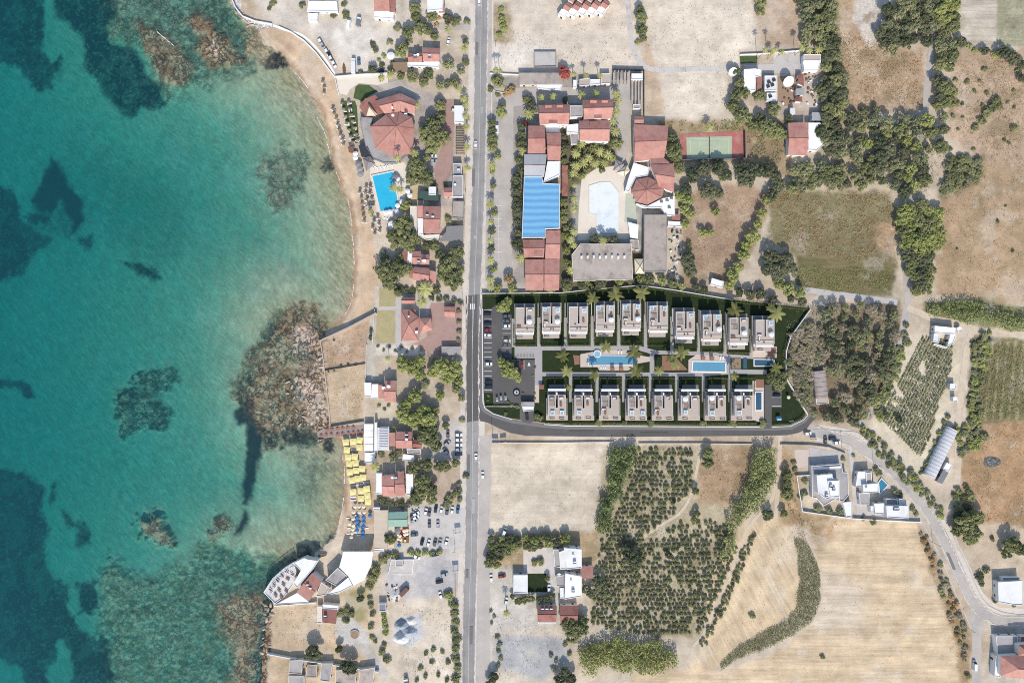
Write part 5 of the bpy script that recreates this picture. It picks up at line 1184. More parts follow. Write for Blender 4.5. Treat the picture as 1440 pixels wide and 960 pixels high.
@proto
def roof_pergola():
    t = thing('pergola', None, 'pergola'); mb = MB()
    for k in range(7): mb.box(-1.2 + k * .4, 0, 2.2, .14, 3.0, .14)
    part('slat', mb, M('wood_dark'), t)
    for s in (-1, 1):
        mb = MB(); mb.box(0, s * 1.35, 2.05, 2.8, .14, .149); part('beam', mb, M('wood_dark'), t)
        for u in (-1, 1):
            mb = MB(); mb.box(u * 1.3, s * 1.35, 0, .12, .12, 2.049); part('post', mb, M('wood_dark'), t)
    return t
def parasol_kind(r, mat, h, n=8, square=False, name='parasol', rise=.5):
    t = thing(name, None, 'parasol'); mb = MB(); k = 4 if square else n; off = math.pi / 4 if square else 0
    q = [(r * math.cos(2 * math.pi * i / k + off), r * math.sin(2 * math.pi * i / k + off)) for i in range(k)]
    for i in range(k):
        a, b = q[i], q[(i + 1) % k]; mb.poly([(*a, h - rise), (*b, h - rise), (0, 0, h)]); mb.poly([(*b, h - rise - .14), (*b, h - rise), (*a, h - rise), (*a, h - rise - .14)])
    part('canopy', mb, mat, t); mb = MB(); mb.cyl(0, 0, 0, h - .05, .05, n=6); part('pole', mb, M('metal_white'), t); mb = MB(); mb.cyl(0, 0, 0, .1, .35, n=10); part('base', mb, M('metal_grey'), t); return t
@proto
def white_parasol(): return parasol_kind(1.45, M('canvas_white'), 2.5, 12)
@proto
def cream_parasol(): return parasol_kind(1.0, M('canvas_cream'), 2.3, 10)
@proto
def big_white_parasol(): return parasol_kind(2.2, M('canvas_white'), 2.8, 12)
@proto
def yellow_parasol(): return parasol_kind(2.45, M('canvas_yellow'), 2.6, square=True, rise=.35)
@proto
def blue_parasol(): return parasol_kind(1.25, M('canvas_blue'), 2.2, 8)
@proto
def straw_parasol(): return parasol_kind(1.0, M('straw'), 2.3, 10)
@proto
def grey_parasol(): return parasol_kind(1.9, M('canvas_grey'), 2.6, 8)
@proto
def lounger():
    t = thing('sun_lounger', None, 'sun lounger'); mb = MB(); mb.box(0, -.25, .28, .68, 1.35, .07); part('mattress', mb, M('plastic_white'), t)
    mb = MB(); mb.poly([(-.34, .43, .29), (.34, .43, .29), (.34, 1.0, .72), (-.34, 1.0, .72)]); mb.poly([(-.34, 1.0, .66), (.34, 1.0, .66), (.34, .43, .23), (-.34, .43, .23)]); part('backrest', mb, M('plastic_white'), t)
    mb = MB(); mb.box(0, 0, .12, .6, 1.5, .12); part('frame', mb, M('metal_white'), t); return t
@proto
def daybed():
    t = thing('daybed', None, 'daybed'); mb = MB(); mb.box(0, 0, 0, 1.9, 2.0, .35); part('base', mb, M('wood'), t); mb = MB(); mb.box(0, 0, 2.1, 2.0, 2.1, .08); part('canopy', mb, M('wood_deck'), t)
    for x in (-.9, .9):
        for y in (-.95, .95): mb = MB(); mb.box(x, y, .351, .1, .1, 1.748); part('post', mb, M('wood_dark'), t)
    return t
RVF = random.Random(31)
def furnish(t, x, y, row, i):
    wh = ('upper' if row == 0 else 'lower'); base = lambda what: '%s on the roof of %s villa %s' % (what, ORD[i + 1], 'in the %s row' % wh)
    def at(f, what, u, v, z=6.86, rz=0.0):
        if RVF.random() < .14: return
        u += RVF.uniform(-.7, .7); v += RVF.uniform(-.8, .8); rz += RVF.uniform(-.08, .08)
        o = f(x + u, y + v, z, rz); LATER.append((o, base(what), x + u, y + v)); 
    if row == 0:
        k = i % 4
        if k in (1, 3) or i in (4,):
            at(hot_tub, 'white hot tub', 3.4, 4); at(hot_tub, 'white hot tub', 21.5, 4); at(roof_pergola, 'dark slatted pergola', 6, 14); at(dining_set, 'long wooden table', 21, 13); at(sofa, 'pale sofa', 5, 21.5); at(white_parasol, 'white parasol', 21, 21.5); at(sofa, 'pale sofa', 4, 26.5, rz=1.57)
        elif k == 0:
            at(roof_pergola, 'dark slatted pergola', 6, 12); at(sofa, 'pale sofa', 5, 20.5); at(white_parasol, 'white parasol', 19, 21); at(sofa, 'pale sofa', 20, 4); at(dining_set, 'long wooden table', 5, 27, rz=1.57)
        else:
            at(roof_pergola, 'dark slatted pergola', 5.5, 14); at(hot_tub, 'white hot tub', 20.5, 5); at(sofa, 'pale sofa', 4, 23); at(chair, 'rattan chair', 8, 24.5, rz=2); at(dining_set, 'long wooden table', 20, 19)
        at(chair, 'dark rattan chair', 15.5, 31.3, rz=.4)
        if k != 0: at(chair, 'brown rattan chair', 11.5, 31.3, rz=-.4)
        at(sofa, 'balcony sofa', 6, 41, z=3.46, rz=3.14)
    else:
        k = i % 2
        if i in (0, 1, 3): at(sofa, 'pale sofa', 5, 12.5); at(roof_pergola, 'dark slatted pergola', 5.5, 20); at(dining_set, 'long wooden table', 18.5, 21); at(hot_tub, 'white hot tub', 6, 33); at(hot_tub, 'blue-watered hot tub', 20, 33.5); at(sofa, 'rattan sofa', 19, 13)
        elif i in (2, 4): at(roof_pergola, 'dark slatted pergola', 5, 20); at(sofa, 'pale sofa', 19, 12); at(chair, 'rattan chair', 21, 14); at(sofa, 'rattan sofa', 4, 28.5); at(dining_set, 'long wooden table', 5, 33)
        else: at(white_parasol, 'white parasol', 5, 13); at(roof_pergola, 'dark slatted pergola', 5, 24); at(dining_set, 'long wooden table', 19, 20); at(hot_tub, 'white hot tub', 6, 32.5); at(sofa, 'pale sofa', 19, 13)
        at(sofa, 'balcony sofa', 6, 41, z=3.46, rz=3.14); at(sofa, 'second balcony sofa', 20, 41, z=3.46, rz=3.14)
for v in VILLAS: furnish(*v)
# ---- pools
def pool(name, label, q, mat, cop='paver_cream', w=.7, z=.42):
    pts = ccw([W(*p)[:2] for p in (P(q) if isinstance(q, str) else q)]); cx, cy = sum(p[0] for p in pts) / len(pts), sum(p[1] for p in pts) / len(pts)
    t = thing(name, label, 'pool', (cx, cy, 0)); l = [(x - cx, y - cy) for x, y in pts]
    mb = MB(); mb.ring(inset(l, -w), l, .02, z + .14); part('coping', mb, M(cop), t); mb = MB(); mb.poly([(x, y, z + .03) for x, y in l]); part('water', mb, mat, t); return t
def pool_water(name, rgb, deep):
    n = N(name); p = n.pos(); a = n.noise(p, .9, 4, .6); b = n.noise(n.mapping(p, (.1, .1, 1)), 1.0, 2, .5)
    c = n.mix(n.math('ADD', n.math('MULTIPLY', a, .5), n.math('MULTIPLY', b, .5)), alb(*deep), alb(*rgb)); return n.done(n.bsdf(c, .06, .5, n.bump(a, .15, .1)))
PW1 = pool_water('pool_water_bright', (60, 216, 250), (10, 170, 216)); PW2 = pool_water('pool_water_estate', (120, 184, 206), (70, 138, 172)); PW3 = pool_water('pool_water_dark', (70, 112, 136), (44, 80, 106))
pool('swimming_pool', 'bright turquoise swimming pool beside the many-sided restaurant', '524,248 552.5,242 561,293 535.5,297', PW1)
pool('swimming_pool', 'long blue estate pool between the villa rows, with palms over it', '829,500 894.6,500.5 894.6,512.4 828,513', PW2, 'wall_white', .5)
pool('swimming_pool', 'shorter blue estate pool with daybeds above it', '974.5,508.6 1019.5,509 1019.5,522 973.5,521.5', PW2, 'wall_white', .6)
pool('swimming_pool', 'small dark private pool below the tenth upper villa', '1060.5,505.5 1087.5,506 1087.5,514 1060.5,514', PW3, 'wall_white', .5, .44)
pool('swimming_pool', 'narrow upright private pool beside the eighth lower villa', '1062.4,551.5 1070.4,551.5 1070.4,576 1062.4,576', PW3, 'wall_white', .6, .44)
pool('swimming_pool', 'blue triangular pool of the cubic white villa', '1239,673 1247.5,681.5 1237,692.5 1235.4,678', pool_water('pool_water_villa', (70, 150, 180), (40, 120, 150)), 'wall_white', .5)
pool('swimming_pool', 'drained white hotel pool with a sloping floor', '829,262 845,257 858,257 870,272 870,327 840,327 839,303 829,299', surf('pool_dry', (238, 242, 238), .1, .3, 2, .7, .2, .05, stain=(208, 220, 222), stain_amt=.8, rnd=0), 'paver_cream', .5, .16)
p = W(839.6, 497.4); t = thing('whirlpool', 'round white whirlpool at the long estate pool', 'hot tub', p)
mb = MB(); o_ = [(2.2 * math.cos(k * math.pi / 10), 2.2 * math.sin(k * math.pi / 10)) for k in range(20)]; mb.ring(o_, inset(o_, .5), .1, .95); part('rim', mb, M('plastic_white'), t); mb = MB(); mb.poly([(*q_, .8) for q_ in inset(o_, .5)]); part('water', mb, M('tub_water'), t)
for x, y, rz in ((869.4, 496, 0), (874, 496, 0), (845, 518, 3.14), (848.4, 518, 3.14), (851.6, 518, 3.14)):
    later(lounger(x, y, .3, rz), 'white sun lounger', x, y, 'loungers at the estate pools')
for x, y in ((1012.4, 504.4), (1016.4, 504.4)): later(lounger(x, y, .3), 'white sun lounger', x, y, 'loungers at the estate pools')
for x, y in ((861, 518.6), (873.4, 518.6), (988, 503), (1000.4, 503.4)): later(daybed(x, y, .3), 'wooden daybed', x, y, 'daybeds at the estate pools')
# car park furniture
p = W(726.4, 551.6); t = thing('planter', 'round black-rimmed planter in the middle of the car park', 'planter', p)
o_ = [(2.0 * math.cos(k * math.pi / 12), 2.0 * math.sin(k * math.pi / 12)) for k in range(24)]
mb = MB(); mb.ring(o_, inset(o_, .6), .1, .7); part('rim', mb, M('rubber'), t); mb = MB(); mb.poly([(*q_, .5) for q_ in inset(o_, .6)]); part('bed', mb, M('gravel_grey'), t); mb = MB(); mb.tube((0, 0, .5), (0, 0, 2.6), .12); mb.cyl(0, 0, .51, .8, .5, .3); part('lamp_post', mb, M('metal_dark'), t)
r = start('gatehouse', 'grey and white gate canopy at the estate car park entrance', 'gatehouse', '733,564 752,564 752,579 733,579')
block(r, '733,565 751.5,565 751.5,571 733,571', 3.2, roof='canopy', rm='roof_grey'); block(r, '734,571.5 751,571.5 750,577 736,578', 2.9, rm='roof_white', win=0)
house('outhouse', 'small red-roofed bin store at the left villa lane', 'shed', '758,541 765,541 765,547 758,547', 2.2, roof='shed', rise=.4, wall='wall_grey', rm='roof_rust', win=0)
for x, y, lb_ in ((1107.4, 558, 'cream parasol on the lawn by the wood-side wall'),): big = cream_parasol(x, y, .2); big['label'] = lb_
r = start('playhouse', 'little blue and white playhouse on the estate corner lawn', 'playhouse', '1092,584 1099,584 1099,592 1092,592')
block(r, '1092.5,585 1098.5,585 1098.5,591 1092.5,591', 1.8, roof='gable', rise=.9, over=.25, wall='plastic_white', rm='roof_blue', win=1)
p = W(1112.6, 591.4); t = thing('bench', 'white bench at the estate corner lawn', 'bench', p, .1)
mb = MB(); mb.box(0, 0, .42, 2.6, .5, .06); part('seat', mb, M('plastic_white'), t); mb = MB(); mb.box(0, -.26, .5, 2.6, .06, .5); part('backrest', mb, M('plastic_white'), t)
for s in (-1, 1): mb = MB(); mb.box(s * 1.1, 0, .1, .1, .45, .32); part('leg', mb, M('metal_grey'), t)
p = W(1035, 511); t = thing('planting_bed', 'square planting bed with ochre shrubs between pool and private pool', 'planting bed', p)
mb = MB(); o_ = [(-2.6, -3), (2.6, -3), (2.6, 3), (-2.6, 3)]; mb.ring(o_, inset(o_, .25), .1, .5); part('edge', mb, M('wall_grey'), t); mb = MB(); mb.poly([(*q_, .4) for q_ in inset(o_, .25)]); part('soil', mb, M('soil_brown'), t)
sheet('water_strip', '1045,503 1050,503 1050,518 1045,518', PW3, .2)
# bicycles
@proto
def bicycle():
    t = thing('bicycle', None, 'bicycle')
    for s in (-.5, .5):
        mb = MB()
        for k in range(10): a, b = 2 * math.pi * k / 10, 2 * math.pi * (k + 1) / 10; mb.tube((0, s + .33 * math.cos(a), .34 + .33 * math.sin(a)), (0, s + .33 * math.cos(b), .34 + .33 * math.sin(b)), .03, n=4)
        part('wheel', mb, M('rubber'), t)
    mb = MB()
    for a, b in (((0, -.5, .34), (0, -.1, .75)), ((0, -.1, .75), (0, .4, .8)), ((0, .4, .8), (0, .5, .34)), ((0, -.1, .75), (0, 0, .3)), ((0, 0, .3), (0, .4, .7)), ((-.3, .42, 1.0), (.3, .42, 1.0)), ((0, .4, .8), (0, .42, 1.0))): mb.tube(a, b, .04, n=5)
    part('frame', mb, M('canvas_blue'), t); mb = MB(); mb.box(0, -.15, .85, .16, .3, .08); part('saddle', mb, M('rubber'), t); return t
for k in range(13):
    o = bicycle(725.6 + k * 2.05, 500.6, .15, random.uniform(-.1, .1)); o['label'] = 'blue-grey bicycle in the rack on the estate plaza'; o['group'] = 'bicycles in the estate rack'
# ------------------------------------------------------------------ vegetation
def leaf_mat(name, dark, light, hue2=None):
    n = N(name); v = n.attr('lv'); r = n.rand()
    c = n.mix(v, alb(*dark), alb(*light))
    c = n.mix(n.math('MULTIPLY', r, .45), c, alb(*(hue2 or (150, 146, 92))))
    c = n.scale_col(c, n.math('ADD', n.math('MULTIPLY', r, .5), 1.3))
    d = n.new('ShaderNodeBsdfDiffuse'); n.link(c, d.inputs[0]); t = n.new('ShaderNodeBsdfTranslucent'); n.link(c, t.inputs[0])
    m = n.new('ShaderNodeMixShader'); m.inputs[0].default_value = .3; n.link(d.outputs[0], m.inputs[1]); n.link(t.outputs[0], m.inputs[2])
    return n.done(m.outputs[0])
LM = {'broad': leaf_mat('leaf_broad', (88, 96, 64), (142, 146, 98)), 'olive': leaf_mat('leaf_olive', (100, 106, 78), (154, 156, 116)), 'dark': leaf_mat('leaf_dark', (72, 80, 60), (114, 120, 86), (122, 118, 90)),
      'bright': leaf_mat('leaf_bright', (112, 124, 64), (176, 180, 104)), 'palm': leaf_mat('leaf_palm', (132, 136, 70), (206, 200, 128)), 'estate_palm': leaf_mat('leaf_estate_palm', (82, 88, 46), (136, 134, 76)),
      'red': leaf_mat('leaf_red', (140, 56, 52), (190, 92, 84), (160, 90, 80)), 'dry': leaf_mat('leaf_dry', (142, 116, 78), (200, 164, 112), (180, 150, 110)), 'reed': leaf_mat('leaf_reed', (92, 108, 66), (168, 178, 116)),
      'grey': leaf_mat('leaf_grey', (128, 122, 96), (176, 166, 136), (170, 150, 128)), 'hedge': leaf_mat('leaf_hedge', (54, 72, 38), (92, 112, 58))}
surf('bark', (120, 100, 84), .4, 2, 6, .95, .1, .5); surf('palm_trunk', (168, 140, 110), .4, 2, 6, .95, .1, .5)
def leaf_quads(C, size, nrm, rng):
    """diamond leaves at C facing roughly nrm -> vertices, faces"""
    k = len(C); nv = nrm + rng.normal(0, .42, (k, 3)); nv /= np.linalg.norm(nv, axis=1)[:, None] + 1e-9
    a = np.cross(nv, rng.normal(0, 1, (k, 3))); a /= np.linalg.norm(a, axis=1)[:, None] + 1e-9; b = np.cross(nv, a)
    s = size * rng.uniform(.6, 1.35, (k, 1)); V = np.stack([C - a * s, C - b * s * .62, C + a * s, C + b * s * .62], 1).reshape(-1, 3)
    return V, np.arange(4 * k).reshape(k, 4)
def crown_mesh(name, mat, clumps, per, leaf, seed, flat=.75, open_=.0, zc=.62, bumpy=.24):
    """unit crown (radius 1, standing on z 0.2..1.2): clumps of leaves round an uneven outline"""
    rng = np.random.default_rng(seed); V, F, L = [], [], []; off = 0
    lob = rng.uniform(.58, 1.16, 9)
    for c in range(clumps):
        u = rng.normal(0, 1, 3); u /= np.linalg.norm(u); u[2] = abs(u[2]) * 1.0 - .25
        ang = math.atan2(u[1], u[0]); lo = np.interp((ang + math.pi) / (2 * math.pi) * 9, range(10), list(lob) + [lob[0]])
        rr = rng.uniform(.45, .86) ** .6 * lo; cc = np.array([u[0] * rr, u[1] * rr, zc + u[2] * rr * flat * .62]); cr = rng.uniform(.55, 1.45) * bumpy
        k = int(per * rng.uniform(.7, 1.3)); d = rng.normal(0, 1, (k, 3)); d /= np.linalg.norm(d, axis=1)[:, None]
        d[:, 2] = np.abs(d[:, 2]) * .9 - .2
        P_ = cc + d * cr * rng.uniform(.55, 1.05, (k, 1)); v, f = leaf_quads(P_, leaf, d * .8 + np.array([0, 0, 1.0]), rng)
        tone = np.clip(rng.normal(rng.uniform(.25, .75), .22, k), 0, 1); V.append(v); F.append(f + off); off += len(v); L.append(np.repeat(tone, 4))
    return np_mesh(name, np.concatenate(V), np.concatenate(F), mat, {'lv': np.concatenate(L)})
def trunk_mesh(name, seed, h=.62, r=.075):
    rng = random.Random(seed); mb = MB(); top = (rng.uniform(-.05, .05), rng.uniform(-.05, .05), h * .55); mb.tube((0, 0, 0), top, r, r * .7, 7)
    for k in range(4):
        a = k * 1.57 + rng.uniform(-.5, .5); mb.tube(top, (math.cos(a) * .42, math.sin(a) * .42, h + rng.uniform(-.1, .15)), r * .55, r * .2, 5)
    return mb.mesh(name, M('bark'))
TRUNKS = [trunk_mesh('trunk', 5 + k) for k in range(2)]
def palm_mesh(mat, n, seed, wide, droop, up=.35, seg=4, two=True):
    rng = np.random.default_rng(seed); V, F, L = [], [], []
    for i in range(n):
        a = 2 * math.pi * i / n * (1 if not two else 1) + rng.uniform(-.25, .25); el = up * rng.uniform(-.3, 1.6); ln = rng.uniform(.8, 1.08); w0 = wide * rng.uniform(.8, 1.2); tone = rng.uniform(.1, .95); pr = None
        for s in range(seg + 1):
            t = s / seg; r = ln * t * math.cos(el * .6); z = ln * (math.sin(el) * t - droop * t * t); w_ = w0 * (math.sin(math.pi * min(1, .12 + t * .88)) ** .7) + .004
            c = np.array([math.cos(a) * r, math.sin(a) * r, z]); sd = np.array([-math.sin(a), math.cos(a), 0]); cur = [c - sd * w_ + [0, 0, -w_ * .5], c, c + sd * w_ + [0, 0, -w_ * .5]]
            V += cur; L += [tone * .6, tone, tone * .6]
            if pr is not None:
                b = len(V) - 6; F += [(b, b + 1, b + 4, b + 3), (b + 1, b + 2, b + 5, b + 4)]
            pr = cur
    return np_mesh('crown', np.array(V), np.array(F), mat, {'lv': np.array(L)})
CROWN = {}
for nm, spec in {'broad': (46, 52, .092, 4), 'dark': (46, 52, .088, 4), 'olive': (34, 42, .082, 3), 'bright': (38, 46, .09, 3), 'red': (34, 44, .09, 1), 'dry': (30, 36, .08, 2), 'grey': (34, 34, .075, 2)}.items():
    CROWN[nm] = [crown_mesh('crown', LM[nm], spec[0], spec[1], spec[2], 100 * len(nm) + k + ord(nm[0])) for k in range(spec[3])]
BUSH = {nm: [crown_mesh('shrub', LM[nm], 16, 26, .16, 900 + 10 * len(nm) + k, flat=.8, zc=.42, bumpy=.34) for k in range(2)] for nm in ('broad', 'dark', 'olive', 'bright', 'dry', 'grey')}
PALMC = [palm_mesh(LM['palm'], 26, 3, .085, .55), palm_mesh(LM['palm'], 24, 4, .10, .5)]; EPALM = [palm_mesh(LM['estate_palm'], 9, 8, .17, .42, .3), palm_mesh(LM['estate_palm'], 8, 9, .19, .38, .25)]
def palm_trunk(): mb = MB(); mb.tube((0, 0, 0), (.02, .01, 1), .03, .022, 8); return mb.mesh('trunk', M('palm_trunk'))
PTR = palm_trunk()
RV = random.Random(21)
NAMES = {'broad': ('broadleaf_tree', 'dense green tree'), 'dark': ('dark_tree', 'dark green tree'), 'olive': ('olive_tree', 'grey-green tree'), 'bright': ('light_tree', 'yellow-green tree'), 'red': ('flowering_tree', 'red flowering tree'), 'dry': ('dry_tree', 'orange dry tree'), 'grey': ('bare_tree', 'greyish thin tree')}
SHRUBN = {'broad': ('shrub', 'green shrub'), 'dark': ('shrub', 'dark green shrub'), 'olive': ('grey_shrub', 'grey-green shrub'), 'bright': ('light_shrub', 'yellow-green shrub'), 'dry': ('dry_shrub', 'dry brown shrub'), 'grey': ('dry_shrub', 'pale grey shrub')}
VOCC = []
def tree(kind, x, y, r, hf=1.0, group=None):
    """r: crown radius in map units"""
    rm = r * S; h = (rm * 1.25 + 1.2) * hf; p = W(x, y, h * .6); nm, look = NAMES[kind]
    t = bpy.data.objects.new(nm, None); t.empty_display_size = .4; COL.objects.link(t); t.location = (p[0], p[1], 0); t.rotation_euler = (0, 0, RV.uniform(0, 6.28)); t.scale = (rm * RV.uniform(.94, 1.1), rm * RV.uniform(.94, 1.1), h)
    t['category'] = 'tree'; obj('crown', RV.choice(CROWN[kind]), t); obj('trunk', RV.choice(TRUNKS), t)
    size = 'large ' if r > 12 else 'small ' if r < 6.5 else ''
    return later(t, size + look, x, y, group)
def shrub(kind, x, y, r, hf=1.0, group=None):
    rm = r * S; nm, look = SHRUBN[kind]; o = obj(nm, RV.choice(BUSH[kind]), None, W(x, y), RV.uniform(0, 6.28)); o.scale = (rm, rm * RV.uniform(.85, 1.15), max(.7, rm * .95) * hf); o['category'] = 'shrub'
    return later(o, look, x, y, group)
def palm(x, y, r, h=6.0, estate=False, group=None, look=None):
    r *= 1.18; rm = r * S; p = W(x, y, h); t = bpy.data.objects.new('palm_tree', None); t.empty_display_size = .4; COL.objects.link(t); t.location = (p[0], p[1], 0); t.rotation_euler = (0, 0, RV.uniform(0, 6.28)); t['category'] = 'palm tree'
    c = obj('crown', RV.choice(EPALM if estate else PALMC), t, (0, 0, h)); c.scale = (rm, rm, rm * .9); k = obj('trunk', PTR, t); k.scale = (7 if estate else 6, 7 if estate else 6, h)
    return later(t, look or ('broad-fronded palm' if estate else 'pale fan palm' if r < 7.5 else 'large feather palm'), x, y, group)
def many(kind, s, fn=tree, **k):
    for q in s.split():
        v = [float(a) for a in q.split(',')]; fn(kind, v[0], v[1], v[2], **k)
def palms(s, **k):
    for q in s.split(): v = [float(a) for a in q.split(',')]; palm(v[0], v[1], v[2], v[3] if len(v) > 3 else 5.5, **k)
# --- seaward strip
many('broad', '583,12,8 585,25,7 607,23,8 575,45,9 592,41,9 602,43,6 566,70,11 580,108,8 563,108,6 603,103,8 610,176,13 600,190,13 622,192,12 608,205,11 620,166,9 618,150,9 586,236,13 580,251,10 598,250,11 567,318,14 571,336,14 576,345,10 552,332,9 543,380,14 558,378,13 548,396,11 571,378,9 632,372,14 643,355,12 637,393,14 646,380,10 623,387,9 602,611,15 583,657,10 600,655,10 618,655,8 595,675,13 593,689,12 587,698,10 604,688,10 612,628,9 549,757,8')
many('olive', '600,222,7 588,337,6 619,120,8 648,101,6 630,92,9 562,636,6 553,643,7 537,638,6 555,600,5')
many('bright', '567,512,11 580,515,12 592,508,9 590,526,9 620,515,13 640,520,12 610,523,10 630,531,10 645,536,7 583,556,11 618,556,8 573,569,10 566,582,13 583,588,14 603,590,14 595,577,11 570,290,7')
many('dark', '440,917,12 490,938,12 477,912,6 630,26,7 524,98,6 507,841,6')
palms('630,41,5,7 653,68,5,8 536,109,5 549,105,6 652,138,6 645,125,5 655,148,5 583,215,6,7 558,222,5,12 553,264,6 563,266,5 586,148,5 655,163,5 656,178,5 657,207,5 657,237,5 598,406,11,8 593,424,7,6 521,298,4 545,504,4,6 527,656,7,7 712,862,5,9')
many('broad', '485,8,5 487,22,6 470,24,5 385,5,5 380,13,4 425,8,5 508,102,4 536,112,4 612,262,4 626,262,4 520,822,6 525,812,8 530,799,8 540,786,8 557,779,6 547,780,5 487,858,6 494,862,6 480,862,5 487,870,6 537,915,6 545,927,6 540,905,4 528,900,4', shrub)
many('olive', '520,840,4 522,850,5 525,863,5 523,880,5 524,896,4 630,310,6 640,318,5 645,438,4 645,452,4 646,466,4 645,478,4 630,707,7 647,690,6 646,702,5 645,680,4 536,552,3 541,556,3 548,552,3 533,570,3 541,575,3 547,570,3 532,487,2.5 540,492,2.5 548,487,2.5 556,493,2.5 564,488,2.5 572,494,2.5 580,489,2.5', shrub)
many('dark', '556,405,5 564,407,5 572,408,5 580,410,5 608,418,5 618,420,5 628,421,5 638,423,5 648,425,4 541,546,4 545,556,4 551,551,4 522,465,4 522,475,3.5 470,478,2 490,512,2 480,514,2 500,512,2 535,702,6 545,705,6 556,707,6 566,708,6 576,709,5 585,706,5', shrub)
many('bright', '578,776,5 588,777,5 598,776,5 608,778,5 618,775,5 632,836,7 540,865,5 541,873,5 542,881,5 543,889,5 462,523,1.8 470,522,1.8 454,550,2 457,562,2', shrub)
many('broad', '630,836,6 638,848,7 640,861,7 641,873,6 640,886,7 643,899,7 640,911,7 641,924,7 643,938,7 641,953,7 592,938,4 600,918,4 610,912,4 622,916,4 630,930,4 608,930,4 598,950,4 616,948,4 628,955,4 586,955,4', shrub)
# --- hotel grounds
many('bright', '705,15,5 705,28,6 708,40,7 702,50,5 697,115,8 705,160,7 735,362,6', shrub)
many('dark', '747,152,9 744,140,5 733,178,6 733,202,8 727,252,8 727,270,8 727,284,8 727,298,8 727,312,7 728,327,7 727,342,8 724,262,6 795,141,5 797,397,7 818,400,7 843,400,8 888,393,6 835,337,7 863,338,8 850,336,5 795,207,6 793,192,5')
palms('762,138,6 778,136,6 818,133,6 838,131,6 867,132,6 870,142,6 867,157,6 862,170,6 866,184,7 703,100,4,11 697,98,4,10 707,122,4 807,104,4 824,106,4,8 844,106,4,8 744,160,7 692,232,6 735,212,6 690,287,6 690,312,5 690,338,5 690,366,6 690,393,6 690,404,5 732,362,7 808,280,5 808,293,6 807,325,6 803,337,6 807,345,5 803,380,6 848,338,6,7 810,215,7 818,202,6 843,213,7 855,217,7 828,222,7 810,233,7 820,229,7 837,229,7 850,229,6 807,243,6 808,260,4 998,178,6 1086,73,5 1100,73,4 1129,67,5,11 1139,71,5 1152,69,6 1091,70,4,13 1076,71,4,13')
many('broad', '692,173,6 692,184,6 693,195,7 693,206,7 693,262,5 692,350,5 692,325,5 793,227,5 793,285,6 793,297,6 793,308,6 795,320,5 868,203,9 858,200,6 832,210,6 825,212,6 800,250,5 847,222,5 790,215,5 795,405,6 830,404,6')
many('red', '794,103,9'); many('red', '739,174,4'); many('dry', '715,392,8'); many('dry', '720,128,7 713,132,6', shrub); many('broad', '690,126,5 700,135,4 897,60,4', shrub)
# --- the north
many('broad', '904,42,8 902,25,8 900,12,6 905,55,5 1070,4,9 1070,15,7 1037,100,6 1041,117,8 1037,133,10 1048,130,9 1043,165,13 1031,150,9 1068,135,8 1089,154,9 1070,166,8 1080,180,13 1092,186,10 1058,178,9 1100,190,8 1110,165,6 947,213,13 945,196,8 955,236,9 950,225,8')
many('dark', '975,245,12 990,238,11 1010,235,11 1021,246,9 995,268,13 1011,272,8 965,266,8 1042,236,9 1050,250,12 1065,240,12 1080,240,10 1091,250,10 1095,262,10 1085,275,9 967,364,12 970,380,11')
many('bright', '965,281,9 970,300,8 955,276,8 962,295,8 963,315,7 1012,271,4 1007,297,7 988,327,6 998,327,6 1078,282,7 1072,300,8 1065,315,8 1058,333,11 1050,346,9 1045,360,9 1037,375,9 1031,388,10 1026,401,8 1109,406,10 1095,400,8 1124,412,9 970,345,4 1016,250,5')
many('dark', '1085,362,12 1104,365,12 1095,381,13 1112,378,10 1078,380,9')
def wood(poly, gap, kinds, r0, r1, seed, group=None, hf=1.0, fn=tree):
    rr = random.Random(seed)
    for x, y in scatter(P(poly), gap, seed): fn(rr.choice(kinds), x, y, rr.uniform(r0, r1), hf * rr.uniform(.85, 1.15), group)
wood('1246,15 1288,-8 1312,-8 1310,40 1304,60 1288,65 1268,66 1250,72 1236,58 1240,38', 11.5, ['dark', 'dark', 'olive'], 7, 11, 1)
wood('1318,-4 1345,-4 1343,40 1335,52 1322,48', 11, ['broad', 'bright'], 7, 10, 2); wood('1319,58 1342,66 1340,94 1322,100', 11, ['broad', 'olive'], 7, 10, 3); wood('1318,110 1338,128 1335,148 1314,152', 11, ['dark', 'broad'], 8, 11, 4)
wood('1128,0 1172,0 1172,60 1183,90 1188,140 1184,166 1160,164 1152,120 1156,66 1130,56', 11, ['broad', 'olive', 'dark', 'olive'], 7, 11, 5)
wood('1150,175 1180,175 1184,205 1176,225 1160,215', 11, ['olive', 'dark'], 7, 10, 6)
wood('1192,168 1228,150 1250,165 1272,168 1300,160 1328,164 1330,212 1300,226 1306,256 1272,276 1250,256 1192,262 1178,240 1184,200', 13.5, ['dark', 'broad', 'olive', 'olive', 'bright'], 6.5, 11, 7)
wood('1110,232 1175,232 1185,262 1112,266', 11, ['olive', 'broad'], 6, 10, 8)
wood('1268,292 1300,286 1320,300 1319,350 1290,356 1266,345', 10.5, ['bright', 'broad'], 8, 11, 9); wood('1276,358 1306,360 1310,412 1290,415 1278,390', 11, ['dark', 'broad'], 7, 10, 10)
wood('1335,225 1378,222 1380,250 1350,270 1322,272', 9, ['olive', 'broad'], 5, 8, 11, hf=.6)
wood('1143,442 1185,427 1220,429 1260,440 1263,470 1256,500 1243,530 1228,560 1213,588 1200,598 1180,598 1163,585 1167,562 1190,542 1218,520 1214,470 1165,462', 13.5, ['dark', 'olive', 'olive', 'grey', 'olive'], 6.5, 10.5, 12)
wood('1110,478 1124,457 1140,452 1160,462 1164,490 1158,512 1143,515 1140,560 1146,582 1134,575 1118,548 1107,525', 8.5, ['grey', 'grey', 'olive'], 5, 8, 13, hf=.6)
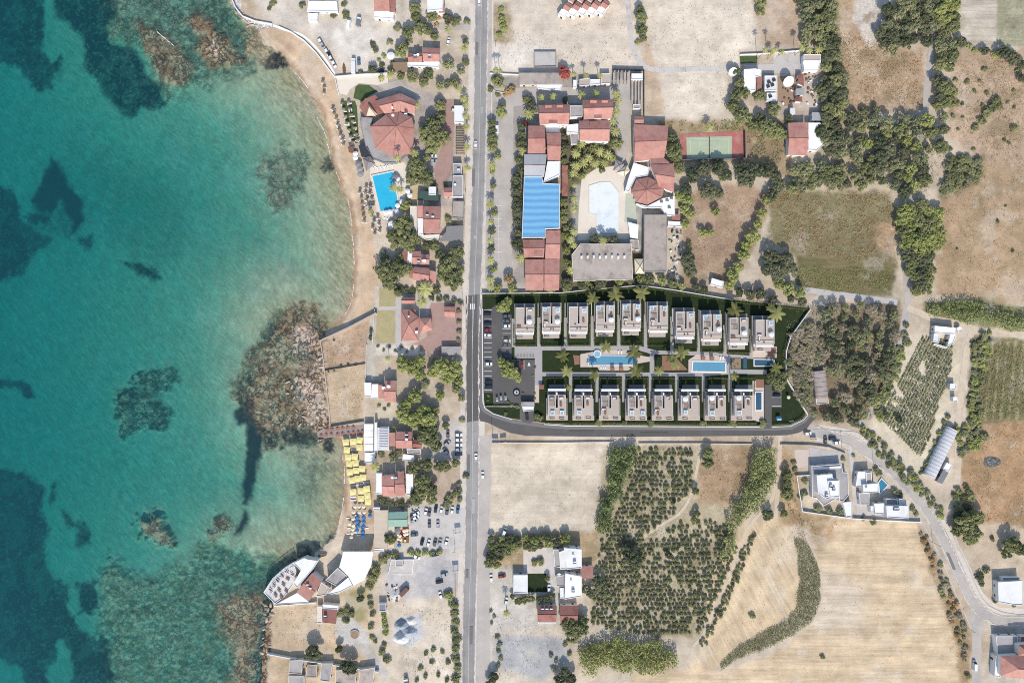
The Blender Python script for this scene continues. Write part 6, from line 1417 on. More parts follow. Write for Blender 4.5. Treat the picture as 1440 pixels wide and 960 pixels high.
wood('1268,470 1276,450 1270,490 1260,520 1246,545 1238,560 1252,520', 8, ['broad', 'olive'], 4, 7, 14, fn=shrub)
wood('1368,480 1392,466 1388,500 1380,540 1376,588 1362,592 1364,540', 8, ['bright', 'olive', 'broad'], 4, 7, 15, fn=shrub)
wood('1212,598 1250,630 1290,672 1326,720 1320,728 1280,682 1240,645 1208,608', 7, ['bright', 'olive', 'broad'], 3.5, 6, 16, fn=shrub)
wood('1340,690 1364,680 1366,735 1346,735', 9, ['broad', 'dark'], 5, 8, 17, fn=shrub); wood('1342,600 1372,590 1384,610 1378,630 1350,640', 9, ['bright', 'olive'], 5, 8, 18, fn=shrub)
many('broad', '1358,736,14 1346,746,10 1366,751,13 1373,727,11 1420,765,12 1415,777,8 1434,771,10'); many('dark', '1395,757,4 1376,810,6 1386,800,5 1398,842,5 1378,818,5 1430,900,4 1425,850,3', shrub)
many('dark', '1352,60,8 1411,74,9 1425,82,9 1438,92,8 1437,110,6 1385,72,6'); many('bright', '1345,64,5 1362,66,5 1398,78,6 1370,72,5', shrub)
many('broad', '1383,98,4 1387,97,3 1343,113,4 1359,116,4 1377,114,2.6 1370,128,3 1387,131,3.4 1345,146,4 1353,147,3 1381,148,3 1340,164,4 1353,165,2.6 1425,128,3 1417,145,3 1426,152,3 1400,143,7 1394,152,8 1386,160,8 1379,170,7 1371,181,6 1404,150,6 1424,181,6 1412,198,3 1418,202,3 1332,210,4 1347,182,2.4 1335,210,4 1368,210,3 1402,312,3 1423,353,3 1345,350,2 1414,290,2 1430,100,4', shrub)
# --- the south
wood('688,756 720,753 760,756 798,757 798,764 770,764 735,770 704,776 703,794 688,794', 7.5, ['broad', 'dark', 'bright'], 5, 8, 20); many('broad', '715,768,8 724,770,8 760,788,6 752,790,5', shrub)
many('broad', '770,813,4 728,845,6 738,843,6 748,842,6 758,842,6 768,841,6 776,839,5 720,838,4 800,876,12 814,886,13 805,893,11 818,872,9'); many('olive', '822,828,8 832,834,9 845,824,9 838,815,7 850,835,9')
many('dark', '887,783,13 880,772,9 895,790,9 940,780,5 948,705,3'); many('broad', '996,638,8 995,650,8 978,690,5 1081,723,8 1108,668,8 1107,681,7 1107,694,9 1102,721,6 980,722,5 975,730,5')
many('olive', '1057,864,5 1125,698,5 1157,698,5 1150,715,6 1165,716,6 1180,718,6 1131,676,5 1131,692,5 1228,733,6 1235,665,5 1230,660,5 1258,690,6 1265,695,5 1282,715,5 1288,722,4 1185,645,4 1200,640,3 1213,728,4 1115,650,4 1118,660,4', shrub)
wood('1292,745 1302,752 1330,810 1345,850 1360,900 1354,925 1340,880 1318,815 1300,772', 8, ['olive', 'grey', 'dry'], 3, 5.5, 22, fn=shrub); many('olive', '1156,922,4 1355,925,4 1360,950,5', shrub)
many('olive', '700,895,4 703,905,4 701,915,4 704,925,4 700,935,4 775,920,4 783,928,4 778,938,4 795,905,4 800,918,4 690,858,3 695,866,3 691,875,3', shrub); many('dark', '695,950,7 690,960,7 795,945,8 803,955,9 788,955,8', tree)
# --- the estate
palms('792,500,9,8 797,522,9,8 834,419,9,7 866,414,11,7 903,411,11,7 852,487,9,8 893,495,10,8 836,527,8,8 895,521,11,8 927,521,8,8 959,496,10,8 950,512,8,8 944,505,7,7 1033,529,7,8 1092,517,9,7 1034,436,11,7 1093,440,13,7 1085,432,7,6 800,545,5,6', estate=True, group='palms of the estate')
many('bright', '708,430,10 715,424,7 714,514,9 722,523,10 711,524,8 728,531,7 706,509,7', tree); many('broad', '1088,532,10 1096,540,9 1095,527,8 1104,528,6')
many('broad', '841,594,6 877,594,5 915,594,6 989,595,5 1029,594,7 1072,595,6 757,587,7 687,556,2 686,563,2 714,565,3 719,569,3 727,572,4 735,552,2 749,528,2 752,516,2 752,553,2 752,560,2 1032,506,2 1037,512,2 1033,515,2 711,581,3', shrub)
def hedge(pts, w, h, label, x, y, dens=10):
    """clipped hedge along a line"""
    rng = np.random.default_rng(int(x * 7 + y)); Cs, Ns = [], []
    for a, b in zip(pts, pts[1:]):
        pa, pb = np.array(W(*a)), np.array(W(*b)); L = np.linalg.norm(pb - pa); k = int(L * dens * (w + h)); d = (pb - pa) / max(L, .01); nn = np.array([-d[1], d[0], 0]); t = rng.random((k, 1)); u = rng.uniform(-.5, .5, (k, 1)); z = rng.random((k, 1)) ** .5
        Cs.append(pa + (pb - pa) * t + nn * u * w + np.array([0, 0, 1]) * (.1 + z * (h - .1))); Ns.append(nn * np.sign(u) + np.array([0, 0, 1.0]))
    C = np.concatenate(Cs); o = np.array(W(x, y)); v, f = leaf_quads(C - o, .2, np.concatenate(Ns), rng)
    q = obj('hedge', np_mesh('hedge', v, f, LM['hedge'], {'lv': np.repeat(rng.random(len(C)), 4)}), None, W(x, y)); q['category'] = 'hedge'
    if label: q['label'] = label
    return q
for i, (x, y) in enumerate(zip(TOPX, TOPY)):
    yb = 485.2 if i < 6 else 493 + (i - 6) * 1.5
    if i < 9: hedge([(x - 2.6, y + 24), (x - 2.6, yb), (x + 28.6, yb), (x + 28.6, y + 24)], .8, 1.3, 'clipped hedge round the front garden of upper villa %s' % ORD[i + 1], x + 13, yb)
for i, (x, y) in enumerate(zip(BOTX, BOTY)):
    hedge([(x - 2.4, y + 8), (x - 2.4, y - 15.5), (x + 27.5, y - 15.5), (x + 27.5, y + 8)], .8, 1.3, 'clipped hedge round the back garden of lower villa %s' % ORD[i + 1], x + 13, y - 15.5)
    hedge([(x - 4, 594.6), (x + 30, 594.6)], .9, 1.3, 'roadside hedge in front of lower villa %s' % ORD[i + 1], x + 13, 594.6)
hedge([(680, 415), (790, 414), (832, 409.5), (900, 403.5), (947, 410), (1030, 424), (1080, 429), (1134, 435)], 1.2, 1.8, 'long dark hedge under the boundary wall behind the upper villas', 900, 404)
hedge([(1106, 478), (1101, 495), (1101, 530)], 1.2, 1.8, 'dark hedge along the wood-side wall of the estate', 1102, 500); hedge([(1086, 596), (1110, 595), (1126, 587), (1131, 580)], 1.2, 1.5, 'curved dark hedge round the estate corner lawn', 1118, 591); hedge([(684, 570), (722, 569.6)], 1, 1.3, 'low hedge at the foot of the estate car park', 703, 570)
# --- fields: rows, reeds, orchard
def plants(name, poly, per_m2, h, leaf, mat, seed, up=.5, label=None, clump=0, wob=22):
    """a mass of plants nobody could count"""
    poly = P(poly); rng = np.random.default_rng(seed); xs, ys = [p[0] for p in poly], [p[1] for p in poly]; area = abs(area2(poly)) / 2 * S * S; k = int(area * per_m2); X = rng.uniform(min(xs), max(xs), k * 3); Y = rng.uniform(min(ys), max(ys), k * 3)
    w1, w2 = fbm(X, Y, 12, 3, seed) - .5, fbm(X, Y, 12, 3, seed + 9) - .5; m = sdist(poly, X + w1 * wob, Y + w2 * wob) > rng.random(k * 3) ** 2 * wob * .3
    if clump: m &= fbm(X, Y, clump, 3, seed + 3) > .46
    X, Y = X[m][:k], Y[m][:k]; k = len(X); hh = h * (.55 + .9 * fbm(X, Y, 9, 3, seed + 5)); z = hh * rng.random(k) ** .45
    C = np.stack([(X - 720) * S, (480 - Y) * S, z + .05], -1); nrm = np.tile([0, 0, up], (k, 1)) + rng.normal(0, .6, (k, 3)); v, f = leaf_quads(C, leaf, nrm, rng)
    tone = np.clip(fbm(X, Y, 6, 3, seed + 7) + rng.normal(0, .2, k), 0, 1); return tag(obj(name, np_mesh(name, v, f, mat, {'lv': np.repeat(tone, 4)})), kind='stuff')
plants('reeds', '857,626 898,626 888,655 874,692 864,722 852,748 836,745 842,716 852,680', 11, 5.0, .5, LM['reed'], 31)
plants('reeds', '1056,628 1090,628 1086,670 1074,702 1052,722 1034,738 1034,758 1014,792 1010,778 1022,750 1024,720 1040,690 1052,662', 11, 5.0, .5, LM['reed'], 32)
plants('reeds', '812,918 830,896 870,891 930,902 952,922 945,938 912,948 895,940 880,948 850,936 832,950 818,940', 8, 4.6, .5, LM['bright'], 33)
plants('reeds', '1300,436 1330,421 1372,426 1400,440 1445,446 1445,466 1375,456 1312,446', 8, 3.6, .46, LM['reed'], 34)
plants('scrub', '1116,756 1134,760 1149,790 1155,816 1152,850 1144,872 1120,890 1090,906 1040,926 1014,942 1011,932 1040,906 1080,884 1108,870 1120,848 1124,812 1120,782', 26, .9, .24, LM['broad'], 35, wob=7)
plants('scrub', '1080,270 1250,271 1258,305 1230,318 1236,352 1252,372 1180,372 1122,352 1080,335', 2.2, .7, .26, LM['dry'], 36, clump=9)
plants('weeds', '1150,380 1252,376 1254,414 1120,408 1118,376', 3, .7, .26, LM['bright'], 37)
plants('weeds', '1376,482 1445,482 1445,590 1366,590', 3.4, .7, .3, LM['broad'], 38)
wood('1064,745 1048,790 1022,850 1000,893 990,910 984,905 1004,868 1028,815 1044,770', 5, ['olive', 'dark', 'broad'], 2.2, 4.2, 56, fn=shrub); wood('1036,770 1020,812 1000,858 985,890 981,886 996,848 1016,800 1030,768', 5, ['olive', 'broad'], 1.8, 3, 57, fn=shrub)
plants('scrub', '1128,0 1178,0 1190,80 1190,170 1152,190 1156,70 1128,56', 1.6, .9, .3, LM['olive'], 40, clump=10)
plants('scrub', '925,170 1112,170 1112,184 950,186 925,182', 3, .9, .28, LM['bright'], 41, clump=10); plants('scrub', '1050,184 1108,184 1108,236 1046,228', 2.2, .8, .28, LM['olive'], 42, clump=10)
plants('undergrowth', '1105,430 1262,428 1268,480 1225,590 1150,590 1105,530', 1.1, .8, .3, LM['olive'], 43, clump=12); plants('undergrowth', '1180,200 1330,165 1330,215 1300,290 1250,260 1110,262 1110,232', 1.3, .8, .3, LM['broad'], 44, clump=10)
plants('flower_bed', '806,202 868,200 872,214 855,236 830,238 812,256 803,258 803,215', 3, 1.2, .3, LM['broad'], 45, clump=8)
# vine rows, each one an object
VINE = P('1268,487 1300,472 1340,478 1338,520 1322,560 1312,600 1296,645 1238,590 1250,540')
ANG = math.radians(63)
dx, dy = math.cos(ANG), math.sin(ANG); VR = []
for k in range(34):
    ox = 1205 + k * 4.7; pts = []
    ln = [(ox + (656 - yy) / math.tan(ANG), yy) for yy in np.arange(470, 656, 1.5)]; ins = [p for p in ln if inside(VINE, *p)]
    if len(ins) < 6: continue
    rng = np.random.default_rng(500 + k); a, b = np.array(W(*ins[0])), np.array(W(*ins[-1])); L = np.linalg.norm(b - a); m = int(L * 12); t = rng.random((m, 1)); c = a + (b - a) * t + rng.normal(0, .2, (m, 3)) * [1, 1, 0] + np.array([0, 0, 1]) * rng.uniform(.1, 1.1, (m, 1)); keep = fbm(c[:, 0], c[:, 1], 7, 3, 66) > .27; c = c[keep]; o = (a + b) / 2
    v, f = leaf_quads(c - o, .36, np.tile([0, 0, .8], (len(c), 1)), rng); q = obj('vine_hedge', np_mesh('vine_hedge', v, f, LM['broad'], {'lv': np.repeat(rng.random(len(c)), 4)}), None, tuple(o)); q['category'] = 'vine row'; q['group'] = 'vine rows'; VR.append(q)
for i, q in enumerate(VR): q['label'] = 'long thin green vine row, %s from left in the vineyard' % (ORD[i + 1] if i + 1 < len(ORD) else 'last')
# orchard: about 300 bushes by themselves, the small rest as one mass
ORCH = P('892,630 974,630 972,690 950,722 925,738 908,752 906,766 955,733 985,728 1034,742 1030,790 1004,850 984,890 940,893 872,888 832,878 838,800 846,756 866,728 884,680')
OS = []
rr = random.Random(77)
for j in range(42):
    for i in range(38):
        x, y = 828 + i * 5.9 + (j % 2) * 2.2 + rr.uniform(-.9, .9), 632 + j * 6.4 + rr.uniform(-.9, .9)
        if inside(ORCH, x, y) and not any((x - a) ** 2 + (y - b) ** 2 < c * c for a, b, c in ((887, 783, 12), (912, 752, 4))) and rr.random() < .84: OS.append((x, y, rr.uniform(1.9, 3.7)))
OS.sort(key=lambda p: -p[2])
for x, y, r in OS[:296]:
    o = obj('orchard_bush', RV.choice(BUSH['broad'] if rr.random() < .85 else BUSH['dark']), None, W(x, y), RV.uniform(0, 6.28)); o.scale = (r * S, r * S, r * S * 1.15); tag(o, 'small round dark green bush in the sandy orchard south of the estate', 'orchard bush', 'orchard bushes')
rest = OS[296:]; rng = np.random.default_rng(5); base = BUSH['dark'][0]; bv = np.empty(len(base.vertices) * 3, np.float32); base.vertices.foreach_get('co', bv); bv = bv.reshape(-1, 3); Vs, Fs, Ls = [], [], []; q4 = np.arange(len(bv)).reshape(-1, 4); lv = np.empty(len(bv), np.float32); base.attributes['lv'].data.foreach_get('value', lv)
for i, (x, y, r) in enumerate(rest):
    a = rng.uniform(0, 6.28); ca, sa = math.cos(a), math.sin(a); p = W(x, y); v = bv * r * S; Vs.append(np.stack([v[:, 0] * ca - v[:, 1] * sa + p[0], v[:, 0] * sa + v[:, 1] * ca + p[1], v[:, 2] * 1.15], -1)); Fs.append(q4 + i * len(bv)); Ls.append(lv)
if rest: tag(obj('orchard_undergrowth', np_mesh('orchard_undergrowth', np.concatenate(Vs), np.concatenate(Fs), LM['dark'], {'lv': np.concatenate(Ls)})), kind='stuff')
print('orchard', len(OS), 'labels later', len(LATER))
wood('1222,568 1262,500 1276,478 1268,512 1246,560 1236,590', 6.5, ['olive', 'broad', 'bright'], 3.5, 6, 51, fn=shrub)
many('dark', '1246,583 5 1264,590 5'.replace(' 5', ',5'), tree)
wood('1290,668 1300,655 1330,585 1336,580 1322,615 1300,662', 6, ['broad', 'bright'], 2.5, 4.5, 52, fn=shrub)
wood('605,25 660,25 660,36 605,36', 9, ['olive', 'dry'], 3, 5, 53, fn=shrub); wood('520,60 556,84 548,100 540,98 530,80', 9, ['bright', 'dark'], 3, 5, 54, fn=shrub)
wood('1166,466 1212,466 1216,520 1190,540 1168,516', 13, ['olive', 'olive', 'dark'], 7, 10, 55)
for i_, (q_, d_, m_) in enumerate((('1142,735 1290,737 1345,870 1352,960 830,960 900,948 1020,948 1112,908 1150,872 1160,810', .03, 'dry'), ('1000,805 1040,745 1095,732 1120,765 1122,850 1040,905 985,935', .06, 'dry'), ('692,630 855,630 842,748 692,748', .06, 'dry'), ('1345,80 1440,80 1440,410 1320,412 1330,260 1385,225', .5, 'dry'), ('1180,40 1235,60 1295,75 1298,150 1190,180', .8, 'dry'), ('910,5 1058,5 1060,95 1025,150 912,160 906,100', .15, 'dry'), ('695,55 890,10 900,95 695,100', .2, 'olive'), ('1365,600 1440,595 1440,735 1358,735', .7, 'dry'), ('960,285 1050,262 1080,285 1030,400 965,400', .5, 'dry'), ('459,525 512,515 508,590 466,598', .4, 'dry'), ('455,482 518,452 514,508 458,518', .5, 'dry'), ('385,855 470,845 478,880 500,920 385,910', .3, 'dry'), ('560,845 640,850 636,955 560,950', .3, 'olive'), ('690,850 790,885 795,955 690,955', .25, 'olive'), ('985,632 1055,632 1050,668 1022,708 982,705', .8, 'dry'), ('1098,632 1118,660 1128,722 1195,735 1140,760 1098,730', .9, 'dry'), ('1290,735 1345,850 1362,890 1355,955 1310,810', .8, 'dry'))):
    plants('weeds', q_, d_ * 1.3, .35, .24, LM[m_], 700 + i_, clump=11)
plants('scrub', '1100,632 1116,660 1126,722 1150,735 1136,758 1116,752 1100,700', 3, 1.0, .3, LM['dry'], 760, clump=8); plants('orchard_grass', '890,632 972,632 970,690 925,740 1030,742 1025,800 985,888 872,886 836,876 845,760 870,720', .8, .35, .26, LM['bright'], 761, clump=9)
plants('scrub', '1345,75 1440,85 1440,235 1385,222 1340,190', .9, .5, .26, LM['dry'], 762, clump=12); plants('scrub', '1182,45 1236,62 1298,80 1298,150 1190,178', 1.2, .5, .26, LM['dry'], 763, clump=12); plants('scrub', '1192,170 1300,160 1330,215 1300,280 1250,262 1185,255', 1.0, .7, .28, LM['olive'], 764, clump=9)
many('broad', '612,52,6 642,30,6 655,88,5 640,116,7 596,116,7 612,346,8 620,358,8 561,362,7 600,346,6 641,546,7 650,560,6 612,577,7 626,598,6 640,650,7 626,655,8 607,701,8 640,694,6 560,412,6 590,404,5 614,408,6')
many('olive', '560,40,6 548,60,5 575,60,5 630,120,6 655,60,5 605,268,6 575,286,5 556,345,7 540,360,7 612,508,6 598,540,7 650,590,5 632,700,6 655,668,5', shrub)
many('bright', '700,404,6 720,405,7 775,404,7 825,399,7 870,396,7 901,393,7 930,394,8 960,402,6 812,208,6 838,206,6 818,248,6 806,232,6 862,222,6 795,332,6 797,352,6 798,370,6 695,300,5 694,378,5 693,240,5 700,220,5')
many('broad', '750,405,7 800,402,7 846,398,7 885,394,6 915,392,8 945,398,8 826,238,6 846,238,5 800,242,6 788,300,5 730,225,6 733,240,6 735,190,6 741,140,6 700,115,7 707,150,6')
many('dark', '1040,411,7 1055,415,8 1070,413,8 1086,421,7 1128,425,7 1112,420,6 978,404,6 990,408,6')
# ------------------------------------------------------------------ vehicles
def paint(name, rgb, rough=.25):
    n = N('paint_' + name); v = n.noise(n.obj(), 2.0, 3, .6); c = n.scale_col(alb(*rgb), n.math('ADD', n.math('MULTIPLY', v, .14), .93)); return n.done(n.bsdf(c, rough, .5))
CP = {'white': paint('white', (246, 246, 244)), 'silver': paint('silver', (176, 180, 184)), 'grey': paint('grey', (104, 108, 114)), 'black': paint('black', (44, 48, 54)), 'dark blue': paint('dark_blue', (46, 66, 92)), 'blue': paint('blue', (58, 116, 164)), 'red': paint('red', (156, 56, 52)), 'cream': paint('cream', (226, 206, 178))}
def car_body(L, Wd, H_, hood, mat, van=False):
    mb = MB(); s = [(-L / 2, .25, .62, .80), (-L / 2 + .12, .22, .78, .97), (-L * .12 if not van else -L / 2 + .3, .2, .86, 1.0), (L * .22, .2, .86, 1.0), (L / 2 - .15, .22, .74, .96), (L / 2, .28, .6, .78)]
    i0 = 0
    for x, z0, z1, wf in s:
        w = Wd / 2 * wf; mb.v += [(x, -w, z0), (x, w, z0), (x, w * .97, z1), (x, -w * .97, z1)]
    for k in range(len(s) - 1):
        a = 4 * k; b = a + 4
        for j in range(4): mb.f.append((a + j, b + j, b + (j + 1) % 4, a + (j + 1) % 4))
    mb.f += [(3, 2, 1, 0), tuple(range(4 * len(s) - 4, 4 * len(s)))]
    # roof panel on pillars
    x0, x1 = (-L * .36, L * .06) if not van else (-L / 2 + .25, L * .22); w = Wd / 2 * .78
    mb.prism([(x0, -w), (x1, -w), (x1, w), (x0, w)], H_ - .06, H_)
    return mb.mesh('body', mat), x0, x1, w
def vehicle(name, L, Wd, H_, mat, van=False):
    t = thing(name, None, 'car'); me, x0, x1, w = car_body(L, Wd, H_, 0, mat, van); body = obj('body', me, t); zb = .86; wb = Wd / 2 * .9
    xr, xf = (-L * .46, L * .24) if not van else (-L / 2 + .22, L * .36)
    mb = MB(); mb.poly([(xf, -wb, zb), (xf, wb, zb), (x1, w, H_ - .05), (x1, -w, H_ - .05)]); part('windshield', mb, M('glass_dark'), t)
    mb = MB(); mb.poly([(x0, -w, H_ - .05), (x0, w, H_ - .05), (xr, wb, zb), (xr, -wb, zb)]); part('rear_window', mb, M('glass_dark') if not van else mat, t)
    for s in (-1, 1):
        mb = MB(); mb.poly([(xr, s * wb, zb), (xf, s * wb, zb), (x1, s * w, H_ - .05), (x0, s * w, H_ - .05)]); part('side_window', mb, M('glass_dark') if not van else mat, t)
        for x in (-L * .3, L * .31):
            mb = MB(); mb.tube((x, s * (Wd / 2 - .22), .32), (x, s * (Wd / 2 + .01), .32), .32, n=10); part('wheel', mb, M('rubber'), t)
    return t
CARS = {}
def car(colour, x, y, deg, L=4.3, kind='car', look=None):
    """deg: 0 = nose to the east"""
    key = (colour, kind)
    if key not in CARS:
        o = vehicle({'car': 'parked_car', 'van': 'white_van' if colour == 'white' else 'van'}[kind], *((4.3, 1.78, 1.46) if kind == 'car' else (5.6, 2.0, 2.3)), CP[colour], kind == 'van'); CARS[key] = o
    else: o = dup(CARS[key])
    o.location = W(x, y)[:2] + (.18 if inside(ESTATE, x, y) else .09,); o.rotation_euler = (0, 0, R(deg)); o['category'] = kind; return later(o, look or (colour + ' ' + kind), x, y)
def cars(s, deg):
    for q in s.split(';'):
        c, x, y = q.split(','); car(c.strip(), float(x), float(y), deg)
cars('white,451,60;silver,454,65;white,460,74;black,464,79;white,466,84;white,470,91', 118 - 180)
car('blue', 505, 87, 92); car('white', 491, 34, 80, kind='van'); car('white', 631, 59, 80); car('black', 535, 101, 20)
cars('white,645,611;white,645,618;white,645,625;silver,645,631.5;dark blue,645,638', 0); car('grey', 630, 610, 90); car('silver', 629, 623, 40); car('grey', 627, 634, 130); car('white', 612, 590, 40)
cars('white,585,722;white,585,727;silver,583,731;grey,582,725', 25); cars('white,599,719;grey,604,720;dark blue,613,715;white,621,716;white,636,717;blue,644,716;grey,629,718', 80)
cars('grey,604,736;silver,616,736', 90); cars('grey,583,751', 5); cars('black,594,761;white,603,763;grey,612,762;silver,619,762;white,628,761', 75); car('white', 586, 782, -30); car('dark blue', 612, 779, 10)
cars('silver,625,807;black,618,817', 10); car('white', 620, 836, 110); car('white', 691, 812, 95); car('red', 706, 809, 10); car('white', 663 + 49, 868 - 24, 80)
car('white', 669, 204, 90, look='white moving car'); car('white', 669.5, 642, 92, look='white moving car'); car('white', 679, 668, 92, look='white car on the verge'); car('white', 674, 3, 90, look='white car')
car('white', 709, 748, 70, kind='van'); car('white', 772, 826, 88); car('white', 1369, 934, 88, kind='van'); car('dark blue', 1170, 616, 5); car('white', 1176, 622, 5); car('white', 1135, 609, 5); car('grey', 1160, 618, 88)
car('white', 699, 181, 90, kind='van'); car('white', 698, 186, 90, kind='van'); car('white', 640, 156, 0); car('grey', 606, 214, 0); car('white', 609, 220, 0); car('silver', 610, 227, 0)
for c, x, y, d in (('black', 685.6, 441.6, 0), ('black', 686, 455, 0), ('red', 686, 464.6, 0), ('white', 686.4, 471.4, 180), ('white', 687, 511.6, 0), ('black', 687.4, 537, 0), ('black', 687.4, 543.6, 0), ('grey', 712, 444.5, 0), ('grey', 712, 451.6, 180), ('white', 712.4, 458.6, 0), ('cream', 713, 478.8, 0), ('grey', 712, 485, 0), ('dark blue', 711, 500.6, 0), ('black', 728.4, 513, 90), ('red', 734, 512.6, 90), ('black', 741, 585, 95), ('black', 1091.6, 556, 0)): car(c, x, y, d)
# lorries, boats, carts
def lorry(x, y, deg, L, label, mat):
    t = thing('lorry', label, 'lorry', W(x, y), R(deg)); mb = MB(); mb.box(-.7, 0, .9, L - 1.8, 2.2, 2.0); part('cargo_box', mb, mat, t); mb = MB(); mb.box(L / 2 - .85, 0, .5, 1.5, 2.1, 1.9); c = part('cab', mb, CP['white'], t); mb = MB(); mb.box(L / 2 - .2, 0, 1.4, .25, 1.9, .8); part('windshield', mb, M('glass_dark'), c); mb = MB(); mb.box(-.2, 0, .55, L - .8, .9, .34); part('chassis', mb, M('metal_dark'), t)
    for s in (-1, 1):
        for u in (-L * .3, L * .33): mb = MB(); mb.tube((u, s * .8, .45), (u, s * 1.1, .45), .45, n=10); part('wheel', mb, M('rubber'), t)
lorry(498, 95, 90, 8.5, 'long white lorry parked by the wall above the restaurant', M('metal_white')); lorry(572, 958, 100, 5, 'small grey lorry at the lower edge in the sandy yard', M('metal_grey')); lorry(505, 33, 82, 5, 'half-grey lorry by the bushes at the upper car park', M('metal_grey'))
def boat(x, y, deg, L, mat, label, B=1.7):
    t = thing('boat', label, 'boat', W(x, y, .3), R(deg)); st = [(-.5, .8), (-.2, 1.0), (.15, .9), (.38, .45), (.5, .03)]; mb = MB()
    for f, w in st: mb.v += [(f * L, -w * B / 2, .7), (f * L, w * B / 2, .7), (f * L, w * B * .25, 0), (f * L, -w * B * .25, 0)]
    for k in range(4):
        a = 4 * k
        for j in (1, 2, 3): mb.f.append((a + j, a + 4 + j, a + 4 + (j + 1) % 4, a + (j + 1) % 4))
    mb.f.append((3, 2, 1, 0)); part('hull', mb, mat, t); mb = MB(); mb.poly([(f * L * .92, -w * B * .42, .45) for f, w in st] + [(f * L * .92, w * B * .42, .45) for f, w in st[::-1]]); part('deck', mb, M('wood'), t)
    for u in (-.25, .05): mb = MB(); mb.box(u * L, 0, .46, .25, B * .8, .08); part('bench', mb, M('wood_dark'), t)
boat(484, 97, 97, 5.4, CP['red'], 'dark red boat on land beside the white lorry'); boat(452, 620, 20, 3.6, CP['white'], 'little white boat at the tip of the pier'); boat(454, 780, 10, 5, CP['silver'], 'pale boat in the shadow behind the waterfront restaurant', 1.6)
@proto
def cart():
    t = thing('golf_cart', None, 'golf cart'); mb = MB(); mb.box(0, 0, .3, 1.2, 2.3, .5); part('body', mb, CP['white'], t); mb = MB(); mb.box(0, .1, 1.75, 1.15, 1.5, .07); part('roof', mb, M('canvas_grey'), t)
    for x in (-.5, .5):
        for y in (-.6, .8): mb = MB(); mb.tube((x, y, .801), (x, y, 1.749), .03); part('post', mb, M('metal_dark'), t); mb = MB(); mb.tube((x * 1.0, y, .25), (x * 1.22, y, .25), .25, n=8); part('wheel', mb, M('rubber'), t)
    return t
for x, y, lb_ in ((699, 561, 'first of three golf carts at the foot of the car park'), (704.6, 559, 'second of three golf carts at the foot of the car park'), (711, 559, 'third golf cart at the foot of the car park, by the shrubs')): cart(x, y, .16, .1)['label'] = lb_
# ------------------------------------------------------------------ beach furniture
def pair(f, x, y, look, group, lo=True):
    later(f(x, y, .0 if y < 600 else .0), look, x, y, group)
    if lo:
        for s in (-1, 1):
          if RV.random() < .7: later(lounger(x + s * 1.7, y + RV.uniform(.2, 2.6), 0, RV.choice((.3, 1.9, 1.2)) + RV.uniform(-.3, .3)), 'white sun lounger', x + s * 1.7, y + 1.6, 'loungers on the beach')
for x, y in P('455,116 457,124 457,131 469,154 471,160 474,168 476,176 478,183 480,190 483,197 484,204'): pair(straw_parasol, x, y, 'straw beach parasol', 'straw parasols')
for x, y in P('482,146 484,155 487,165 489,174 492,184 494,193 497,201 491,145 493,154 495,163 497,172 499,181 502,190 504,198'): pair(straw_parasol, x, y, 'straw lawn parasol', 'straw parasols')
for x, y in P('501,217.6 501,223.4'): pair(white_parasol, x, y, 'white terrace parasol', 'white parasols', False)
for x, y in P('505,232 507,239 508,246'): pair(grey_parasol, x, y, 'grey terrace parasol', 'grey parasols', False)
for x, y in P('507,270 509,279 510,287 511,296 512,304 513,311 516,264 522,263 515,272 521,272 517,281 524,280 519,289 526,288 521,297 524,304 527,311 525,320 528,328 532,306 534,315 535,325'): pair(straw_parasol, x, y, 'straw parasol on the sand', 'straw parasols')
for x, y in P('544,300 549,299 559,298 560,253 574,270 577,276 560,290 566,285'): later(white_parasol(x, y, .05), 'white pool parasol', x, y, 'white pool parasols')
for x, y in P('526,239 531,238 536,237 541,237 546,236 552,235 528,236.5 543,235.6'): later(lounger(x, y, .05, .3), 'white pool lounger', x, y, 'loungers at the bright pool')
for x, y in P('541,303 545,303 549,303 553,303 541,308 545,309'): later(lounger(x, y, .05, 3.1), 'white pool lounger', x, y, 'loungers at the bright pool')
later(grey_parasol(557, 251, .05), 'grey-green pool parasol', 557, 251); o = big_white_parasol(550.5, 81, 0); o['label'] = 'big round white parasol left of the low red-roofed house'
t = big_white_parasol(552, 317, 0); t['label'] = 'round parasol in the tree shade under the bright pool'
YP = '487.5,621 497.5,620 506.7,618 489,631.7 506.7,628 491,641.7 500,641 492.5,651 501.2,650 493,662.5 502,660.5 510.6,658 496,674 504,671.6 511.6,670 497.5,690.5 509,689 517,686 508.5,699.5 517.8,695 518.5,704'
for i, (x, y) in enumerate(P(YP)):
    later(yellow_parasol(x, y, 0, RV.uniform(-.12, .2)), 'square yellow parasol', x, y, 'yellow parasols')
for x, y in P('498,632 499,682 511,680 497,698 506,681 515,678 497,703'):
    for s in (-1, 1): later(lounger(x + s * 1.6, y, 0, 1.6), 'white sun lounger', x + s * 1.6, y, 'loungers on the lower beach')
for x, y in P('500,711 506,711 512.5,711 498,719 506,719 513,719 497.5,728 492.5,735 497.8,737.6 497,743 496,748.4 495,754'): later(cream_parasol(x, y, 0), 'small cream parasol', x, y, 'cream parasols')
for x, y in P('504,726 512,726 502.5,732 512,732.4 505,738 512,738.4 503,744 510.6,746 511,752 521,723.4'): later(blue_parasol(x, y, 0), 'small blue parasol', x, y, 'blue parasols')
for x, y in P('490,728 500,724 508,722 491,742 500,748 505,752 508,734 516,742 490,750'): later(lounger(x, y, 0, 1.6), 'sun lounger', x, y, 'loungers on the lower beach')
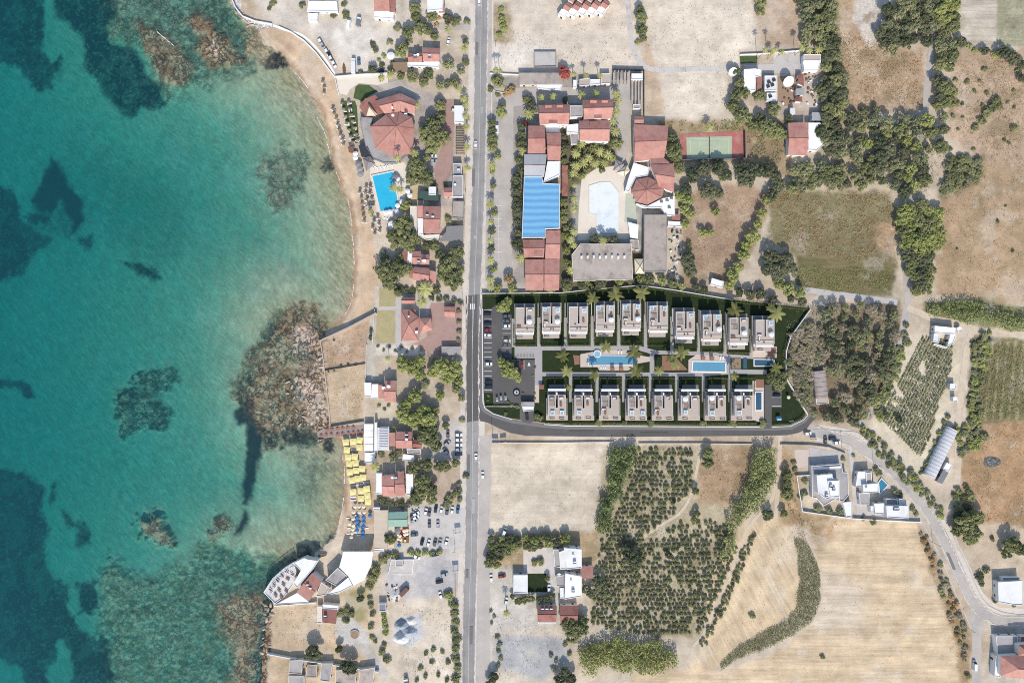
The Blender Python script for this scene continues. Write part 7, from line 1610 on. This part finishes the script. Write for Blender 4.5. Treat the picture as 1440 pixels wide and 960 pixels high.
@proto
def picnic_table():
    t = thing('table', None, 'table'); mb = MB(); mb.box(0, 0, .7, 1.5, .85, .07); part('table_top', mb, surf('table_wood', (176, 116, 92), .2, 1, 4), t)
    for s in (-1, 1):
        mb = MB(); mb.box(0, s * .8, .38, 1.4, .4, .06); part('bench', mb, M('table_wood'), t); mb = MB(); mb.box(s * .5, 0, .08, .12, .6, .619); part('leg', mb, M('wood_dark'), t)
    return t
for x, y in P('452,612.6 459,611.4 466,610.6 475,611 482,610 490,609 497,608.4 504,607.6 510,606.8 460,604.6 467,604 475,603 482,602 489,601.4 497,600.8'): later(picnic_table(x, y, .05, 1.5), 'reddish wooden table set', x, y, 'tables on the pier deck')
sheet('red_mat', '556,748 566,745 566,741 575,741 575,752 566,754 565,760 556,760', surf('mat_red', (196, 62, 64), .2, 1, 4, .9, .1, .1, rnd=0), .05)
for x, y in P('559,750 563,752 560,756 564,757 569,745 573,744 570,750 573,749'): later(white_table(x, y, .06) if False else cream_parasol(x, y, .06), 'pale table parasol', x, y, 'pale parasols on the red mat')
later(grey_parasol(560, 745, .06), 'dark grey round parasol', 560, 745); later(blue_parasol(562, 765, .0), 'blue parasol', 562, 765)
r = start('play_tower', 'wooden play tower with a yellow slide by the beach bar', 'playground', '566,754 575,754 575,763 566,763'); block(r, '566,754 575,754 575,763 566,763', 1.6, roof='canopy', rm='wood'); mb = MB(); mb.box(0, 0, 1.602, 1.2, 1.2, .8); part('tower', mb, M('canvas_yellow'), r)
# ------------------------------------------------------------------ walls and fences
wall_run('sea_wall', 'white sea wall at the head of the bay', 'wall', '325,-4 332,12 342,24 360,31 383,35', 1.2, .5); wall_run('sea_wall', 'curving white beach wall below the parked cars', 'wall', '392,38 410,46 428,58 444,74 458,92 470,108', .9, .5)
wall_run('garden_wall', 'white wall between lorry and restaurant forecourt', 'wall', '471,109 505,106 545,104', 1.4, .5); wall_run('garden_wall', 'low white wall down to the restaurant beach', 'wall', '471,109 477,134', .9, .35)
wall_run('stone_wall', 'straight stone wall from the beach to the rocky point', 'wall', '449,480 490,461 530,440', 2.4, .7, 'stone'); wall_run('stone_wall', 'rough stone wall along the rocks beside the dry plots', 'wall', '451,480 455,505 459,540 463,575 465,600', .9, .5, 'stone')
wall_run('garden_wall', 'cream garden wall beside the two dry plots', 'wall', '516,484 514,545', 1.2, .3, 'wall_cream'); wall_run('garden_wall', 'cream wall down the edge of the dry lawn', 'wall', '527,435 524,484', 1.2, .3, 'wall_cream'); wall_run('fence', 'dark planted fence between the two dry plots', 'fence', '456,521 480,517 514,511', 1.0, .2, 'wood_dark')
wall_run('garden_wall', 'grey wall above the pier deck', 'wall', '465,600 512,592', 1.4, .3, 'wall_grey'); wall_run('garden_wall', 'white boundary wall below the waterfront restaurant', 'wall', '387,850 412,848 440,846 446,845', 2.0, .35); wall_run('garden_wall', 'white wall between the shore lawn and the cabins', 'wall', '377,917 420,925 480,934 533,942', 2.2, .4)
wall_run('boundary_wall', 'white wall round the stepped villa and its garden', 'wall', '1141,667 1119,668 1127,718 1198,728 1245,731 1294,733', 1.6, .35); wall_run('boundary_wall', 'dark grey roadside wall in front of the white villas', 'wall', '1097,624 1140,625 1165,628 1188,637', 1.2, .35, 'wall_grey')
wall_run('boundary_wall', 'pale roadside wall along the levelled sand plot', 'wall', '692,622 780,622 862,621', 1.0, .35, 'wall_cream'); wall_run('boundary_wall', 'pale roadside wall above the orchard', 'wall', '898,623 985,623 1058,624', 1.0, .35, 'wall_cream'); wall_run('fence', 'thin fence along the gravel yard and main road', 'fence', '640,805 641,860 640,955', 1.2, .15, 'metal_grey')
wall_run('garden_wall', 'white wall at the entrance of the hotel drive', 'wall', '689,104 730,106', 1.2, .3); wall_run('garden_wall', 'curved cream wall of the hotel drive island', 'wall', '690,124 697,129 708,131 716,126', .6, .3, 'wall_cream'); wall_run('garden_wall', 'white wall of the farm garden', 'wall', '1040,78 1066,77 1128,72', 1.4, .3); wall_run('fence', 'long dark fence at the sandy plot beside the frame shed', 'fence', '861,99 905,100 905,165', 2.2, .15, 'metal_dark')
wall_run('fence', 'green court fence below the tennis court', 'fence', '956,226 1046,224', 2.6, .12, 'metal_grey'); wall_run('fence', 'court fence at the far end of the tennis court', 'fence', '1045.6,184 1046.4,224', 2.6, .15, 'metal_dark')
t = thing('tennis_net', 'tennis net across the pale green court', 'net', W(997.4, 208)); mb = MB(); mb.box(0, 0, .1, .08, 11.8, .9); part('mesh', mb, M('metal_dark'), t)
for s in (-1, 1): mb = MB(); mb.tube((0, s * 6.0, 0), (0, s * 6.0, 1.2), .06); part('post', mb, M('metal_grey'), t)
# ------------------------------------------------------------------ yard clutter
def heap(x, y, rx, ry, h, mat, label, seed):
    rng = np.random.default_rng(seed); n = 22; g = np.linspace(-1, 1, n); gx, gy = np.meshgrid(g, g); rr_ = np.sqrt(gx ** 2 + gy ** 2) * (1 + .35 * (fbm(gx * 9 + seed, gy * 9, 6, 3, seed) - .5)); z = np.maximum(1 - rr_, -.02) * h * (.75 + .6 * fbm(gx * 8, gy * 8, 3, 3, seed + 2)); V = np.stack([gx * rx * S, gy * ry * S, z - .02], -1).reshape(-1, 3); idx = np.arange(n * n).reshape(n, n); F = np.stack([idx[:-1, :-1], idx[:-1, 1:], idx[1:, 1:], idx[1:, :-1]], -1).reshape(-1, 4); o = obj('gravel_heap', np_mesh('gravel_heap', V, F, mat), None, W(x, y)); return tag(o, label, 'heap')
surf('gravel_blue', (168, 174, 182), .4, 1, 3, .95, .1, .8); surf('gravel_white', (222, 218, 210), .25, 1, 3, .95, .1, .8)
heap(565, 878, 11, 8, 3.2, M('gravel_blue'), 'blue-grey gravel heap, topmost in the gravel yard', 3); heap(575, 888, 12, 9, 2.8, M('gravel_blue'), 'wide blue-grey gravel heap in the middle of the gravel yard', 4); heap(564, 896, 12, 9, 3.4, M('gravel_white'), 'whitish gravel heap at the lower side of the gravel yard', 5); heap(578, 872, 8, 6, 1.6, M('gravel_white'), 'flat whitish rubble heap above the blue-grey ones', 6); heap(556, 836, 8, 10, 1.2, M('gravel_white'), 'pale rubble heap beside the rusty container', 8)
r = start('container', 'rusty brown container lying slantwise in the gravel yard', 'container', '560,838 571,826 575,830 563,843'); block(r, '561,835 571,825.6 575,829 565,839', 2.4, roof='flat', wall='rusty', rm='rusty', par=0, win=0)
house('booth', 'dark green-roofed booth at the edge of the shore lawn hedge', 'booth', '533,848 543,848 543,859 533,859', 2.6, rm='metal_grey', wall='wall_white', win=1); 
o_ = [(2.6 * math.cos(k * math.pi / 10), 2.6 * math.sin(k * math.pi / 10)) for k in range(20)]; t = thing('round_planter', 'round stone planter on the curved garden path', 'planter', W(499, 891)); mb = MB(); mb.ring(o_, inset(o_, .4), .0, .6); part('rim', mb, M('stone'), t); mb = MB(); mb.poly([(*q_, .5) for q_ in inset(o_, .4)]); part('soil', mb, M('soil_brown'), t)
CL = []
def clutter(poly, n, seed, what, mats, group, smin=.5, smax=1.6, h=.9):
    rr_ = random.Random(seed); sp = scatter(P(poly), 2.2, seed, 900)[:n]
    for x, y in sp:
        mb = MB(); sx, sy, hz = rr_.uniform(smin, smax), rr_.uniform(smin, smax), rr_.uniform(.3, h); mb.prism([(-sx / 2, -sy / 2), (sx / 2, -sy / 2 * .9), (sx / 2 * .95, sy / 2), (-sx / 2, sy / 2)], 0, hz); mb.prism([(-sx * .3, -sy * .3), (sx * .3, -sy * .3), (sx * .25, sy * .3), (-sx * .3, sy * .3)], hz + .002, hz + .25)
        o = obj(what.split()[-1], mb.mesh(what.split()[-1], M(rr_.choice(mats))), None, W(x, y), rr_.uniform(0, 3)); o['category'] = what.split()[-1]; later(o, what, x, y, group)
clutter('939,322 958,322 960,345 955,395 940,398', 34, 3, 'discarded white crate', ['plastic_white', 'metal_white', 'metal_grey', 'roof_grey', 'metal_dark'], 'rubbish beside the flat grey roof'); clutter('1096,122 1118,124 1116,146 1100,148', 10, 4, 'stored crate', ['rusty', 'plastic_white', 'wood'], 'stores in the farm yard'); clutter('1129,102 1150,102 1152,150 1132,146', 22, 5, 'stored crate', ['rusty', 'plastic_white', 'wood', 'metal_grey', 'stone'], 'stores in the farm yard'); clutter('542,815 560,815 562,850 545,850', 14, 6, 'scrap crate', ['rusty', 'plastic_white', 'wood', 'stone'], 'scrap in the gravel yard'); clutter('430,936 446,936 444,952 432,952', 9, 7, 'rooftop crate', ['plastic_white', 'rusty'], 'cabin clutter', .3, .8); clutter('1404,925 1412,925 1412,950 1400,948', 6, 8, 'pale crate', ['plastic_white'], 'crates by the corner house', .4, 1); clutter('580,714 590,714 590,720 580,720', 5, 9, 'parked bin', ['plastic_white', 'metal_grey'], 'bins by the green roof', .5, 1)
heap(1395, 649, 13, 8, .5, surf('pile_dark', (92, 92, 92), .6, 2, 5, .95, .1, .8, stain=(190, 190, 186), stain_amt=.9), 'dark speckled rubble pile in the dry field', 9)['category'] = 'rubble pile'
# rocks on the point
def rock_mesh(seed):
    bm = bmesh.new(); bmesh.ops.create_icosphere(bm, subdivisions=2, radius=1); rng = random.Random(seed)
    for v in bm.verts:
        f = 1 + rng.uniform(-.2, .2); v.co = Vector((v.co.x * f, v.co.y * f * .75, max(v.co.z * f * .45, -.2)))
    me = bpy.data.meshes.new('boulder'); bm.to_mesh(me); bm.free(); me.materials.append(surf('rock_pale', (196, 172, 148), .4, .9, 3, .95, .1, .7, stain=(160, 132, 108), stain_amt=.8, rnd=.15)); return me
ROCKS = [rock_mesh(k) for k in range(5)]; rr = random.Random(9)
def rocks(poly, gap, n, seed, r0, r1):
    for x, y in scatter(P(poly), gap, seed)[:n]:
        o = obj('boulder', rr.choice(ROCKS), None, (W(x, y)[0], W(x, y)[1], -.55 + rr.uniform(0, .35)), rr.uniform(0, 6.28)); s_ = rr.uniform(r0, r1); o.scale = (s_ * 1.3, s_ * rr.uniform(.6, 1), s_); o['category'] = 'boulder'; later(o, 'pale weathered boulder', x, y, 'boulders of the point')
rocks('412,468 434,458 448,470 446,484 428,500 410,494', 9, 8, 1, .6, 1.5); rocks('414,532 438,530 452,548 446,568 428,566 414,550', 9, 8, 2, .6, 1.5); rocks('440,558 462,545 464,592 440,604', 9, 6, 3, .6, 1.3); rocks('396,530 410,540 420,570 430,590 422,600 408,570', 9, 7, 4, .7, 1.5); rocks('446,484 458,486 458,540 450,540', 6, 10, 5, .8, 1.6); rocks('372,850 384,852 382,900 376,935 366,930', 7, 16, 6, .6, 1.4); rocks('326,2 332,20 345,36 378,44 378,40 350,30', 5, 14, 7, .6, 1.2); rocks('298,56 306,60 312,76 304,78', 5, 4, 8, .8, 1.4)
# surf where the ripples run out
def foam(line, w):
    mb = MB(); pts = smoothline(line, 8); r_ = random.Random(len(line))
    L, Q = [], []
    for i in range(len(pts)):
        q = strip([pts[max(i - 1, 0)], pts[i], pts[min(i + 1, len(pts) - 1)]], 1.0); ww = w * r_.uniform(.1, 1.0); a = Vector(pts[i]); d = (Vector(pts[min(i + 1, len(pts) - 1)]) - Vector(pts[max(i - 1, 0)])).normalized(); nn = Vector((-d.y, d.x)); L.append(a + nn * ww); Q.append(a - nn * ww * .4)
    for i in range(len(pts) - 1): mb.quad(*[(*W(p.x, p.y)[:2], SEA + .03) for p in (L[i], L[i + 1], Q[i + 1], Q[i])])
    tag(obj('foam', mb.mesh('foam', surf('foam', (244, 242, 238), .3, 2, 6, .9, .1, 0, rnd=0))), kind='stuff')
for l_ in ('445,163 449,172 455,183 459,195', '460,202 463,212 464,224', '472,240 476,250 482,260 487,268', '491,292 493,304 495,318', '495,330 497,345', '483,700 481,715 479,733', '220,44 232,54 244,64', '412,99 424,112 433,124', '489,280 492,296', '497,350 498,372', '484,655 484,680', '497,400 494,424 484,444'): foam(l_, .8)
for x, y, a in ((381, 829, .6), (386, 822, .7), (391, 815, .8), (397, 809, .9), (404, 803, 1), (388, 836, .6), (393, 829, .7), (399, 821, .8), (405, 813, 1), (411, 806, 1), (396, 838, .6), (403, 830, .7)): later(dining_set(x, y, 3.06, a), 'long wooden terrace table', x, y, 'tables of the sea terrace')
# signs, poles and lamps
def sign(x, y, deg, label, h=4.0):
    t = thing('billboard', label, 'sign', W(x, y), R(deg)); mb = MB(); mb.box(0, 0, h - 2.0, 3.4, .18, 2.0); part('board', mb, M('metal_white'), t)
    for s in (-1, 1): mb = MB(); mb.tube((s * 1.2, .15, 0), (s * 1.2, .15, h - .1), .07); part('post', mb, M('metal_grey'), t)
sign(697, 622, 0, 'blank-backed roadside billboard, the one nearer the main road'); sign(708, 621, 10, 'roadside billboard above the levelled plot, farther from the main road'); sign(644, 747, 5, 'billboard at the road side of the beach car park'); sign(641, 800, 5, 'billboard at the entrance of the gravel yard'); sign(1143, 617, 0, 'small sign at the end of the new estate road', 2.8)
def pole(x, y, label, h=8.5, arm=0):
    t = thing('utility_pole', label, 'utility pole', W(x, y)); mb = MB(); mb.tube((0, 0, 0), (0, 0, h), .13, .08, 8); part('pole', mb, M('metal_grey'), t); mb = MB(); mb.tube((-.9, 0, h - .5), (.9, 0, h - .5), .06); part('crossarm', mb, M('wood_dark'), t)
for x, y, lb_ in ((1184, 630, 'pole at the top of the winding road'), (1228, 652, 'pole beside the cubic white villa'), (1311, 762, 'pole above the big stubble field'), (1357, 880, 'pole at the junction by the corner house'), (640, 770, 'pole between beach car park and gravel yard'), (693, 610, 'pole at the corner of estate road and main road'), (697, 66, 'pole at the sandy plot beside the road'), (655, 270, 'pole beside the bare grey annex'), (1265, 668, 'pole in the road bend below the triangular pool'), (652, 430, 'pole at the tiled courtyard and road')): pole(x, y, 'grey utility ' + lb_)
# palms' neighbours: the hotel lane benches and the beach volleyball lines are too small to see
# ------------------------------------------------------------------ labels that single each thing out
MARKS = [('the many-sided restaurant', 552, 180), ('the turquoise pool', 541, 268), ('the yellow parasols', 502, 655), ('the waterfront restaurant', 450, 808), ('the beach bar', 550, 740), ('the tennis court', 1000, 208), ('the blue hotel roof', 760, 290), ('the drained hotel pool', 855, 295), ('the estate car park', 700, 500), ('the long estate pool', 860, 506), ('the short estate pool', 998, 515), ('the barrel-roofed barn', 1150, 540), ('the orchard', 930, 740), ('the vineyard', 1285, 560), ('the tunnel greenhouse', 1320, 635), ('the stepped white villa', 1165, 680), ('the gravel heaps', 570, 885), ('the crescent scrub', 1140, 830), ('the red-tiled annex', 918, 215), ('the big satellite dish', 1105, 118), ('the zebra crossing', 664, 430), ('the lower-corner red house', 1420, 930), ('the chevron terrace', 822, 12), ('the cross-shaped villa', 580, 450), ('the striped pergola house', 545, 617), ('the red-tiled barn', 1121, 196), ('the courtyard house', 1330, 470), ('the ploughed plot', 1400, 35), ('the pier deck', 480, 606), ('the dry plots', 485, 540), ('the twin-dormer hotel', 810, 165), ('the stepped red house', 590, 375), ('the square red house', 602, 312), ('the low red house', 597, 80), ('the levelled sand plot', 770, 690), ('the upper cubic house', 800, 785), ('the lower cubic house', 800, 825), ('the brown row houses', 785, 862), ('the rough scrub field', 1165, 320), ('the lane fork', 1278, 430), ('the stubble field', 1230, 840), ('the winding road', 1300, 705), ('the upper car park', 470, 60), ('the hotel drive', 720, 135), ('the frame shed', 885, 125), ('the concrete plinth', 565, 797), ('the beach car park', 615, 740), ('the paved yard', 628, 195), ('the shore cabins', 465, 945), ('the small white house', 462, 864), ('the flat concrete roof', 921, 342), ('the roof-unit block', 848, 368), ('the yard by the main road', 740, 880), ('the hillside', 1385, 150), ('the road-bend house', 1420, 833), ('the estate corner lawn', 1110, 580), ('the two gravel plots', 770, 915), ('the dark rubble pile', 1395, 649), ('the sandy north plot', 970, 60), ('the rocky point', 420, 520), ('the sea wall', 350, 30), ('the reed bed', 880, 920), ('the white huts', 1341, 552), ('the dirt track', 1050, 760)]
def near_mark(x, y): return min(MARKS, key=lambda m: (m[1] - x) ** 2 + (m[2] - y) ** 2)
def relation(x, y, m):
    dx, dy = x - m[1], y - m[2]; d = math.hypot(dx, dy)
    if d < 9: return 'at'
    w = ('above' if dy < 0 else 'below') if abs(dy) > .41 * abs(dx) else ''; s = ('left of' if dx < 0 else 'right of') if abs(dx) > .41 * abs(dy) else ''
    w = (w + ' ' + s).strip(); return ('just ' if d < 38 else 'far ' if d > 80 else '') + w
groups = {}
for o, look, x, y in LATER:
    if ' on the roof of ' in look: groups.setdefault(look, []).append((o, x, y)); continue
    m = near_mark(x, y); groups.setdefault('%s %s %s' % (look, relation(x, y, m), m[0]), []).append((o, x, y))
for lab, items in groups.items():
    if len(items) == 1: items[0][0]['label'] = lab; continue
    xs, ys = [i[1] for i in items], [i[2] for i in items]; hor = max(xs) - min(xs) >= max(ys) - min(ys)
    items.sort(key=lambda i: i[1] if hor else i[2])
    for k, (o, x, y) in enumerate(items):
        w_ = ORD[k + 1] if k + 1 < len(ORD) else 'later'
        o['label'] = '%s, %s from %s' % (lab, w_, 'left' if hor else 'top')
        if k + 1 >= len(ORD): o['group'] = o.get('group') or lab
